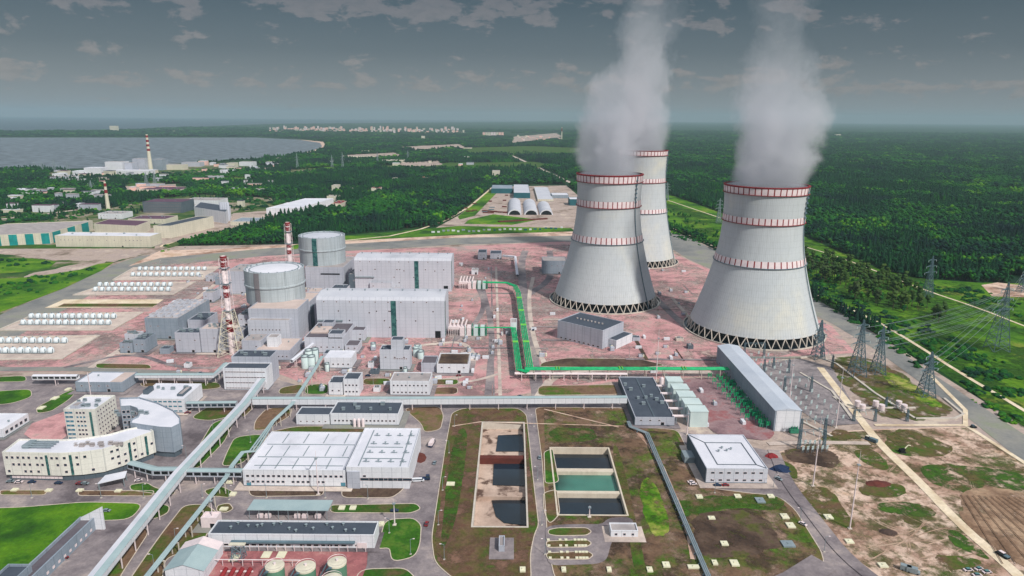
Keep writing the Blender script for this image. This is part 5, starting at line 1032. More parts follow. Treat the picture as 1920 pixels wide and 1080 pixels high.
def pylon(label, px, pyb, pyt, bw=4.5, arms=3, aw=9, name='transmission_pylon', m_='dark_steel'):
    x, y = G(px, pyb); h = HT(x, y, pyt); t = thing(name, label, 'pylon', (x, y, 0), 'lattice transmission pylons'); mb = MB(); lattice(mb, x, y, 0, h * .55, bw, bw * .42, 5, .42, .22); lattice(mb, x, y, h * .55, h, bw * .42, .35, 7, .34, .19); mb.build('lattice_body', MATS[m_], t)
    for k in range(arms):
        z = h * (.60 + .15 * k); w_ = aw * (1 - .18 * k); mb = MB(); d = Vector((.92, .38, 0))
        for s in (-1, 1):
            for e in (-.5, .5): mb.tube((x, y + e, z), tuple(Vector((x, y, z)) + d * s * w_), .2, 4); mb.tube((x, y + e, z + 1.8), tuple(Vector((x, y, z)) + d * s * w_), .2, 4)
        mb.build('crossarm', MATS[m_], t)
        for s in (-1, 1): p = Vector((x, y, z)) + d * s * w_; mb = MB(); mb.tube(tuple(p), (p.x, p.y, p.z - 2.2), .28, 5); mb.build('insulator', MATS['pale_mint_metal'], t)
    return (x, y, h)
PY = [pylon('lattice pylon closest behind the round white reactors', 1606, 704, 600, 6, 3, 11), pylon('slimmer lattice pylon just right of the pylon behind the white reactors', 1645, 700, 612, 5, 3, 9), pylon('lattice pylon at the edge of the grey road, far right middle', 1735, 742, 660, 5.5, 3, 10), pylon('largest lattice pylon on the meadow near the right edge', 1868, 656, 530, 8, 3, 14),
      pylon('pale lattice pylon beside the sandy track on the meadow', 1738, 556, 480, 5, 3, 11), pylon('lattice pylon right at the foot of the nearest cooling tower', 1533, 672, 600, 5, 3, 8), pylon('lattice pylon half cut by the right edge', 1916, 548, 505, 5, 3, 9), pylon('small lattice pylon between the two front cooling towers, on the strip', 1250, 376, 342, 5, 3, 10, m_='galvanised_steel'), pylon('small lattice pylon just left of the nearest cooling tower', 1347, 418, 372, 5, 3, 10, m_='galvanised_steel')]
for i, (a, b) in enumerate([(0, 3), (1, 3), (2, 3), (3, 6), (0, 5)]):
    A_, B_ = PY[a], PY[b]; t = thing('power_line', ['three conductors from the closest pylon to the largest pylon', 'three conductors from the slim pylon to the largest pylon', 'three conductors from the roadside pylon to the largest pylon', 'three conductors from the largest pylon to the cut pylon', 'three conductors from the closest pylon to the tower foot pylon'][i], 'power line', (A_[0], A_[1], A_[2] * .7), 'power line spans')
    for k in range(3):
        for s in (-1, 1):
            za, zb = A_[2] * (.60 + .15 * k) - 2, B_[2] * (.60 + .15 * k) - 2; d = Vector((.92, .38)) * s * 8 * (1 - .18 * k); mb = MB(); P_ = []
            for j in range(13): f = j / 12; P_.append((A_[0] + (B_[0] - A_[0]) * f + d.x, A_[1] + (B_[1] - A_[1]) * f + d.y, za + (zb - za) * f - 8 * 4 * f * (1 - f) * .5))
            mb.path(P_, .11, 3); mb.build('conductor', MATS['galvanised_steel'], t)
def gantry(label, p0, p1, h, m_='dark_steel'):
    a = Vector(G(*p0)); b = Vector(G(*p1)); t = thing('switchyard_gantry', label, 'gantry', (a.x, a.y, 0), 'switchyard gantries')
    for p in (a, b): mb = MB(); lattice(mb, p.x, p.y, 0, h, .9, .5, 6, .16, .1); mb.tube((p.x, p.y, h), (p.x, p.y, h + 5), .15, 4, 0, .05); mb.build('post', MATS[m_], t)
    mb = MB(); L = (b - a).length; k = max(3, int(L / 3))
    for i in range(k):
        p = a + (b - a) * i / k; q = a + (b - a) * (i + 1) / k; mb.tube((p.x, p.y, h - .6), (q.x, q.y, h - .6), .15); mb.tube((p.x, p.y, h + .6), (q.x, q.y, h + .6), .15); mb.tube((p.x, p.y, h - .6), (q.x, q.y, h + .6), .11, 3)
    mb.build('beam', MATS[m_], t)
    for i in range(3): p = a + (b - a) * (i + .5) / 3; mb = MB(); mb.tube((p.x, p.y, h - .6), (p.x + .8, p.y - .5, h - 3.6), .22, 5); mb.build('insulator', MATS['pale_mint_metal'], t)
for i, a in enumerate([((1395, 668), (1432, 668), 13), ((1432, 700), (1478, 700), 13), ((1470, 735), (1520, 735), 13), ((1500, 822), (1545, 822), 15), ((1497, 842), (1544, 842), 14), ((1402, 690), (1450, 690), 10), ((1540, 672), (1560, 690), 12), ((1600, 790), (1640, 790), 9), ((1660, 765), (1700, 790), 9)]):
    gantry(['farthest steel gantry at the back end of the long grey hall', 'second steel gantry along the back of the long grey hall', 'third steel gantry along the long grey hall', 'tall steel gantry in front of the long hall, rear one of two', 'tall steel gantry in front of the long hall, front one of two', 'low steel gantry hugging the roof edge of the long hall', 'steel gantry at the foot of the tower foot pylon', 'small gantry in front of the left pair of white reactors', 'small gantry right of the row of white reactors'][i], *a)
# switchyard apparatus
def apparatus(m1, m2):
    t = thing('disconnector', 'x', 'switchgear'); mb = MB(); mb.tube((-.9, 0, 0), (-.9, 0, 2.6), .15); mb.tube((.9, 0, 0), (.9, 0, 2.6), .15); mb.tube((-1.3, 0, 2.6), (1.3, 0, 2.6), .18); mb.build('stand', MATS[m1], t)
    for s in (-.9, 0, .9): mb = MB(); mb.lathe(s, 0, [(.22, 2.6), (.32, 3.4), (.2, 4.0), (.32, 4.8), (.15, 5.4)], 6); mb.build('insulator', MATS[m2], t)
    return t
ap = apparatus('galvanised_steel', 'pale_mint_metal'); ap['label'] = 'small grey disconnector on two posts on the gravel right of the long hall'; ap['group'] = 'grey disconnectors right of the long hall'; used = False
for a, b, k in (((1408, 672), (1528, 792), 14), ((1422, 668), (1560, 800), 15), ((1440, 672), (1580, 790), 13), ((1500, 838), (1545, 838), 6), ((1505, 850), (1550, 848), 6)):
    for i in range(k):
        x, y = G(a[0] + (b[0] - a[0]) * i / (k - 1), a[1] + (b[1] - a[1]) * i / (k - 1))
        if not used: ap.location = (x, y, 0); used = True
        else: dup(ap, (x, y, 0), rot=.6)
ag = apparatus('teal_metal', 'green_pipe'); ag['label'] = 'small green disconnector in the gravel strip left of the long hall'; ag['group'] = 'green disconnectors left of the long hall'; used = False
for a, b, k in (((1345, 712), (1425, 800), 15), ((1358, 712), (1440, 805), 15), ((1330, 712), (1400, 790), 9)):
    for i in range(k):
        x, y = G(a[0] + (b[0] - a[0]) * i / (k - 1), a[1] + (b[1] - a[1]) * i / (k - 1))
        if not used: ag.location = (x, y, 0); used = True
        else: dup(ag, (x, y, 0), rot=.2, scale=(1.5, 1.5, 1.2))
for i, (px, py) in enumerate([(1371, 722), (1386, 742), (1400, 760), (1415, 780), (1430, 800), (1488, 812)]):
    x, y = G(px, py); t = thing('power_transformer', ORD[i] + ' green transformer counted from the back, along the long hall', 'transformer', (x, y, 0), 'green transformers along the long hall'); mb = MB(); mb.box(x - 3, x + 3, y - 1.6, y + 1.6, .4, 3.4); mb.build('tank', MATS['green_paint'], t)
    mb = MB(); mb.tube((x - 2.4, y, 4.4), (x + 2.4, y, 4.4), .5, 8); mb.build('conservator', MATS['teal_metal'], t)
    for s in (-2, 0, 2): mb = MB(); mb.lathe(x + s, y - .8, [(.3, 3.4), (.2, 6)], 6); mb.build('bushing', MATS['green_pipe'], t)
# ------------------------------------------------------------------ vehicles and small things
def vehicle(name, label, cat, px, py, rot, L, W, body, cab='white_paint', h=1.0, ch=.8, cabpos=(-.25, .3), box=None, group=None, z=.3):
    x, y = G(px, py, z); t = thing(name, label, cat, (x, y, z), group); t.rotation_euler = (0, 0, rot); o0 = Vector((0, 0, 0))
    def part(nm, mb, m_): o = mb.build(nm, m_, org=o0); o.parent = t; o.location = (0, 0, 0)
    mb = MB(); mb.add([(-L / 2, -W / 2, .4), (L / 2, -W / 2, .4), (L / 2, W / 2, .4), (-L / 2, W / 2, .4), (-L / 2, -W / 2, h), (L / 2 - .1, -W / 2, h * .9), (L / 2 - .1, W / 2, h * .9), (-L / 2, W / 2, h)], [(0, 3, 2, 1), (0, 1, 5, 4), (1, 2, 6, 5), (2, 3, 7, 6), (3, 0, 4, 7), (4, 5, 6, 7)]); part('body', mb, MATS[body])
    a, b = cabpos[0] * L, cabpos[1] * L; mb = MB(); k = .25; mb.add([(a, -W / 2 + .08, h), (b, -W / 2 + .08, h), (b, W / 2 - .08, h), (a, W / 2 - .08, h), (a + k, -W / 2 + .25, h + ch), (b - 2 * k, -W / 2 + .25, h + ch), (b - 2 * k, W / 2 - .25, h + ch), (a + k, W / 2 - .25, h + ch)], [(0, 1, 5, 4), (1, 2, 6, 5), (2, 3, 7, 6), (3, 0, 4, 7), (4, 5, 6, 7)]); mb.m[-1] = 1; part('cab', mb, [MATS['window_glass'], MATS[cab]])
    if box: mb = MB(); mb.box(-L / 2, L * box[0], -W / 2, W / 2, h, h + box[1]); part('cargo_box', mb, MATS[box[2]])
    for sx_ in (-.32, .32):
        for sy_ in (-1, 1): mb = MB(); mb.tube((L * sx_, sy_ * (W / 2 - .25), .42), (L * sx_, sy_ * (W / 2 + .05), .42), .42, 12); part('wheel', mb, MATS['tyre_rubber'])
    return t
vehicle('truck', 'truck with a rounded white tank parked right of the big white hall', 'truck', 810, 834, 1.4, 9, 2.6, 'dark_blue_paint', 'white_paint', 1.4, 1.6, (.22, .5), (.18, 2.0, 'white_paint'))
vehicle('truck', 'blue truck towing at the lower right corner of the big white hall', 'truck', 796, 899, .1, 7, 2.6, 'dark_blue_paint', 'dark_blue_paint', 1.4, 1.6, (.1, .5)); vehicle('trailer', 'pale flat trailer beside the blue truck', 'trailer', 782, 902, .1, 9, 2.6, 'white_cladding', 'white_cladding', 1.3, .6, (-.4, .4))
vehicle('truck', 'dark truck on the sand track at the switchyard corner', 'truck', 1633, 827, 2.2, 8.5, 2.7, 'dark_steel', 'cream_paint', 1.4, 1.6, (.15, .5), (.1, 1.2, 'dark_steel')); vehicle('pickup_truck', 'dark pickup with a white roof on the sandy track, far lower right', 'truck', 1879, 1043, 1.9, 6.5, 2.4, 'dark_opening', 'white_paint', 1.3, 1.2, (-.2, .35), (-.2, .5, 'dark_steel'))
vehicle('tractor', 'small dark machine on the concrete path by the right road', 'tractor', 1825, 802, .2, 4.5, 2.2, 'dark_opening', 'dark_steel', 1.2, 1.3, (-.4, .1))
for i, (px, py, r_) in enumerate([(1815, 1070, .1), (1835, 1068, .3), (1850, 1074, .15), (1832, 1080, 0)]): vehicle('parked_car', ORD[i] + ' white car from the left in the cluster near the bottom right', 'car', px, py, r_, 4.6, 1.9, 'white_paint', 'teal_metal', .9, .65, (-.3, .28), group='white cars parked near the bottom right')
for i, (px, py) in enumerate([(1700, 1070), (1712, 1074)]): vehicle('cement_tanker', ['left', 'right'][i] + ' grey tank vehicle at the bottom edge of the sandy plot', 'tank vehicle', px, py, -.5, 6, 2.5, 'galvanised_steel', 'galvanised_steel', 1.6, 1, (-.3, .3), (.3, 1.4, 'galvanised_steel'))
x, y = G(1691, 849); t = thing('excavator', 'excavator with a pale raised arm on rough grass', 'excavator', (x, y, 0)); mb = MB(); mb.box(x - 2, x + 2, y - 1.8, y - 1.1, .3, 1.1); mb.box(x - 2, x + 2, y + 1.1, y + 1.8, .3, 1.1); mb.build('track', MATS['tyre_rubber'], t); mb = MB(); mb.box(x - 1.8, x + 1.4, y - 1.3, y + 1.3, 1.1, 2.8); mb.box(x - .2, x + 1.3, y - 1.2, y + .1, 2.8, 3.6); mb.build('cabin', MATS['dark_opening'], t); mb = MB(); mb.path([(x + 1, y + .5, 2), (x + 4.5, y + 1.5, 5), (x + 7, y + 3, 4)], .35, 5); mb.build('arm', MATS['cream_slab'], t)
def tent(name, label, px, py, w_, d, h, m_):
    x, y = G(px, py); t = thing(name, label, 'tarpaulin', (x, y, 0)); mb = MB(); rr = random.Random(px); n = 10; vs = [(x, y, h)]
    for ring, (rad, zz) in enumerate(((.35, .9), (.7, .6), (1, .05))):
        for k in range(n): a = 2 * PI * k / n; j = rr.uniform(.8, 1.2); vs.append((x + w_ * rad * math.cos(a) * j, y + d * rad * math.sin(a) * j, h * zz * rr.uniform(.8, 1.15)))
    fs = [(0, 1 + k, 1 + (k + 1) % n) for k in range(n)] + [(1 + r_ * n + k, 1 + (r_ + 1) * n + k, 1 + (r_ + 1) * n + (k + 1) % n, 1 + r_ * n + (k + 1) % n) for r_ in range(2) for k in range(n)]
    mb.add(vs, fs); mb.build('cover', MATS[m_], t); mb = MB(); mb.box(x - w_ * .3, x + w_ * .3, y - d * .3, y + d * .3, 0, h * .5); mb.build('stacked_load', MATS['rust_brown'], t)
tent('covered_pile', 'crumpled red tarpaulin heap at the corner of the sandy plot', 1447, 856, 4.5, 4, 2.2, 'red_paint'); tent('covered_pile', 'dark blue tarpaulin heap beside the curved road', 1463, 880, 7, 5.5, 2.4, 'dark_blue_paint'); tent('rubble_pile', 'brown heap of soil and scrap on the sandy plot', 1665, 999, 6, 4, 1.6, 'bark'); tent('rubble_pile', 'orange brown heap of rubble right of the big white hall', 788, 858, 4, 7, 1.5, 'rust_brown')
tent('rubble_pile', 'broken brick heap on rough grass beyond the sandy plot', 1645, 908, 9, 5, 1.6, 'rust_brown')
SL = [(845, 909, 3.5, 2), (980, 1070, 2, 2), (1057, 1070, 1.6, 2), (1142, 1070, 1.6, 2), (1218, 1070, 2, 2), (1249, 1061, 2.5, 2.2), (1300, 1065, 4, 1.5), (1377, 1058, 2.8, 2.6), (1358, 1021, 2.6, 2), (1311, 933, 2.6, 2), (1383, 932, 2.6, 2), (1445, 932, 2.6, 2), (1471, 970, 2.8, 2.6), (1482, 987, 3, 2.6), (1334, 973, 2.6, 1.6), (1655, 1062, 3, 2), (1592, 1017, 2.8, 2), (1553, 971, 3, 2.4), (1477, 1022, 4.5, 3), (1425, 940, 3.5, 3), (1340, 1057, 1.8, 2), (437, 928, 2.5, 2), (420, 956, 3, 1.6), (432, 905, 3, 1.8), (28, 920, 2.5, 1.5), (92, 921, 2.5, 1.5), (150, 921, 2.5, 1.5), (222, 922, 2.5, 1.5), (103, 748, 3, 3), (78, 766, 3, 3), (128, 731, 2.5, 2.5), (641, 954, 2.5, 2), (662, 954, 2.5, 2), (715, 984, 2, 2)]
near = ['beside the road left of the ponds', 'below the left pond', 'below the parking bays, left one', 'below the parking bays, right one', 'lying right of the long parking lane', 'close left of the steel conduit at the bottom', 'of long narrow shape beside the steel conduit', 'on dark soil near the bottom edge', 'on the left margin of the dark soil', 'left one of three behind the dark soil', 'middle one of three behind the dark soil', 'right one of three behind the dark soil', 'upper one of two beside the curved road', 'lower one of two beside the curved road', 'between conduit and dark soil', 'near the bottom of the sandy plot', 'in the middle of the sandy plot', 'near the striped grass of the sandy plot', 'of blue grey colour beside the curved road', 'of blue grey colour behind the dark soil', 'right beside the conduit foot', 'under the pipe rack by the big hall', 'left of the teal shelter', 'just left of the big hall', 'at the left end of the office verge', 'second along the office verge', 'third along the office verge', 'at the right end of the office verge', 'on the grass left of the office tower', 'lowest on the grass left of the office tower', 'topmost on the grass left of the office tower', 'left one right of the teal shelter', 'right one right of the teal shelter', 'by the round green lawn']
for (px, py, a, b), nr in zip(SL, near):
    x, y = G(px, py); mb = MB(); mb.box(x - a / 1.4, x + a / 1.4, y - b / 1.1, y + b / 1.1, .2, 1.1); mb.box(x - .4, x + .4, y - .4, y + .4, 1.1, 1.5); o = mb.build('concrete_cover', [MATS['cream_slab'] if 'blue grey' not in nr else MATS['galvanised_steel']], org=Vector((x, y, .2))); tag(o, 'flat cover slab ' + nr, 'slab', 'concrete cover slabs')
# parking marker blocks
for ri, py in enumerate((1014, 1025, 1037, 1048)):
    for k, px in enumerate((1028, 1050, 1061, 1078, 1085, 1091, 1097)):
        x, y = G(px + ri * 1.2, py); mb = MB(); mb.box(x - .75, x + .75, y - .6, y + .6, .4, 1.0); o = mb.build('concrete_block', MATS['cream_slab'], org=Vector((x, y, .4))); tag(o, 'small cream block on the edge of a striped parking island', 'block', 'cream blocks edging the parking islands')
def lamp_proto():
    t = thing('street_lamp', 'x', 'street lamp'); mb = MB(); mb.tube((0, 0, 0), (0, 0, 9), .16, 5, 0, .1); mb.tube((0, 0, 9), (1.6, 0, 9.4), .1, 4); mb.build('pole', MATS['galvanised_steel'], t); mb = MB(); mb.box(1.3, 2.3, -.25, .25, 9.3, 9.5); mb.build('lamp_head', MATS['white_paint'], t); mb = MB(); mb.box(-.5, .5, -.5, .5, 0, .5); mb.build('base', MATS['pale_concrete'], t); return t
lp = lamp_proto(); lp['label'] = 'thin grey street lamp standing at a kerb of the plant roads'; lp['group'] = 'street lamps along the plant roads'; used = False
for px, py in [(852, 800), (842, 850), (830, 920), (822, 985), (833, 1050), (1001, 800), (1008, 900), (1016, 985), (1022, 1040), (610, 934), (690, 936), (500, 934), (430, 937), (380, 934), (330, 920), (270, 934), (190, 934), (60, 934), (350, 860), (400, 810), (470, 830), (330, 1020), (290, 1070), (730, 1000), (770, 1040), (1450, 915), (1500, 980), (1545, 1035), (1340, 925), (905, 560), (1010, 640), (1020, 720), (860, 720), (700, 722), (560, 722), (1110, 668), (1180, 668), (1290, 660), (940, 590), (935, 660), (250, 650), (330, 690), (180, 560), (300, 500)]:
    x, y = G(px, py)
    if not used: lp.location = (x, y, 0); used = True
    else: dup(lp, (x, y, 0), rot=random.choice((0, PI)))
# ------------------------------------------------------------------ far industry
def poly_b(name, label, a, b, c_, yt, wall, roof, cat='building', z=0, nw=0):
    A_, B_, C_ = (G(*p) for p in (a, b, c_)); D_ = (A_[0] + C_[0] - B_[0], A_[1] + C_[1] - B_[1]); h = HT(*B_, yt); t = thing(name, label, cat, (*B_, 0)); volume(t, [A_, B_, C_, D_], 0, h, wall, roof, par=.8)
    if nw:
        for f in range(2): wrow(t, A_, B_, h * (.2 + .4 * f), nw, 3, 2.5)
    return t, A_, B_, C_, h
t, A_, B_, C_, h = poly_b('warehouse', 'wide low hall with turquoise and cream wall panels, left edge', (-90, 466), (96, 457), (176, 432), 437, 'cream_cladding', 'gravel_roof')
for i in range(6):
    f0 = (i + .45) / 6; p = Vector(A_).lerp(Vector(B_), f0); q = Vector(A_).lerp(Vector(B_), f0 + .085); mb = MB(); ribbon(mb, [tuple(p), tuple(q)], 1.2, h, h - .3); mb.build('wall_panel', MATS['turquoise_cladding'], t)
for i in range(3): p = Vector(B_).lerp(Vector(C_), .05 + .33 * i); q = Vector(B_).lerp(Vector(C_), .22 + .33 * i); mb = MB(); ribbon(mb, [tuple(p), tuple(q)], 1.2, h, h - .3); mb.build('wall_panel', MATS['turquoise_cladding'], t)
box_b('warehouse', 'long cream warehouse with a plain wall facing the dirt road', 103, 286, 464, 443, 436, 'cream_cladding', 'white_membrane_roof', nv=5)
poly_b('warehouse', 'cream hall with a dull purple roof and a yellow doorway', (178, 438), (258, 442), (283, 432), 424, 'cream_cladding', 'dull_purple_roof'); poly_b('warehouse', 'cream hall with a dark slanting roof, right of the purple roofed one', (290, 447), (322, 447), (402, 427), 424, 'cream_cladding', 'bitumen_roof')
box_b('factory_building', 'grey factory block with a purple roof and rows of windows', 268, 344, 399, 379, 373, 'dark_grey_wall', 'dull_purple_roof', 20, 4, 3, ww=4, wh=2); box_b('factory_building', 'long low white block behind the grey purple-roofed factory', 345, 412, 388, 376, 371, 'white_cladding', 'gravel_roof', 12, 1)
poly_b('factory_building', 'white stepped block beside the tall silos', (366, 410), (425, 420), (434, 408), 398, 'white_cladding', 'bitumen_roof'); box_b('factory_building', 'long purple roofed shed behind the cream halls', 240, 312, 420, 411, 404, 'cream_cladding', 'dull_purple_roof'); box_b('factory_building', 'low white shed below the small striped chimney', 184, 231, 411, 401, 396, 'white_cladding', 'gravel_roof')
box_b('factory_building', 'low blue roofed shed right of the silos', 432, 482, 424, 416, 408, 'cream_cladding', 'blue_grey_cladding'); poly_b('warehouse', 'large white vaulted shed at the forest edge', (500, 404), (560, 404), (626, 384), 391, 'white_cladding', 'white_membrane_roof'); box_b('warehouse', 'low grey shed beside the white vaulted shed', 528, 560, 392, 384, 380, 'white_cladding', 'blue_grey_cladding'); box_b('house', 'small red roofed house touching the white vaulted shed', 622, 640, 390, 382, 376, 'cream_cladding', 'red_paint')
box_b('factory_building', 'rust brown roofed shed on the clearing by the two pylons', 258, 338, 362, 356, 350, 'cream_cladding', 'dull_purple_roof', 12, 1); box_b('factory_building', 'small white block at the edge of the dark wood left', 0, 33, 400, 394, 391, 'cream_cladding', 'white_membrane_roof'); box_b('factory_building', 'low white sheds among the trees, far left', 20, 52, 362, 356, 353, 'white_cladding', 'white_membrane_roof'); box_b('factory_building', 'long low pale shed behind the small chimney, left', 112, 144, 346, 338, 335, 'white_cladding', 'gravel_roof')
for i in range(4): x, y = G(417 + i * 4.2, 414); h = HT(x, y, 380); mb = MB(); mb.lathe(x, y, [(3.2, 0), (3.2, h), (.1, h + 1.5)], 12); o = mb.build('silo', MATS['grey_cladding'], org=Vector((x, y, 0)), smooth=True); tag(o, ORD[i] + ' grey silo from the left in the tight row of four', 'silo', 'grey silos of the factory')
def chimney(label, px, pyb, pyt, wb, bands=5, w1=None):
    x, y = G(px, pyb); h = HT(x, y, pyt); s = abs(PR(x + 1, y, 0)[0] - PR(x, y, 0)[0]); R = wb / s / 2; t = thing('chimney', label, 'chimney', (x, y, 0), 'striped chimneys'); mb = MB(); RR = lambda f: R * (1 - .5 * f); mb.lathe(x, y, [(RR(0), 0), (RR(.5), h * .5), (RR(1), h)], 16, cap=True); mb.build('shaft', MATS['cream_paint'], t, smooth=False)
    for i in range(bands): f0 = .52 + .48 * (i + .3) / bands; f1 = f0 + .24 / bands; mb = MB(); mb.lathe(x, y, [(RR(f0) + .15, h * f0), (RR(f1) + .15, h * f1)], 16); mb.build('red_band', MATS['red_paint'], t)
chimney('small red and white chimney rising from the dark wood at left', 203, 392, 341, 7.5, 2); chimney('tall striped chimney of the old power station by the bay', 283, 321, 252, 8, 4); chimney('thin pale chimney at the end of the far town', 1053, 263, 238, 2.4, 1)
for i, (a, b, c_, d, e, wl, rf) in enumerate([(198, 233, 325, 304, 301, 'white_cladding', 'gravel_roof'), (158, 191, 330, 315, 312, 'white_cladding', 'white_membrane_roof'), (136, 160, 330, 321, 319, 'white_cladding', 'white_membrane_roof'), (98, 113, 333, 326, 324, 'white_cladding', 'white_membrane_roof'), (250, 274, 322, 298, 296, 'grey_cladding', 'gravel_roof'), (286, 306, 320, 299, 297, 'blue_grey_cladding', 'gravel_roof'), (208, 282, 328, 320, 317, 'white_cladding', 'white_membrane_roof'), (290, 345, 319, 309, 306, 'cream_cladding', 'gravel_roof'), (340, 376, 313, 305, 303, 'grey_cladding', 'gravel_roof'), (425, 440, 315, 306, 304, 'cream_cladding', 'gravel_roof'), (448, 475, 312, 304, 302, 'white_cladding', 'gravel_roof'), (415, 470, 326, 320, 317, 'white_cladding', 'white_membrane_roof'), (112, 145, 342, 338, 336, 'white_cladding', 'white_membrane_roof'), (352, 412, 335, 331, 328, 'grey_cladding', 'gravel_roof'), (500, 525, 312, 307, 305, 'white_cladding', 'gravel_roof'), (235, 250, 326, 306, 304, 'grey_cladding', 'gravel_roof')]):
    lab = ['tallest white block of the old power station by the bay', 'wide white block left of the tallest old block', 'low white block with dark bays, left part of the old station', 'lone white block farthest left of the old station', 'grey block left of the tall striped chimney', 'dull block right of the tall striped chimney', 'long low hall at the foot of the tall striped chimney', 'cream hall stretching right of the old station', 'grey hall farther right along the bay shore', 'small cream block near the end of the shore buildings', 'white block at the right end of the shore buildings', 'long white shed in front of the shore buildings', 'low white shed near the left substation', 'long grey shed by the bright field strip', 'white block beside the far meadow strip', 'grey infill block between the old station halls'][i]
    box_b('power_station_block', lab, a, b, c_, d, e, wl, rf, nv=1)
# town
rr = random.Random(11); n = 0; mat('town_pink', (240, 196, 184), (226, 184, 174), .01, fine=0)
for i in list(range(115)) + [-k for k in range(1, 121)]:
    if i < 85: px = 505 + 365 * rr.random(); py = 240 + 8 * rr.random() ** 1.5 + (3 if px > 640 else 1); hpx = rr.choice((2, 2.5, 3, 3.5, 4, 5.5)); wpx = rr.uniform(2, 5)
    elif i < 93: px = 905 + (i - 85) * 5; py = 254; hpx = 6; wpx = 4.4
    else: px = 960 + 90 * rr.random(); py = 256 + 8 * rr.random(); hpx = rr.choice((1.5, 2, 3)); wpx = rr.uniform(2, 5)
    if 690 < px < 790 and i < 85 and rr.random() < .3: hpx = 7
    x0, y0 = G(px, py); x1, _ = G(px + wpx, py); h = HT(x0, y0, py - hpx); R = (x0, x1, y0, y0 + 25, h); t = thing('apartment_block', 'pale apartment block among the blocks of the far town', 'apartment block', (x0, y0, 0), 'apartment blocks of the far town')
    mb = MB(); mb.box(*R[:4], 0, h); mb.build('wall', rr.choice([MATS['town_pink'], MATS['white_paint'], MATS['town_pink'], MATS['cream_cladding']]), t); mb = MB(); mb.box(R[0] - 1, R[1] + 1, R[2] - 1, R[3] + 1, h, h + 1.5); mb.build('roof', MATS['gravel_roof'], t)
H2 = [(622, 634, 358, 348, 'white tower-like house in the wood left of centre'), (655, 668, 358, 354, 'small white hut right of the white tower-like house'), (696, 714, 360, 353, 'pink house with a red roof in the middle wood'), (613, 634, 377, 368, 'brown roofed farmhouse at the wood behind the vaulted shed'), (734, 744, 339, 335, 'tiny white shed in the middle wood'), (787, 806, 338, 333, 'red roofed shed with a thin flue in the middle wood'), (923, 937, 331, 321, 'square pinkish house above the storage yard'), (879, 884, 329, 325, 'tiny white hut left of the square pinkish house'), (678, 690, 287, 283, 'white block on the far grey clearing'), (790, 796, 262, 255, 'lone pale block below the town'), (720, 730, 257, 255, 'flat pale shed below the town'), (205, 221, 247, 236, 'domed pale building on the far spit between sea and bay'), (253, 268, 248, 246, 'long pale shed on the far spit'), (312, 333, 248, 245.5, 'second long pale shed on the far spit'), (1330, 1336, 257, 255, 'white speck house in the far forest between the towers'), (1568, 1576, 256, 252, 'white house of the hamlet in the far right forest'), (1578, 1590, 260, 258, 'low white house of the hamlet in the far right forest'), (640, 700, 297, 293, 'pale low factory on the far clearing'), (716, 758, 305, 300, 'white low factory right of the far clearing'), (0, 10, 329, 327, 'white shed on the shore at the left edge'), (72, 82, 388, 380, 'small white house in the dark wood at left'), (86, 118, 390, 384, 'pale pink roofed shed in the dark wood at left'), (165, 180, 388, 384, 'lone grey shed in the dark wood at left')]
for a, b, c_, d, lab in H2: box_b('house', lab, a, b, c_, d, d - 2, 'cream_cladding', 'red_paint' if 'red' in lab else 'gravel_roof', nv=0, cat='house')
# storage yard
for i, (a, b, c_, d, e, wl, rf, lab) in enumerate([(921, 961, 363, 354, 347, 'far_teal_wall', 'blue_grey_cladding', 'blue roofed teal shed at the upper left of the storage yard'), (963, 994, 372, 362, 346, 'far_teal_wall', 'proof', 'pale roofed teal shed in the middle of the storage yard'), (1008, 1038, 378, 374, 351, 'cream_cladding', 'proof', 'long pale roofed shed at the right of the storage yard'), (1068, 1100, 386, 374, 370, 'far_teal_wall', 'white', 'dark teal shed half hidden behind the left cooling tower'), (1035, 1066, 372, 366, 362, 'blue_grey_cladding', 'white', 'small blue grey shed near the storage yard corner')]):
    rf = {'proof': 'hall_roof', 'white': 'white_membrane_roof'}.get(rf, rf); wl = {'far_teal_wall': 'far_teal_wall'}.get(wl, wl); box_b('storage_shed', lab, a, b, c_, d, e, wl, rf, nv=0)
for i, (a, b, yb, yk) in enumerate([(952, 978, 403, 372), (983, 1009, 403, 374), (1012, 1037, 403, 378)]):
    x0, y0 = G(a, yb); x1, _ = G(b, yb); y1 = G(a, yk + 8)[1]; R = (x1 - x0) / 2; xm = (x0 + x1) / 2; t = thing('arched_shelter', ['left', 'middle', 'right'][i] + ' one of the three pale arched shelters with dark open ends', 'shelter', (xm, y0, 0), 'arched shelters of the storage yard')
    mb = MB(); nn = 12; hh = R * .8; vs = [(xm + R * math.cos(PI * k / nn), yv, hh * math.sin(PI * k / nn)) for yv in (y0, y1) for k in range(nn + 1)]; mb.add(vs, [(k, k + 1, k + nn + 2, k + nn + 1)[::-1] for k in range(nn)]); mb.build('vault', MATS['hall_roof'], t)
    mb = MB(); mb.add([(xm + R * .82 * math.cos(PI * k / nn), y0 - .4, hh * .82 * math.sin(PI * k / nn)) for k in range(nn + 1)], [tuple(range(nn + 1))]); mb.build('opening', MATS['dark_opening'], t); mb = MB(); vs = [(xm + R * f * math.cos(PI * k / nn), y0 - .1, hh * f * math.sin(PI * k / nn)) for f in (1, .8) for k in range(nn + 1)]; mb.add(vs, [(k, k + 1, k + nn + 2, k + nn + 1) for k in range(nn)]); mb.build('gable', MATS['white_cladding'], t)
rr = random.Random(5)
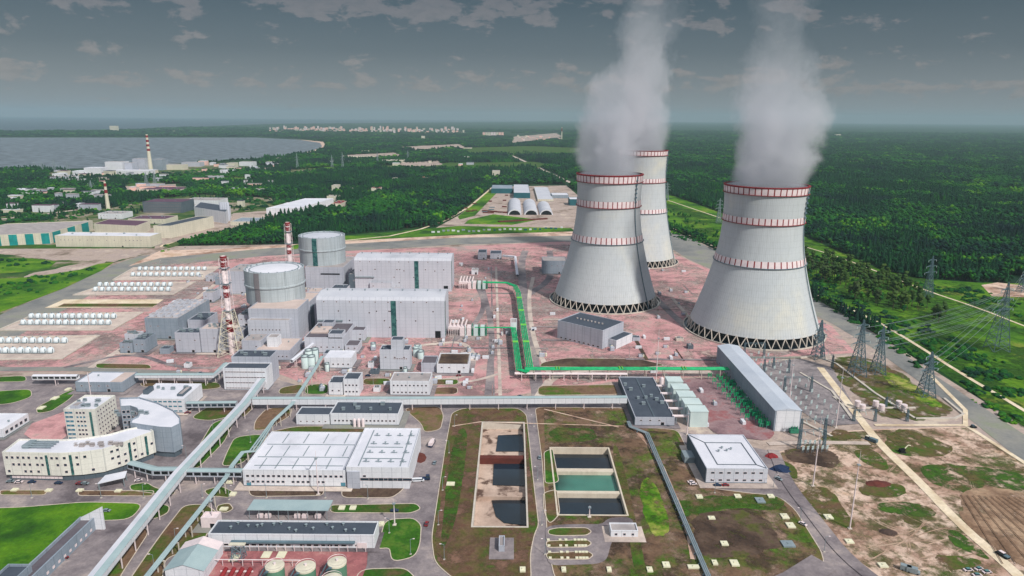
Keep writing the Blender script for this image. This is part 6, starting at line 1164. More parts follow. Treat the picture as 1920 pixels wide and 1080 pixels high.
for i in range(26):
    px = 812 + i * 9.6 + rr.uniform(-1, 1); py = 436 - i * .28 + rr.uniform(-1.5, 1.5); x, y = G(px, py); L = rr.uniform(4, 7); mb = MB(); mb.box(x - L / 2, x + L / 2, y - 1.3, y + 1.3, .5, 3.2); mb.box(x - L / 2 - .1, x + L / 2 + .1, y - 1.4, y + 1.4, 3.2, 3.4); o = mb.build('site_cabin', rr.choice([MATS['white_cladding'], MATS['blue_grey_cladding'], MATS['far_teal_wall'], MATS['white_cladding']]), org=Vector((x, y, .5))); tag(o, 'pale site cabin in the long row below the storage yard', 'cabin', 'site cabins below the storage yard')
for i in range(24):
    px = 870 + rr.random() * 110; py = 366 + rr.random() * 34; x, y = G(px, py)
    if px > 950 and py < 402 and py > 360: continue
    mb = MB(); mb.box(x - rr.uniform(3, 8), x + rr.uniform(3, 8), y - 3, y + 3, .3, rr.uniform(1.5, 3.5)); o = mb.build('steel_stack', rr.choice([MATS['rust_brown'], MATS['rust_brown'], MATS['dark_steel']]), org=Vector((x, y, .3))); tag(o, 'rusty stack of steel lying open in the storage yard', 'steel stack', 'rusty steel stacks in the storage yard')
for i, (pa, pb_) in enumerate([((905, 396), (942, 399)), ((935, 417), (1025, 411))]):
    a, b = G(*pa), G(*pb_); mb = MB(); ribbon(mb, [a, b], 9, 2.6, 2.4); o = mb.build('rebar_pile', MATS['rust_brown']); tag(o, ['long curved rusty pile on the left of the storage yard', 'long rusty pile in front of the arched shelters'][i], 'pile')
for i, (px, py, yt) in enumerate([(275, 347, 322), (291, 347, 322), (558, 318, 287), (623, 314, 290), (643, 318, 285), (708, 307, 285), (765, 300, 282), (66, 320, 302), (80, 322, 303), (103, 322, 300), (127, 320, 302), (172, 360, 338)]):
    pylon(['left one of two pale pylons above the rust roofed shed', 'right one of two pale pylons above the rust roofed shed', 'pylon at the left end of the far meadow strip', 'pylon in the middle of the far meadow strip', 'tallest pylon right of the far meadow strip', 'pylon on the far pale clearing', 'distant pylon in the forest toward the town', 'leftmost pylon on the left shore', 'second pylon on the left shore', 'third pylon on the left shore', 'fourth pylon on the left shore', 'pylon alone in the dark wood at left'][i], px, py, yt, 5, 2, 9, m_='galvanised_steel')
# ------------------------------------------------------------------ trees
def leafmat(name, c1, c2, c3, c4, s1=.004, s2=.05):
    m = bpy.data.materials.new(name); m.use_nodes = True; N = NT(m.node_tree); pos = N.n('ShaderNodeNewGeometry').outputs['Position']
    a = N.mix(N.rng(N.noise(pos, s2, 3, .6), .4, .62), L3(c1), L3(c2)); b = N.mix(N.rng(N.noise(pos, s1, 4, .6), .52, .62), a, L3(c3)); c = N.mix(N.rng(N.noise(pos, s1 * 2.3, 5, .65, .5), .56, .64), b, L3(c4))
    c = N.mix(N.rng(N.noise(pos, .7, 2), .3, .7, 0, .5), c, N.mix(1.0, c, (.45, .5, .45, 1), 'MULTIPLY'))
    bs = N.n('ShaderNodeBsdfPrincipled', i_Base_Color=c, i_Roughness=.8); bs.inputs['Specular IOR Level'].default_value = .15
    o = N.n('ShaderNodeOutputMaterial'); m.node_tree.links.new(bs.outputs[0], o.inputs[0]); MATS[name] = m; return m
l_con = leafmat('conifer_foliage', (10, 56, 36), (22, 74, 36), (12, 44, 42), (34, 98, 28)); l_dec = leafmat('leafy_foliage', (22, 80, 32), (44, 106, 28), (16, 64, 38), (88, 140, 26))
l_pine = leafmat('pine_foliage', (54, 84, 36), (74, 96, 40), (62, 72, 48), (64, 104, 34))
def clump(mb, c, r, rr, mi=0, n=1):
    import itertools
    t = (1 + 5 ** .5) / 2; V = [(-1, t, 0), (1, t, 0), (-1, -t, 0), (1, -t, 0), (0, -1, t), (0, 1, t), (0, -1, -t), (0, 1, -t), (t, 0, -1), (t, 0, 1), (-t, 0, -1), (-t, 0, 1)]
    Fc = [(0, 11, 5), (0, 5, 1), (0, 1, 7), (0, 7, 10), (0, 10, 11), (1, 5, 9), (5, 11, 4), (11, 10, 2), (10, 7, 6), (7, 1, 8), (3, 9, 4), (3, 4, 2), (3, 2, 6), (3, 6, 8), (3, 8, 9), (4, 9, 5), (2, 4, 11), (6, 2, 10), (8, 6, 7), (9, 8, 1)]
    k = r / 1.9; mb.add([(c[0] + x * k * rr.uniform(.65, 1.35), c[1] + y * k * rr.uniform(.65, 1.35), c[2] + z * k * rr.uniform(.6, 1.2)) for x, y, z in V], Fc, mi)
def leaves(mb, c, r, rr, n, s):
    for _ in range(n):
        a = rr.uniform(0, 2 * PI); b = rr.uniform(-1, 1); d = Vector((math.cos(a) * math.sqrt(1 - b * b), math.sin(a) * math.sqrt(1 - b * b), b)); p = Vector(c) + d * r * rr.uniform(.6, 1.15)
        u = Vector((rr.uniform(-1, 1), rr.uniform(-1, 1), rr.uniform(-.6, .6))).normalized() * s; v = d.cross(u).normalized() * s * .8; mb.add([p - u, p + v, p + u, p - v], [(0, 1, 2, 3)])
def crown(kind, rr, h, fine=False):
    mb = MB()
    if kind == 'con':
        T = 7 if fine else 5
        for i in range(T):
            f = i / T; z0 = h * (.16 + .8 * f); z1 = z0 + h * .30 * (1 - f * .5); R = h * .17 * (1 - f) ** .8 + .35; n = 9 if fine else 7; vs = [(0, 0, min(z1, h))]
            for k in range(n): a = 2 * PI * (k + rr.random() * .5) / n; q = R * rr.uniform(.65, 1.25); vs.append((q * math.cos(a), q * math.sin(a), z0 - rr.uniform(0, h * .05)))
            mb.add(vs, [(0, 1 + k, 1 + (k + 1) % n) for k in range(n)])
    elif kind == 'dec':
        for i in range(11 if fine else 7):
            a = rr.uniform(0, 2 * PI); z = rr.uniform(.38, .88); R = h * .26 * math.sin(min(1, (1.08 - z) * 2.2) * 1.4) * rr.uniform(.2, 1); clump(mb, (R * math.cos(a), R * math.sin(a), h * z), h * rr.uniform(.12, .2), rr)
            if fine: leaves(mb, (R * math.cos(a), R * math.sin(a), h * z), h * .17, rr, 14, h * .035)
    else:
        for i in range(9 if fine else 6):
            a = rr.uniform(0, 2 * PI); z = rr.uniform(.48, .95); R = h * .15 * rr.uniform(.1, 1); clump(mb, (R * math.cos(a), R * math.sin(a), h * z), h * rr.uniform(.09, .15), rr)
            if fine: leaves(mb, (R * math.cos(a), R * math.sin(a), h * z), h * .11, rr, 12, h * .03)
    return mb
def trunk(rr, h, top):
    mb = MB(); mb.tube((0, 0, 0), (rr.uniform(-.2, .2), rr.uniform(-.2, .2), h * top), h * .016 + .1, 5, 0, h * .006 + .04)
    for i in range(4): a = rr.uniform(0, 2 * PI); z = h * top * rr.uniform(.5, .9); mb.tube((0, 0, z), (h * .1 * math.cos(a), h * .1 * math.sin(a), z + h * .08), .1, 3, 0, .04)
    return mb
tc_ = bpy.data.collections.new('tree_kinds'); SRC = []
rr = random.Random(21)
for i, (k, lm, h) in enumerate([('con', l_con, 17), ('con', l_con, 14), ('con', l_con, 19), ('dec', l_dec, 13), ('dec', l_dec, 11), ('dec', l_con, 14)]):
    mb = crown(k, rr, h); n0 = len(mb.f); tb = trunk(rr, h, .6 if k != 'con' else .9); mb.add(tb.v, tb.f, 1); o = mb.build('tree', [lm, MATS['bark']], org=(0, 0, 0)); COL.objects.unlink(o); tc_.objects.link(o); o.name = 'source_tree_%d' % i
def gn(col):
    ng = bpy.data.node_groups.new('scatter_trees', 'GeometryNodeTree'); ng.interface.new_socket('Geometry', in_out='INPUT', socket_type='NodeSocketGeometry'); ng.interface.new_socket('Geometry', in_out='OUTPUT', socket_type='NodeSocketGeometry')
    gi = ng.nodes.new('NodeGroupInput'); go = ng.nodes.new('NodeGroupOutput'); ci = ng.nodes.new('GeometryNodeCollectionInfo'); ci.inputs[0].default_value = col; ci.inputs['Separate Children'].default_value = True; ci.inputs['Reset Children'].default_value = True
    ip = ng.nodes.new('GeometryNodeInstanceOnPoints'); ip.inputs['Pick Instance'].default_value = True
    def at(nm, ty): a = ng.nodes.new('GeometryNodeInputNamedAttribute'); a.data_type = ty; a.inputs[0].default_value = nm; return a.outputs[0]
    L = ng.links.new; L(gi.outputs[0], ip.inputs['Points']); L(ci.outputs[0], ip.inputs['Instance']); L(at('idx', 'INT'), ip.inputs['Instance Index']); L(at('sc', 'FLOAT_VECTOR'), ip.inputs['Scale']); L(at('ro', 'FLOAT_VECTOR'), ip.inputs['Rotation']); L(ip.outputs[0], go.inputs[0]); return ng
NG = gn(tc_)
def scatter(name, label, P, idx, sc, kind='stuff', cat=None):
    n = len(P); me = bpy.data.meshes.new(name); me.vertices.add(n); me.vertices.foreach_set('co', np.c_[P, np.zeros(n)].astype(np.float32).ravel())
    a = me.attributes.new('idx', 'INT', 'POINT'); a.data.foreach_set('value', idx.astype(np.int32)); a = me.attributes.new('sc', 'FLOAT_VECTOR', 'POINT'); a.data.foreach_set('vector', sc.astype(np.float32).ravel())
    ro = np.zeros((n, 3)); ro[:, 2] = RNG.random(n) * 2 * PI; a = me.attributes.new('ro', 'FLOAT_VECTOR', 'POINT'); a.data.foreach_set('vector', ro.astype(np.float32).ravel())
    o = bpy.data.objects.new(name, me); COL.objects.link(o); md = o.modifiers.new('scatter', 'NODES'); md.node_group = NG; tag(o, label, cat, kind=kind); return o
Rm_ = np.array(CI)
def proj(P):
    v = np.c_[P, np.full(len(P), -H)] @ Rm_.T; return np.c_[960 - F * v[:, 0] / v[:, 2], 540 + F * v[:, 1] / v[:, 2]], v[:, 2] < 0
def inpoly(Q, poly):
    x, y = Q[:, 0], Q[:, 1]; c = np.zeros(len(Q), bool); n = len(poly)
    for i in range(n):
        x0, y0 = poly[i]; x1, y1 = poly[i - 1]
        if y0 == y1: continue
        c ^= ((y0 > y) != (y1 > y)) & (x < (x1 - x0) * (y - y0) / (y1 - y0) + x0)
    return c
def vnoise(P, s, seed):
    r_ = np.random.default_rng(seed); T = r_.random((256, 256)); q = P / s + 1000; i = np.floor(q).astype(int); f = q - i; f = f * f * (3 - 2 * f); i %= 255
    a = T[i[:, 0], i[:, 1]]; b = T[i[:, 0] + 1, i[:, 1]]; c = T[i[:, 0], i[:, 1] + 1]; d = T[i[:, 0] + 1, i[:, 1] + 1]; return (a * (1 - f[:, 0]) + b * f[:, 0]) * (1 - f[:, 1]) + (c * (1 - f[:, 0]) + d * f[:, 0]) * f[:, 1]
EXC = [SITE, LEFT, YARD, [(800, 448), (862, 400), (925, 346), (1062, 346), (1100, 372), (1100, 440)], meadow, [(-1500, 268), (-20, 256), (300, 256), (480, 256), (560, 259), (607, 265), (614, 275), (590, 287), (520, 297), (450, 301), (300, 311), (150, 318), (-20, 320), (-1500, 332)],
       sea_line + [(1200, 200), (-3000, 200)], [(300, 484), (650, 440), (860, 420), (1080, 426), (1080, 445), (300, 500)], [(1064, 335), (1080, 335), (1150, 380), (1140, 390)], [(960, 288), (1010, 312), (1084, 345), (1070, 350), (1000, 318), (950, 291)],
       [(500, 236), (870, 238), (870, 251), (500, 246)], [(900, 248), (960, 246), (960, 256), (900, 256)], [(960, 250), (1050, 248), (1060, 262), (960, 272)], [(530, 322), (620, 313), (640, 320), (560, 327)], [(700, 312), (840, 306), (1000, 304), (1060, 312), (940, 318), (720, 318)], [(860, 278), (1000, 274), (1090, 278), (1090, 288), (980, 292), (880, 290)],
       [(750, 276), (860, 270), (875, 278), (780, 284)], [(640, 292), (740, 286), (760, 296), (660, 300)], [(740, 306), (820, 302), (830, 310), (760, 314)], [(220, 346), (338, 344), (350, 360), (250, 370)], [(1590, 303), (1640, 303), (1640, 306), (1590, 306)], [(240, 341), (300, 341), (310, 347), (240, 350)], [(380, 333), (470, 334), (470, 341), (390, 343)], [(130, 318), (420, 304), (470, 300), (500, 314), (420, 330), (340, 332), (200, 335), (90, 345), (90, 326)]]
def keep(P, extra=()):
    Q, ok = proj(P); m = ok & (Q[:, 0] > -90) & (Q[:, 0] < 2010) & (Q[:, 1] < 1300)
    for e in EXC: m &= ~inpoly(Q, e)
    return m, Q
D0 = [(650, 1400, 6.6, 1.05), (1400, 2300, 8.8, 1.25), (2300, 3600, 12.5, 1.5), (3600, 6500, 21, 2.2), (6500, 12000, 40, 3.6)]
PL = []; SCL = []; IX = []
for a, b, s, k in D0:
    xs = np.arange(-b * .85 - 200, b * .85 + 200, s); ys = np.arange(a, b, s); X, Y = np.meshgrid(xs, ys); P = np.c_[X.ravel(), Y.ravel()]; P = P[np.abs(P[:, 0]) < P[:, 1] * .86 + 150]; P += RNG.uniform(-.48, .48, P.shape) * s
    m, Q = keep(P); P = P[m]; dn = vnoise(P, 60, 5); P = P[(dn > .2)]; n = len(P); PL.append(P)
    dec = vnoise(P, 170, 1) * .6 + vnoise(P, 45, 2) * .4 + RNG.uniform(-.12, .12, n); IX.append(np.where(dec > .56, RNG.integers(3, 5, n), np.where(dec > .47, 5, RNG.integers(0, 3, n))))
    hs_ = k * RNG.uniform(.6, 1.3, n) * (.7 + .6 * vnoise(P, 110, 3)); SCL.append(np.c_[hs_ * (1 + .45 * (k - 1)) , hs_ * (1 + .45 * (k - 1)), hs_ / (1 + .85 * (k - 1))])
P = np.vstack(PL); IX = np.concatenate(IX); SC_ = np.vstack(SCL); Q, _ = proj(P)
near_edge = np.zeros(len(P), bool)
# the nearest forest-edge trees become individual trees
cand = np.where((Q[:, 1] > 0))[0]; d = np.hypot(P[:, 0], P[:, 1]); order = cand[np.argsort(d[cand])]; sel = order[:60]
near_edge[sel] = True; far = ~near_edge; lf = P[:, 0] < 150
scatter('forest', 'dense mixed forest covering the land right of the cooling towers up to the horizon', P[far & ~lf], IX[far & ~lf], SC_[far & ~lf]); scatter('forest', 'dark forest behind the plant and around the bay on the left', P[far & lf], IX[far & lf], SC_[far & lf])
# individual trees
FT = []
for i in range(9):
    k = ('pin', 'dec', 'con')[i % 3]; h = (16, 11, 15)[i % 3]; lm = (l_pine, l_dec, l_con)[i % 3]; t = thing({'pin': 'pine_tree', 'dec': 'leafy_tree', 'con': 'spruce_tree'}[k], 'x', 'tree'); crown(k, rr, h, True).build('crown', lm, t); trunk(rr, h, .9 if k != 'dec' else .6).build('trunk', MATS['bark'], t); FT.append([t, False])
TLAB = {0: ('slender pine with bare trunk in the tree belt between the meadow and the grey road', 'pines of the belt beside the meadow'), 1: ('bushy green tree in the tree belt between the meadow and the grey road', 'leafy trees of the belt beside the meadow'), 2: ('dark spruce standing along the near edge of the forest', 'spruces on the forest edge')}
def put_tree(k, x, y, s, lab, grp):
    j = random.choice([k, k + 3, k + 6]); t, used = FT[j]; z = .3
    if not used: FT[j][1] = True; t.location = (x, y, z); t.scale = (s,) * 3; t['label'] = lab; t['group'] = grp
    else: dup(t, (x, y, z), rot=random.uniform(0, 6.28), scale=(s * random.uniform(.85, 1.1), s * random.uniform(.85, 1.1), s), label=lab, group=grp)
for i in sel:
    k = {0: 2, 1: 2, 2: 2, 3: 1, 4: 1, 5: 1}[int(IX[i])]
    side = 'right of the cooling towers' if P[i, 0] > 150 else 'behind the left industrial halls'
    put_tree(k, P[i, 0], P[i, 1], random.uniform(.8, 1.1), ('dark spruce on the near edge of the forest ' if k == 2 else 'bushy tree on the near edge of the forest ') + side, 'edge trees of the forest ' + side + (' spruce' if k == 2 else ' leafy'))
belt = [(1508, 478), (1560, 492), (1640, 515), (1700, 540), (1745, 580), (1788, 600), (1780, 612), (1700, 590), (1600, 565), (1540, 535), (1508, 505)]
mst = [(1252, 392), (1300, 410), (1352, 440), (1352, 462), (1300, 440), (1252, 415)]
def inside_pts(poly, n, seed):
    r_ = random.Random(seed); out = []
    q = P2(poly); x0 = min(p[0] for p in q); x1 = max(p[0] for p in q); y0 = min(p[1] for p in q); y1 = max(p[1] for p in q)
    while len(out) < n:
        p = (r_.uniform(x0, x1), r_.uniform(y0, y1))
        if inpoly(np.array([p]), q)[0]: out.append(p)
    return out
for x, y in inside_pts(belt, 195, 1): put_tree(0, x, y, random.uniform(.95, 1.35), *TLAB[0]) if random.random() < .72 else put_tree(1, x, y, random.uniform(.7, 1.2), *TLAB[1])
for x, y in inside_pts(mst, 40, 2): put_tree(1, x, y, random.uniform(.5, .9), 'bushy tree in the strip between the two front cooling towers', 'trees of the strip between the cooling towers')
# shrubs: low uncounted growth along the road and on the meadow
bc = bpy.data.collections.new('shrub_kinds')
for i, lm in enumerate((l_dec, l_con, l_dec)):
    mb = MB()
    for _ in range(5): clump(mb, (rr.uniform(-1.2, 1.2), rr.uniform(-1.2, 1.2), rr.uniform(.4, 1.3)), rr.uniform(.8, 1.4), rr)
    o = mb.build('shrub', lm, org=(0, 0, 0)); COL.objects.unlink(o); bc.objects.link(o); o.name = 'source_shrub_%d' % i
NG2 = gn(bc)
def shrubs(label, polys, dens, smax, seed):
    out = []
    for k, pl in enumerate(polys):
        q = P2(pl); A = abs(sum(q[i][0] * q[(i + 1) % len(q)][1] - q[(i + 1) % len(q)][0] * q[i][1] for i in range(len(q)))) / 2; out += inside_pts(pl, min(6000, int(A * dens)), seed + k)
    P = np.array(out); P = P[vnoise(P, 22, seed) > .38]; n = len(P); s = RNG.uniform(.4, smax, n); o = scatter('shrubs', label, P, RNG.integers(0, 3, n), np.c_[s, s, s * .8]); o.modifiers[0].node_group = NG2
shrubs('dark green shrubs and young trees lining the grey road on the right', [[(1518, 545), (1640, 605), (1760, 680), (1920, 790), (1920, 812), (1720, 690), (1640, 632), (1520, 560)], [(1250, 425), (1340, 460), (1345, 472), (1250, 440)]], .035, 1.9, 30)
shrubs('scrub and saplings over the meadow below the tree belt', [[(1508, 500), (1600, 560), (1700, 592), (1800, 640), (1920, 720), (1920, 760), (1720, 645), (1640, 598), (1510, 540)], [(1740, 545), (1840, 575), (1920, 605), (1920, 570), (1840, 545), (1700, 525)], [(1790, 690), (1920, 780), (1920, 700), (1800, 640)]], .022, 2.2, 40)
shrubs('dark bushes in the grass fields at the left edge', [[(-20, 528), (150, 508), (210, 495), (120, 536), (-20, 575)], [(-20, 484), (60, 486), (100, 495), (-20, 508)], [(290, 466), (420, 432), (560, 400), (640, 385), (700, 400), (600, 425), (420, 452), (300, 474)]], .010, 2.4, 50)

shrubs('trees and bushes growing between the left industrial halls', [[(-20, 400), (120, 400), (190, 392), (330, 366), (520, 370), (640, 378), (500, 384), (330, 372), (200, 400), (60, 425), (-20, 428)], [(430, 388), (560, 376), (560, 380), (440, 398)], [(100, 336), (220, 330), (420, 316), (500, 316), (420, 330), (250, 345)]], .004, 4.5, 60)

# ------------------------------------------------------------------ ground wear: patchy overlays whose gaps show the layer below
def overlay(name, pts, cols, z, holes, hs, sc=.03, hl=()):
    m_ = gmat(name + '_cover%d' % ZC[0], cols, sc, .5, holes=holes, hs=hs); q = P2(pts); sheet(name, q, z - (ZC[0] + 1) * .0011, m_, world=True, holes=hl)
PINKP = [(-300, 700), (60, 606), (255, 500), (300, 490), (870, 468), (1060, 458), (1250, 476), (1325, 508), (1550, 616), (1590, 658), (1480, 664), (1345, 700), (1160, 710), (960, 738), (630, 738), (520, 696), (330, 700), (240, 692)]
overlay('dusty_gravel', PINKP, [(140, 126, 124), (164, 150, 146), (184, 170, 164)], .19, .55, .010)
overlay('dark_gravel_patches', PINKP, [(98, 84, 86), (124, 108, 108), (140, 124, 122)], .20, .60, .03)
overlay('worn_paving', PINKP, [(206, 176, 168), (214, 190, 180)], .21, .60, .06)
SANDP = [(1462, 850), (1500, 840), (1560, 812), (1650, 807), (1815, 802), (1912, 866), (2200, 1060), (2200, 1200), (1700, 1110), (1605, 1050), (1565, 1010), (1487, 910)]
overlay('weeds', SANDP, [(92, 84, 54), (84, 92, 42), (72, 98, 32)], .345, .56, .028); overlay('dry_earth', SANDP, [(128, 100, 84), (156, 128, 108), (176, 148, 128)], .335, .56, .05)
overlay('scrub_grass', SANDP, [(118, 106, 78), (140, 124, 96)], .355, .575, .12)
BR = [(1020, 772), (1172, 770), (1186, 806), (1266, 812), (1322, 920), (1455, 936), (1484, 958), (1532, 1036), (1500, 1076), (1440, 1100), (1072, 1100), (1045, 1064), (1036, 985), (1022, 860)]
overlay('thin_grass', BR, [(60, 98, 22), (80, 116, 30), (104, 118, 48)], .34, .55, .03, hl=[HOL[1]]); overlay('thin_soil', BR, [(140, 114, 96), (164, 138, 122)], .36, .575, .05, hl=[HOL[1]]); overlay('thin_dark_soil', BR, [(66, 52, 44), (84, 68, 56)], .35, .56, .045, hl=[HOL[1]])
IA = [(855, 780), (872, 772), (968, 772), (984, 784), (996, 900), (1004, 985), (990, 1040), (990, 1100), (880, 1100), (848, 1078), (820, 1052), (816, 1010), (840, 850)]
overlay('thin_soil', IA, [(104, 78, 66), (128, 98, 82)], .35, .52, .035, hl=[HOL[0]])
overlay('worn_asphalt', [(-60, 715), (420, 712), (630, 748), (830, 760), (806, 1000), (800, 1090), (-60, 1100)], [(176, 166, 160), (196, 182, 174)], .165, .57, .05); overlay('dark_asphalt_patches', [(-60, 715), (420, 712), (630, 748), (830, 760), (806, 1000), (800, 1090), (-60, 1100)], [(112, 104, 108), (128, 120, 122)], .155, .57, .03)
overlay('scrub_grass', [(1246, 380), (1360, 408), (1500, 446), (1650, 510), (1830, 536), (2000, 540), (2000, 860), (1720, 664), (1520, 541), (1300, 436)], [(36, 70, 20), (52, 88, 24)], .38, .53, .02, .02)
for k, R_ in enumerate(APR):
    if R_[2] > 1050 or R_[2] < 255: continue
    e = 2.5 + (k * 37 % 5) * .6; poly = [(R_[0] - e, R_[2] - e * 1.3), (R_[1] + e, R_[2] - e * 1.3), (R_[1] + e, R_[3] + e * .6), (R_[0] - e, R_[3] + e * .6)]; sheet('apron', poly, .32, (g_conc, g_asph, g_road, g_asph)[k % 4], world=True)
rr = random.Random(17)
for i in range(46):      # service lanes and drain lines across the plant
    px = rr.uniform(300, 1500); py = rr.uniform(500, 690); x, y = G(px, py)
    if any(math.hypot(x - T[0], y - T[1]) < T[4] + 14 for T in (T1, T2, T3)) or (px > 1300 and py < 660): continue
    L = rr.uniform(20, 110); q = [(x - L / 2, y), (x + L / 2, y)] if rr.random() < .55 else [(x, y - L / 2), (x, y + L / 2)]
    strip('service_lane', q, rr.choice((.8, 1.2, 3.5, 4.5)), .3, rr.choice((g_asph, g_conc, g_dark, g_road)), world=True)
# ------------------------------------------------------------------ denser plant: annexes and equipment
AX = [(592, 606, 640, 628, 620, 'white_cladding', 'brown_grey_roof', 'small white annex at the left foot of the turbine hall annexes'), (606, 622, 672, 664, 656, 'grey_cladding', 'bitumen_roof', 'small dark roofed annex just above the white topped shed'),
      (690, 700, 690, 682, 678, 'white_cladding', 'gravel_roof', 'tiny white hut left of the square lettering-like block'), (694, 710, 702, 696, 692, 'dark_grey_wall', 'bitumen_roof', 'low dark hut in front of the square lettering-like block'), (776, 790, 668, 652, 648, 'pale_mint_metal', 'pale_mint_metal', 'pale green cabinet block right of the square lettering-like block'),
      (418, 430, 610, 598, 592, 'grey_cladding', 'gravel_roof', 'narrow block behind the striped stack'), (440, 456, 640, 622, 612, 'grey_cladding', 'gravel_roof', 'block squeezed between the stack and the reactor annex'), (404, 424, 534, 520, 512, 'blue_grey_cladding', 'gravel_roof', 'blue grey block at the far left of the front reactor'), (386, 400, 528, 518, 512, 'grey_cladding', 'gravel_roof', 'small block at the far left edge of the reactor group'),
      (300, 318, 664, 655, 649, 'blue_grey_cladding', 'bitumen_roof', 'small dark roofed hut left of the tall grey block'), (566, 574, 600, 560, 550, 'dark_grey_wall', 'gravel_roof', 'tall dark fin wall between reactor block and turbine hall'), (655, 668, 545, 515, 505, 'dark_grey_wall', 'gravel_roof', 'tall dark wall between rear reactor and rear turbine hall'), (576, 600, 560, 548, 540, 'grey_cladding', 'pinkish_roof', 'low pink roofed link behind the front turbine hall'), (620, 650, 552, 542, 534, 'pale_grey_cladding', 'bitumen_roof', 'low dark link block left of the rear dark roofed annex'),
      (738, 752, 548, 540, 533, 'pale_grey_cladding', 'gravel_roof', 'small link block at the right of the rear dark roofed annex'), (470, 486, 700, 690, 684, 'white_cladding', 'gravel_roof', 'low white hut behind the tall white gallery building'), (700, 712, 735, 729, 724, 'white_cladding', 'gravel_roof', 'tiny hut between the two small pale office blocks'), (884, 896, 515, 508, 503, 'white_cladding', 'gravel_roof', 'small white hut right of the rear turbine hall'), (948, 956, 628, 618, 614, 'grey_cladding', 'gravel_roof', 'narrow hut beside the white block of the green pipes'),
      (1186, 1200, 640, 634, 630, 'grey_cladding', 'bitumen_roof', 'small hut right of the angled pump station'), (1290, 1300, 655, 649, 645, 'dark_grey_wall', 'gravel_roof', 'dark hut left of the nearest cooling tower base'), (1268, 1282, 640, 636, 632, 'pale_concrete', 'gravel_roof', 'pale low plinth left of the nearest cooling tower base'), (345, 356, 690, 684, 680, 'white_cladding', 'gravel_roof', 'small white hut on the pink paving above the raised gallery')]
for a, b, c_, d, e, wl, rf, lab in AX: box_b('plant_annex', lab, a, b, c_, d, e, wl, rf, nv=2, plinth=False)
for i, (px, py, r_, hh) in enumerate([(573, 690, 3.4, 11), (585, 690, 3.4, 11), (580, 680, 3.4, 12), (592, 678, 3.2, 12), (614, 696, 2, 7), (780, 668, 3, 8), (789, 672, 3, 7), (700, 655, 2.5, 6), (455, 690, 2.2, 6), (760, 700, 1.8, 5)]):
    x, y = G(px, py); t = thing('process_tank', ORD[i] + ' upright round tank among the blocks in front of the turbine halls, counted in building order', 'tank', (x, y, 0), 'upright process tanks'); t['label'] = ['front left tank of the mint cluster by the white topped shed', 'front right tank of the mint cluster by the white topped shed', 'rear left tank of the mint cluster by the white topped shed', 'rear right tank of the mint cluster by the white topped shed', 'slim tank at the corner of the white topped shed', 'left tank beside the pale green cabinet block', 'right tank beside the pale green cabinet block', 'short tank behind the square lettering-like block', 'short tank right of the lattice stack foot', 'slim tank in front of the square lettering-like block'][i]
    mb = MB(); mb.lathe(x, y, [(r_, 0), (r_, hh), (.1, hh + 1)], 18); mb.build('tank_shell', MATS['pale_mint_metal'], t, smooth=True); mb = MB(); mb.lathe(x, y, [(r_ + .1, hh - .3), (r_ + .15, hh + .9), (r_ - .05, hh + .9)], 18); mb.build('railing', MATS['galvanised_steel'], t)
    mb = MB(); mb.path([(x + r_, y - 1, 0), (x + r_ + .4, y - 1, hh)], .25); mb.build('ladder', MATS['dark_steel'], t)
def crate_like(px, py, i):
    x, y = G(px, py); t = thing('equipment_skid', 'small grey equipment skid standing on the plant paving', 'equipment', (x, y, 0), 'small equipment skids on the plant paving'); return t
sk = thing('equipment_skid', 'small pale equipment skid with pipes standing on the plant paving', 'equipment', (0, 0, 0), 'small equipment skids on the plant paving'); mb = MB(); mb.box(-2, 1.2, -1.2, 1.2, .3, 2.2); mb.build('housing', MATS['grey_cladding'], sk); mb = MB(); mb.lathe(2, 0, [(.7, .3), (.7, 2.2), (.1, 2.7)], 10); mb.build('vessel', MATS['cream_paint'], sk); mb = MB(); mb.path([(-2, 1.4, .3), (-2, 1.4, 3), (2, 1.4, 3), (2, 0, 2.6)], .18); mb.build('pipe', MATS['dark_steel'], sk); us = False
ct = thing('shipping_container', 'steel shipping container left on the plant paving', 'container', (0, 0, 0), 'shipping containers on the plant paving'); mb = MB(); mb.box(-3, 3, -1.2, 1.2, .2, 2.7); mb.build('body', MATS['white_cladding'], ct); mb = MB(); mb.box(3.0, 3.08, -1.1, 1.1, .3, 2.6); mb.build('door', MATS['blue_grey_cladding'], ct); uc = False
zones = [((300, 500), (660, 700), 60), ((560, 640), (900, 735), 70), ((850, 480), (960, 680), 26), ((1000, 560), (1290, 680), 26), ((1190, 480), (1300, 560), 12), ((560, 500), (840, 560), 26), ((1200, 690), (1440, 800), 18)]
def free(x, y):
    for R_ in APR:
        if R_[0] - 2 < x < R_[1] + 2 and R_[2] - 2 < y < R_[3] + 2: return False
    for R_ in (TB1, TB2, R1B): 
        if R_[0] - 3 < x < R_[1] + 3 and R_[2] - 3 < y < R_[3] + 3: return False
    for T in (T1, T2, T3):
        if math.hypot(x - T[0], y - T[1]) < T[4] + 8: return False
    for c_ in ((cx_, cy_, cr_ + 6), (cx2, cy2, cr2 + 6)):
        if math.hypot(x - c_[0], y - c_[1]) < c_[2]: return False
    return True
for (a, b), (c_, d), n in zones:
    for _ in range(n):
        x, y = G(rr.uniform(a, c_), rr.uniform(b, d))
        if not free(x, y): continue
        if rr.random() < .6:
            sc_ = rr.uniform(.7, 1.7); ro_ = rr.choice((0, PI / 2))
            if not us: sk.location = (x, y, 0); us = True
            else: dup(sk, (x, y, 0), rot=ro_, scale=sc_)
        else:
            if not uc: ct.location = (x, y, 0); uc = True
            else: dup(ct, (x, y, 0), rot=rr.choice((0, PI / 2, .3)))
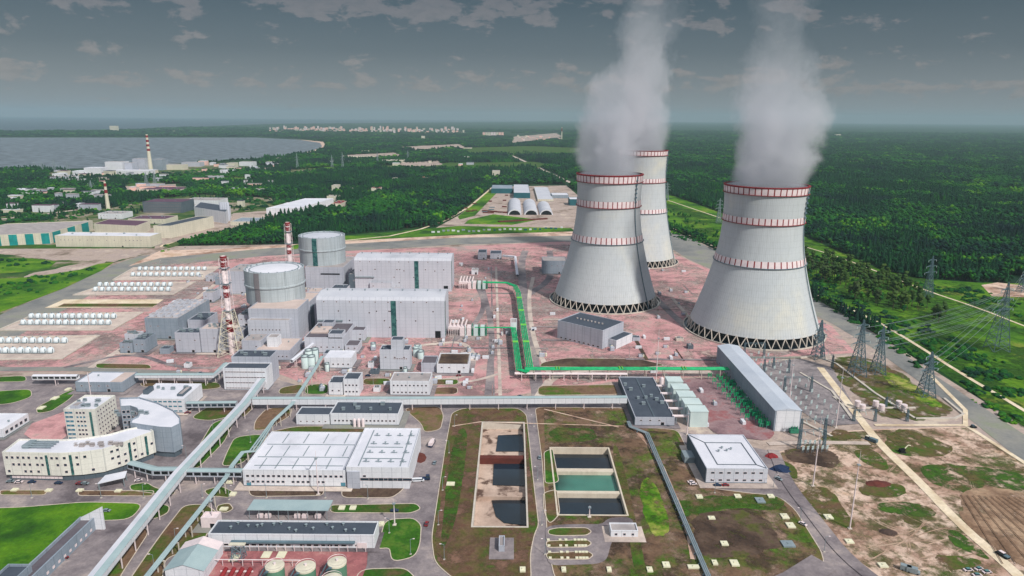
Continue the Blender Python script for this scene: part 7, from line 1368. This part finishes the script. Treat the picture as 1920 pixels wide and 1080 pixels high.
# parked cars
cars = []
for i, m_ in enumerate(('white_paint', 'dark_blue_paint', 'red_paint', 'galvanised_steel')): cars.append(vehicle('parked_car', ['white', 'dark blue', 'red', 'silver'][i] + ' car parked on the plant roads', 'car', (1296, 60, 352, 376)[i], (905, 905, 775, 700)[i], .1 * i, 4.5, 1.9, m_, m_, .9, .62, (-.3, .28), group=['white', 'dark blue', 'red', 'silver'][i] + ' cars on the plant roads'))
for i, (px, py, r_) in enumerate([(345, 768, .1), (352, 770, .1), (360, 766, 0), (20, 905, .1), (36, 906, .1), (110, 908, 0), (150, 909, 0), (160, 909, 0), (260, 903, .4), (740, 960, 0), (800, 985, 1.5), (815, 870, 1.5), (1300, 910, 0), (1345, 912, 0), (1360, 912, 0), (1460, 900, -1), (1505, 985, -.9), (975, 745, 0), (905, 748, 0), (1012, 860, 1.5), (925, 640, 1.5), (1000, 620, 1.4), (120, 1050, .8), (200, 960, 0), (640, 700, 0), (690, 706, 0), (860, 706, .2)]):
    c0 = cars[i % 4]; x, y = G(px, py); dup(c0, (x, y, .45), rot=r_)
# shore industry: many small halls round the old power station
rr = random.Random(29); pos_ = []
for i in range(64):
    px = rr.uniform(70, 520); py = 331 - (px - 70) * .045 + rr.uniform(-8, 9)
    if i > 50: px = rr.uniform(600, 1000); py = rr.choice((296, 309, 281)) + rr.uniform(-3, 3)
    x0, y0 = G(px, py); x1, _ = G(px + rr.uniform(4, 18), py); h = rr.choice((6, 9, 12, 18)); t = thing('industrial_shed', 'small pale industrial hall among the far sheds near the bay', 'industrial hall', (x0, y0, 0), 'far industrial halls near the bay'); mb = MB(); mb.box(x0, x1, y0, y0 + 30, 0, h); mb.build('wall', MATS[rr.choice(('white_cladding', 'cream_cladding', 'grey_cladding', 'town_pink') if 'town_pink' in MATS else ('white_cladding',))], t); mb = MB(); mb.box(x0 - .5, x1 + .5, y0 - .5, y0 + 30.5, h, h + .8); mb.build('roof', MATS[rr.choice(('gravel_roof', 'white_membrane_roof', 'bitumen_roof', 'dull_purple_roof'))], t)

rr = random.Random(41); g_rut = gmat('wheel_ruts', [(150, 122, 104), (176, 148, 128), (196, 170, 150)], .05, .5)
for i in range(34):
    a = (rr.uniform(1500, 1880), rr.uniform(850, 1060)); b = (a[0] + rr.uniform(-160, 160), a[1] + rr.uniform(-70, 90)); m_ = ((a[0] + b[0]) / 2 + rr.uniform(-40, 40), (a[1] + b[1]) / 2 + rr.uniform(-20, 20))
    if not (860 < b[1] < 1075 and 1500 + (b[1] - 860) * .6 < b[0] < 1900 and a[0] > 1500 + (a[1] - 860) * .6): continue
    q = P2([a, m_, b])
    for off in (-1.0, 1.0): strip('wheel_rut', [(x + off, y + off * .5) for x, y in q], .45, .1, g_rut, world=True, sm=2)
def grove(label, polys, dens, seed):
    out = []
    for k, pl in enumerate(polys):
        q = P2(pl); A = abs(sum(q[i][0] * q[(i + 1) % len(q)][1] - q[(i + 1) % len(q)][0] * q[i][1] for i in range(len(q)))) / 2; out += [p for p in inside_pts(pl, min(3000, int(A * dens)), seed + k)]
    P = np.array(out); P = P[vnoise(P, 60, seed) > .33]; n = len(P); s_ = RNG.uniform(.5, 1.0, n); scatter('trees', label, P, RNG.integers(0, 6, n), np.c_[s_, s_, s_])
grove('clumps of trees among the left industrial halls', [[(-20, 397), (180, 393), (180, 400), (60, 422), (-20, 426)], [(188, 413), (262, 401), (310, 391), (262, 391), (240, 397)], [(436, 386), (500, 374), (620, 370), (520, 378), (440, 398)], [(104, 428), (178, 418), (178, 429), (110, 434)], [(345, 372), (430, 362), (520, 364), (430, 372)]], .006, 70)
grove('scattered trees around the old power station by the bay', [[(-20, 322), (100, 320), (260, 330), (470, 316), (540, 306), (560, 318), (430, 330), (250, 345), (-20, 346)], [(560, 304), (760, 292), (1000, 284), (1060, 290), (900, 302), (620, 312)]], .0016, 80)

rr = random.Random(77); proto_ = {}
for i in range(70):
    px = rr.uniform(0, 520); py = rr.uniform(338, 400) - px * .02
    if 180 < px < 440 and py > 362: continue
    x0, y0 = G(px, py); wd_ = rr.uniform(10, 45); h = rr.uniform(9, 19); t = thing('small_building', 'small pale building half hidden among the trees left of the plant', 'building', (x0, y0, 0), 'small buildings among the left trees'); mb = MB(); mb.box(x0, x0 + wd_, y0, y0 + 14, 0, h); mb.build('wall', MATS[rr.choice(('white_cladding', 'cream_cladding', 'town_pink', 'grey_cladding'))], t); mb = MB(); mb.box(x0 - .5, x0 + wd_ + .5, y0 - .5, y0 + 14.5, h, h + .8); mb.build('roof', MATS[rr.choice(('gravel_roof', 'white_membrane_roof', 'bitumen_roof', 'dull_purple_roof'))], t)
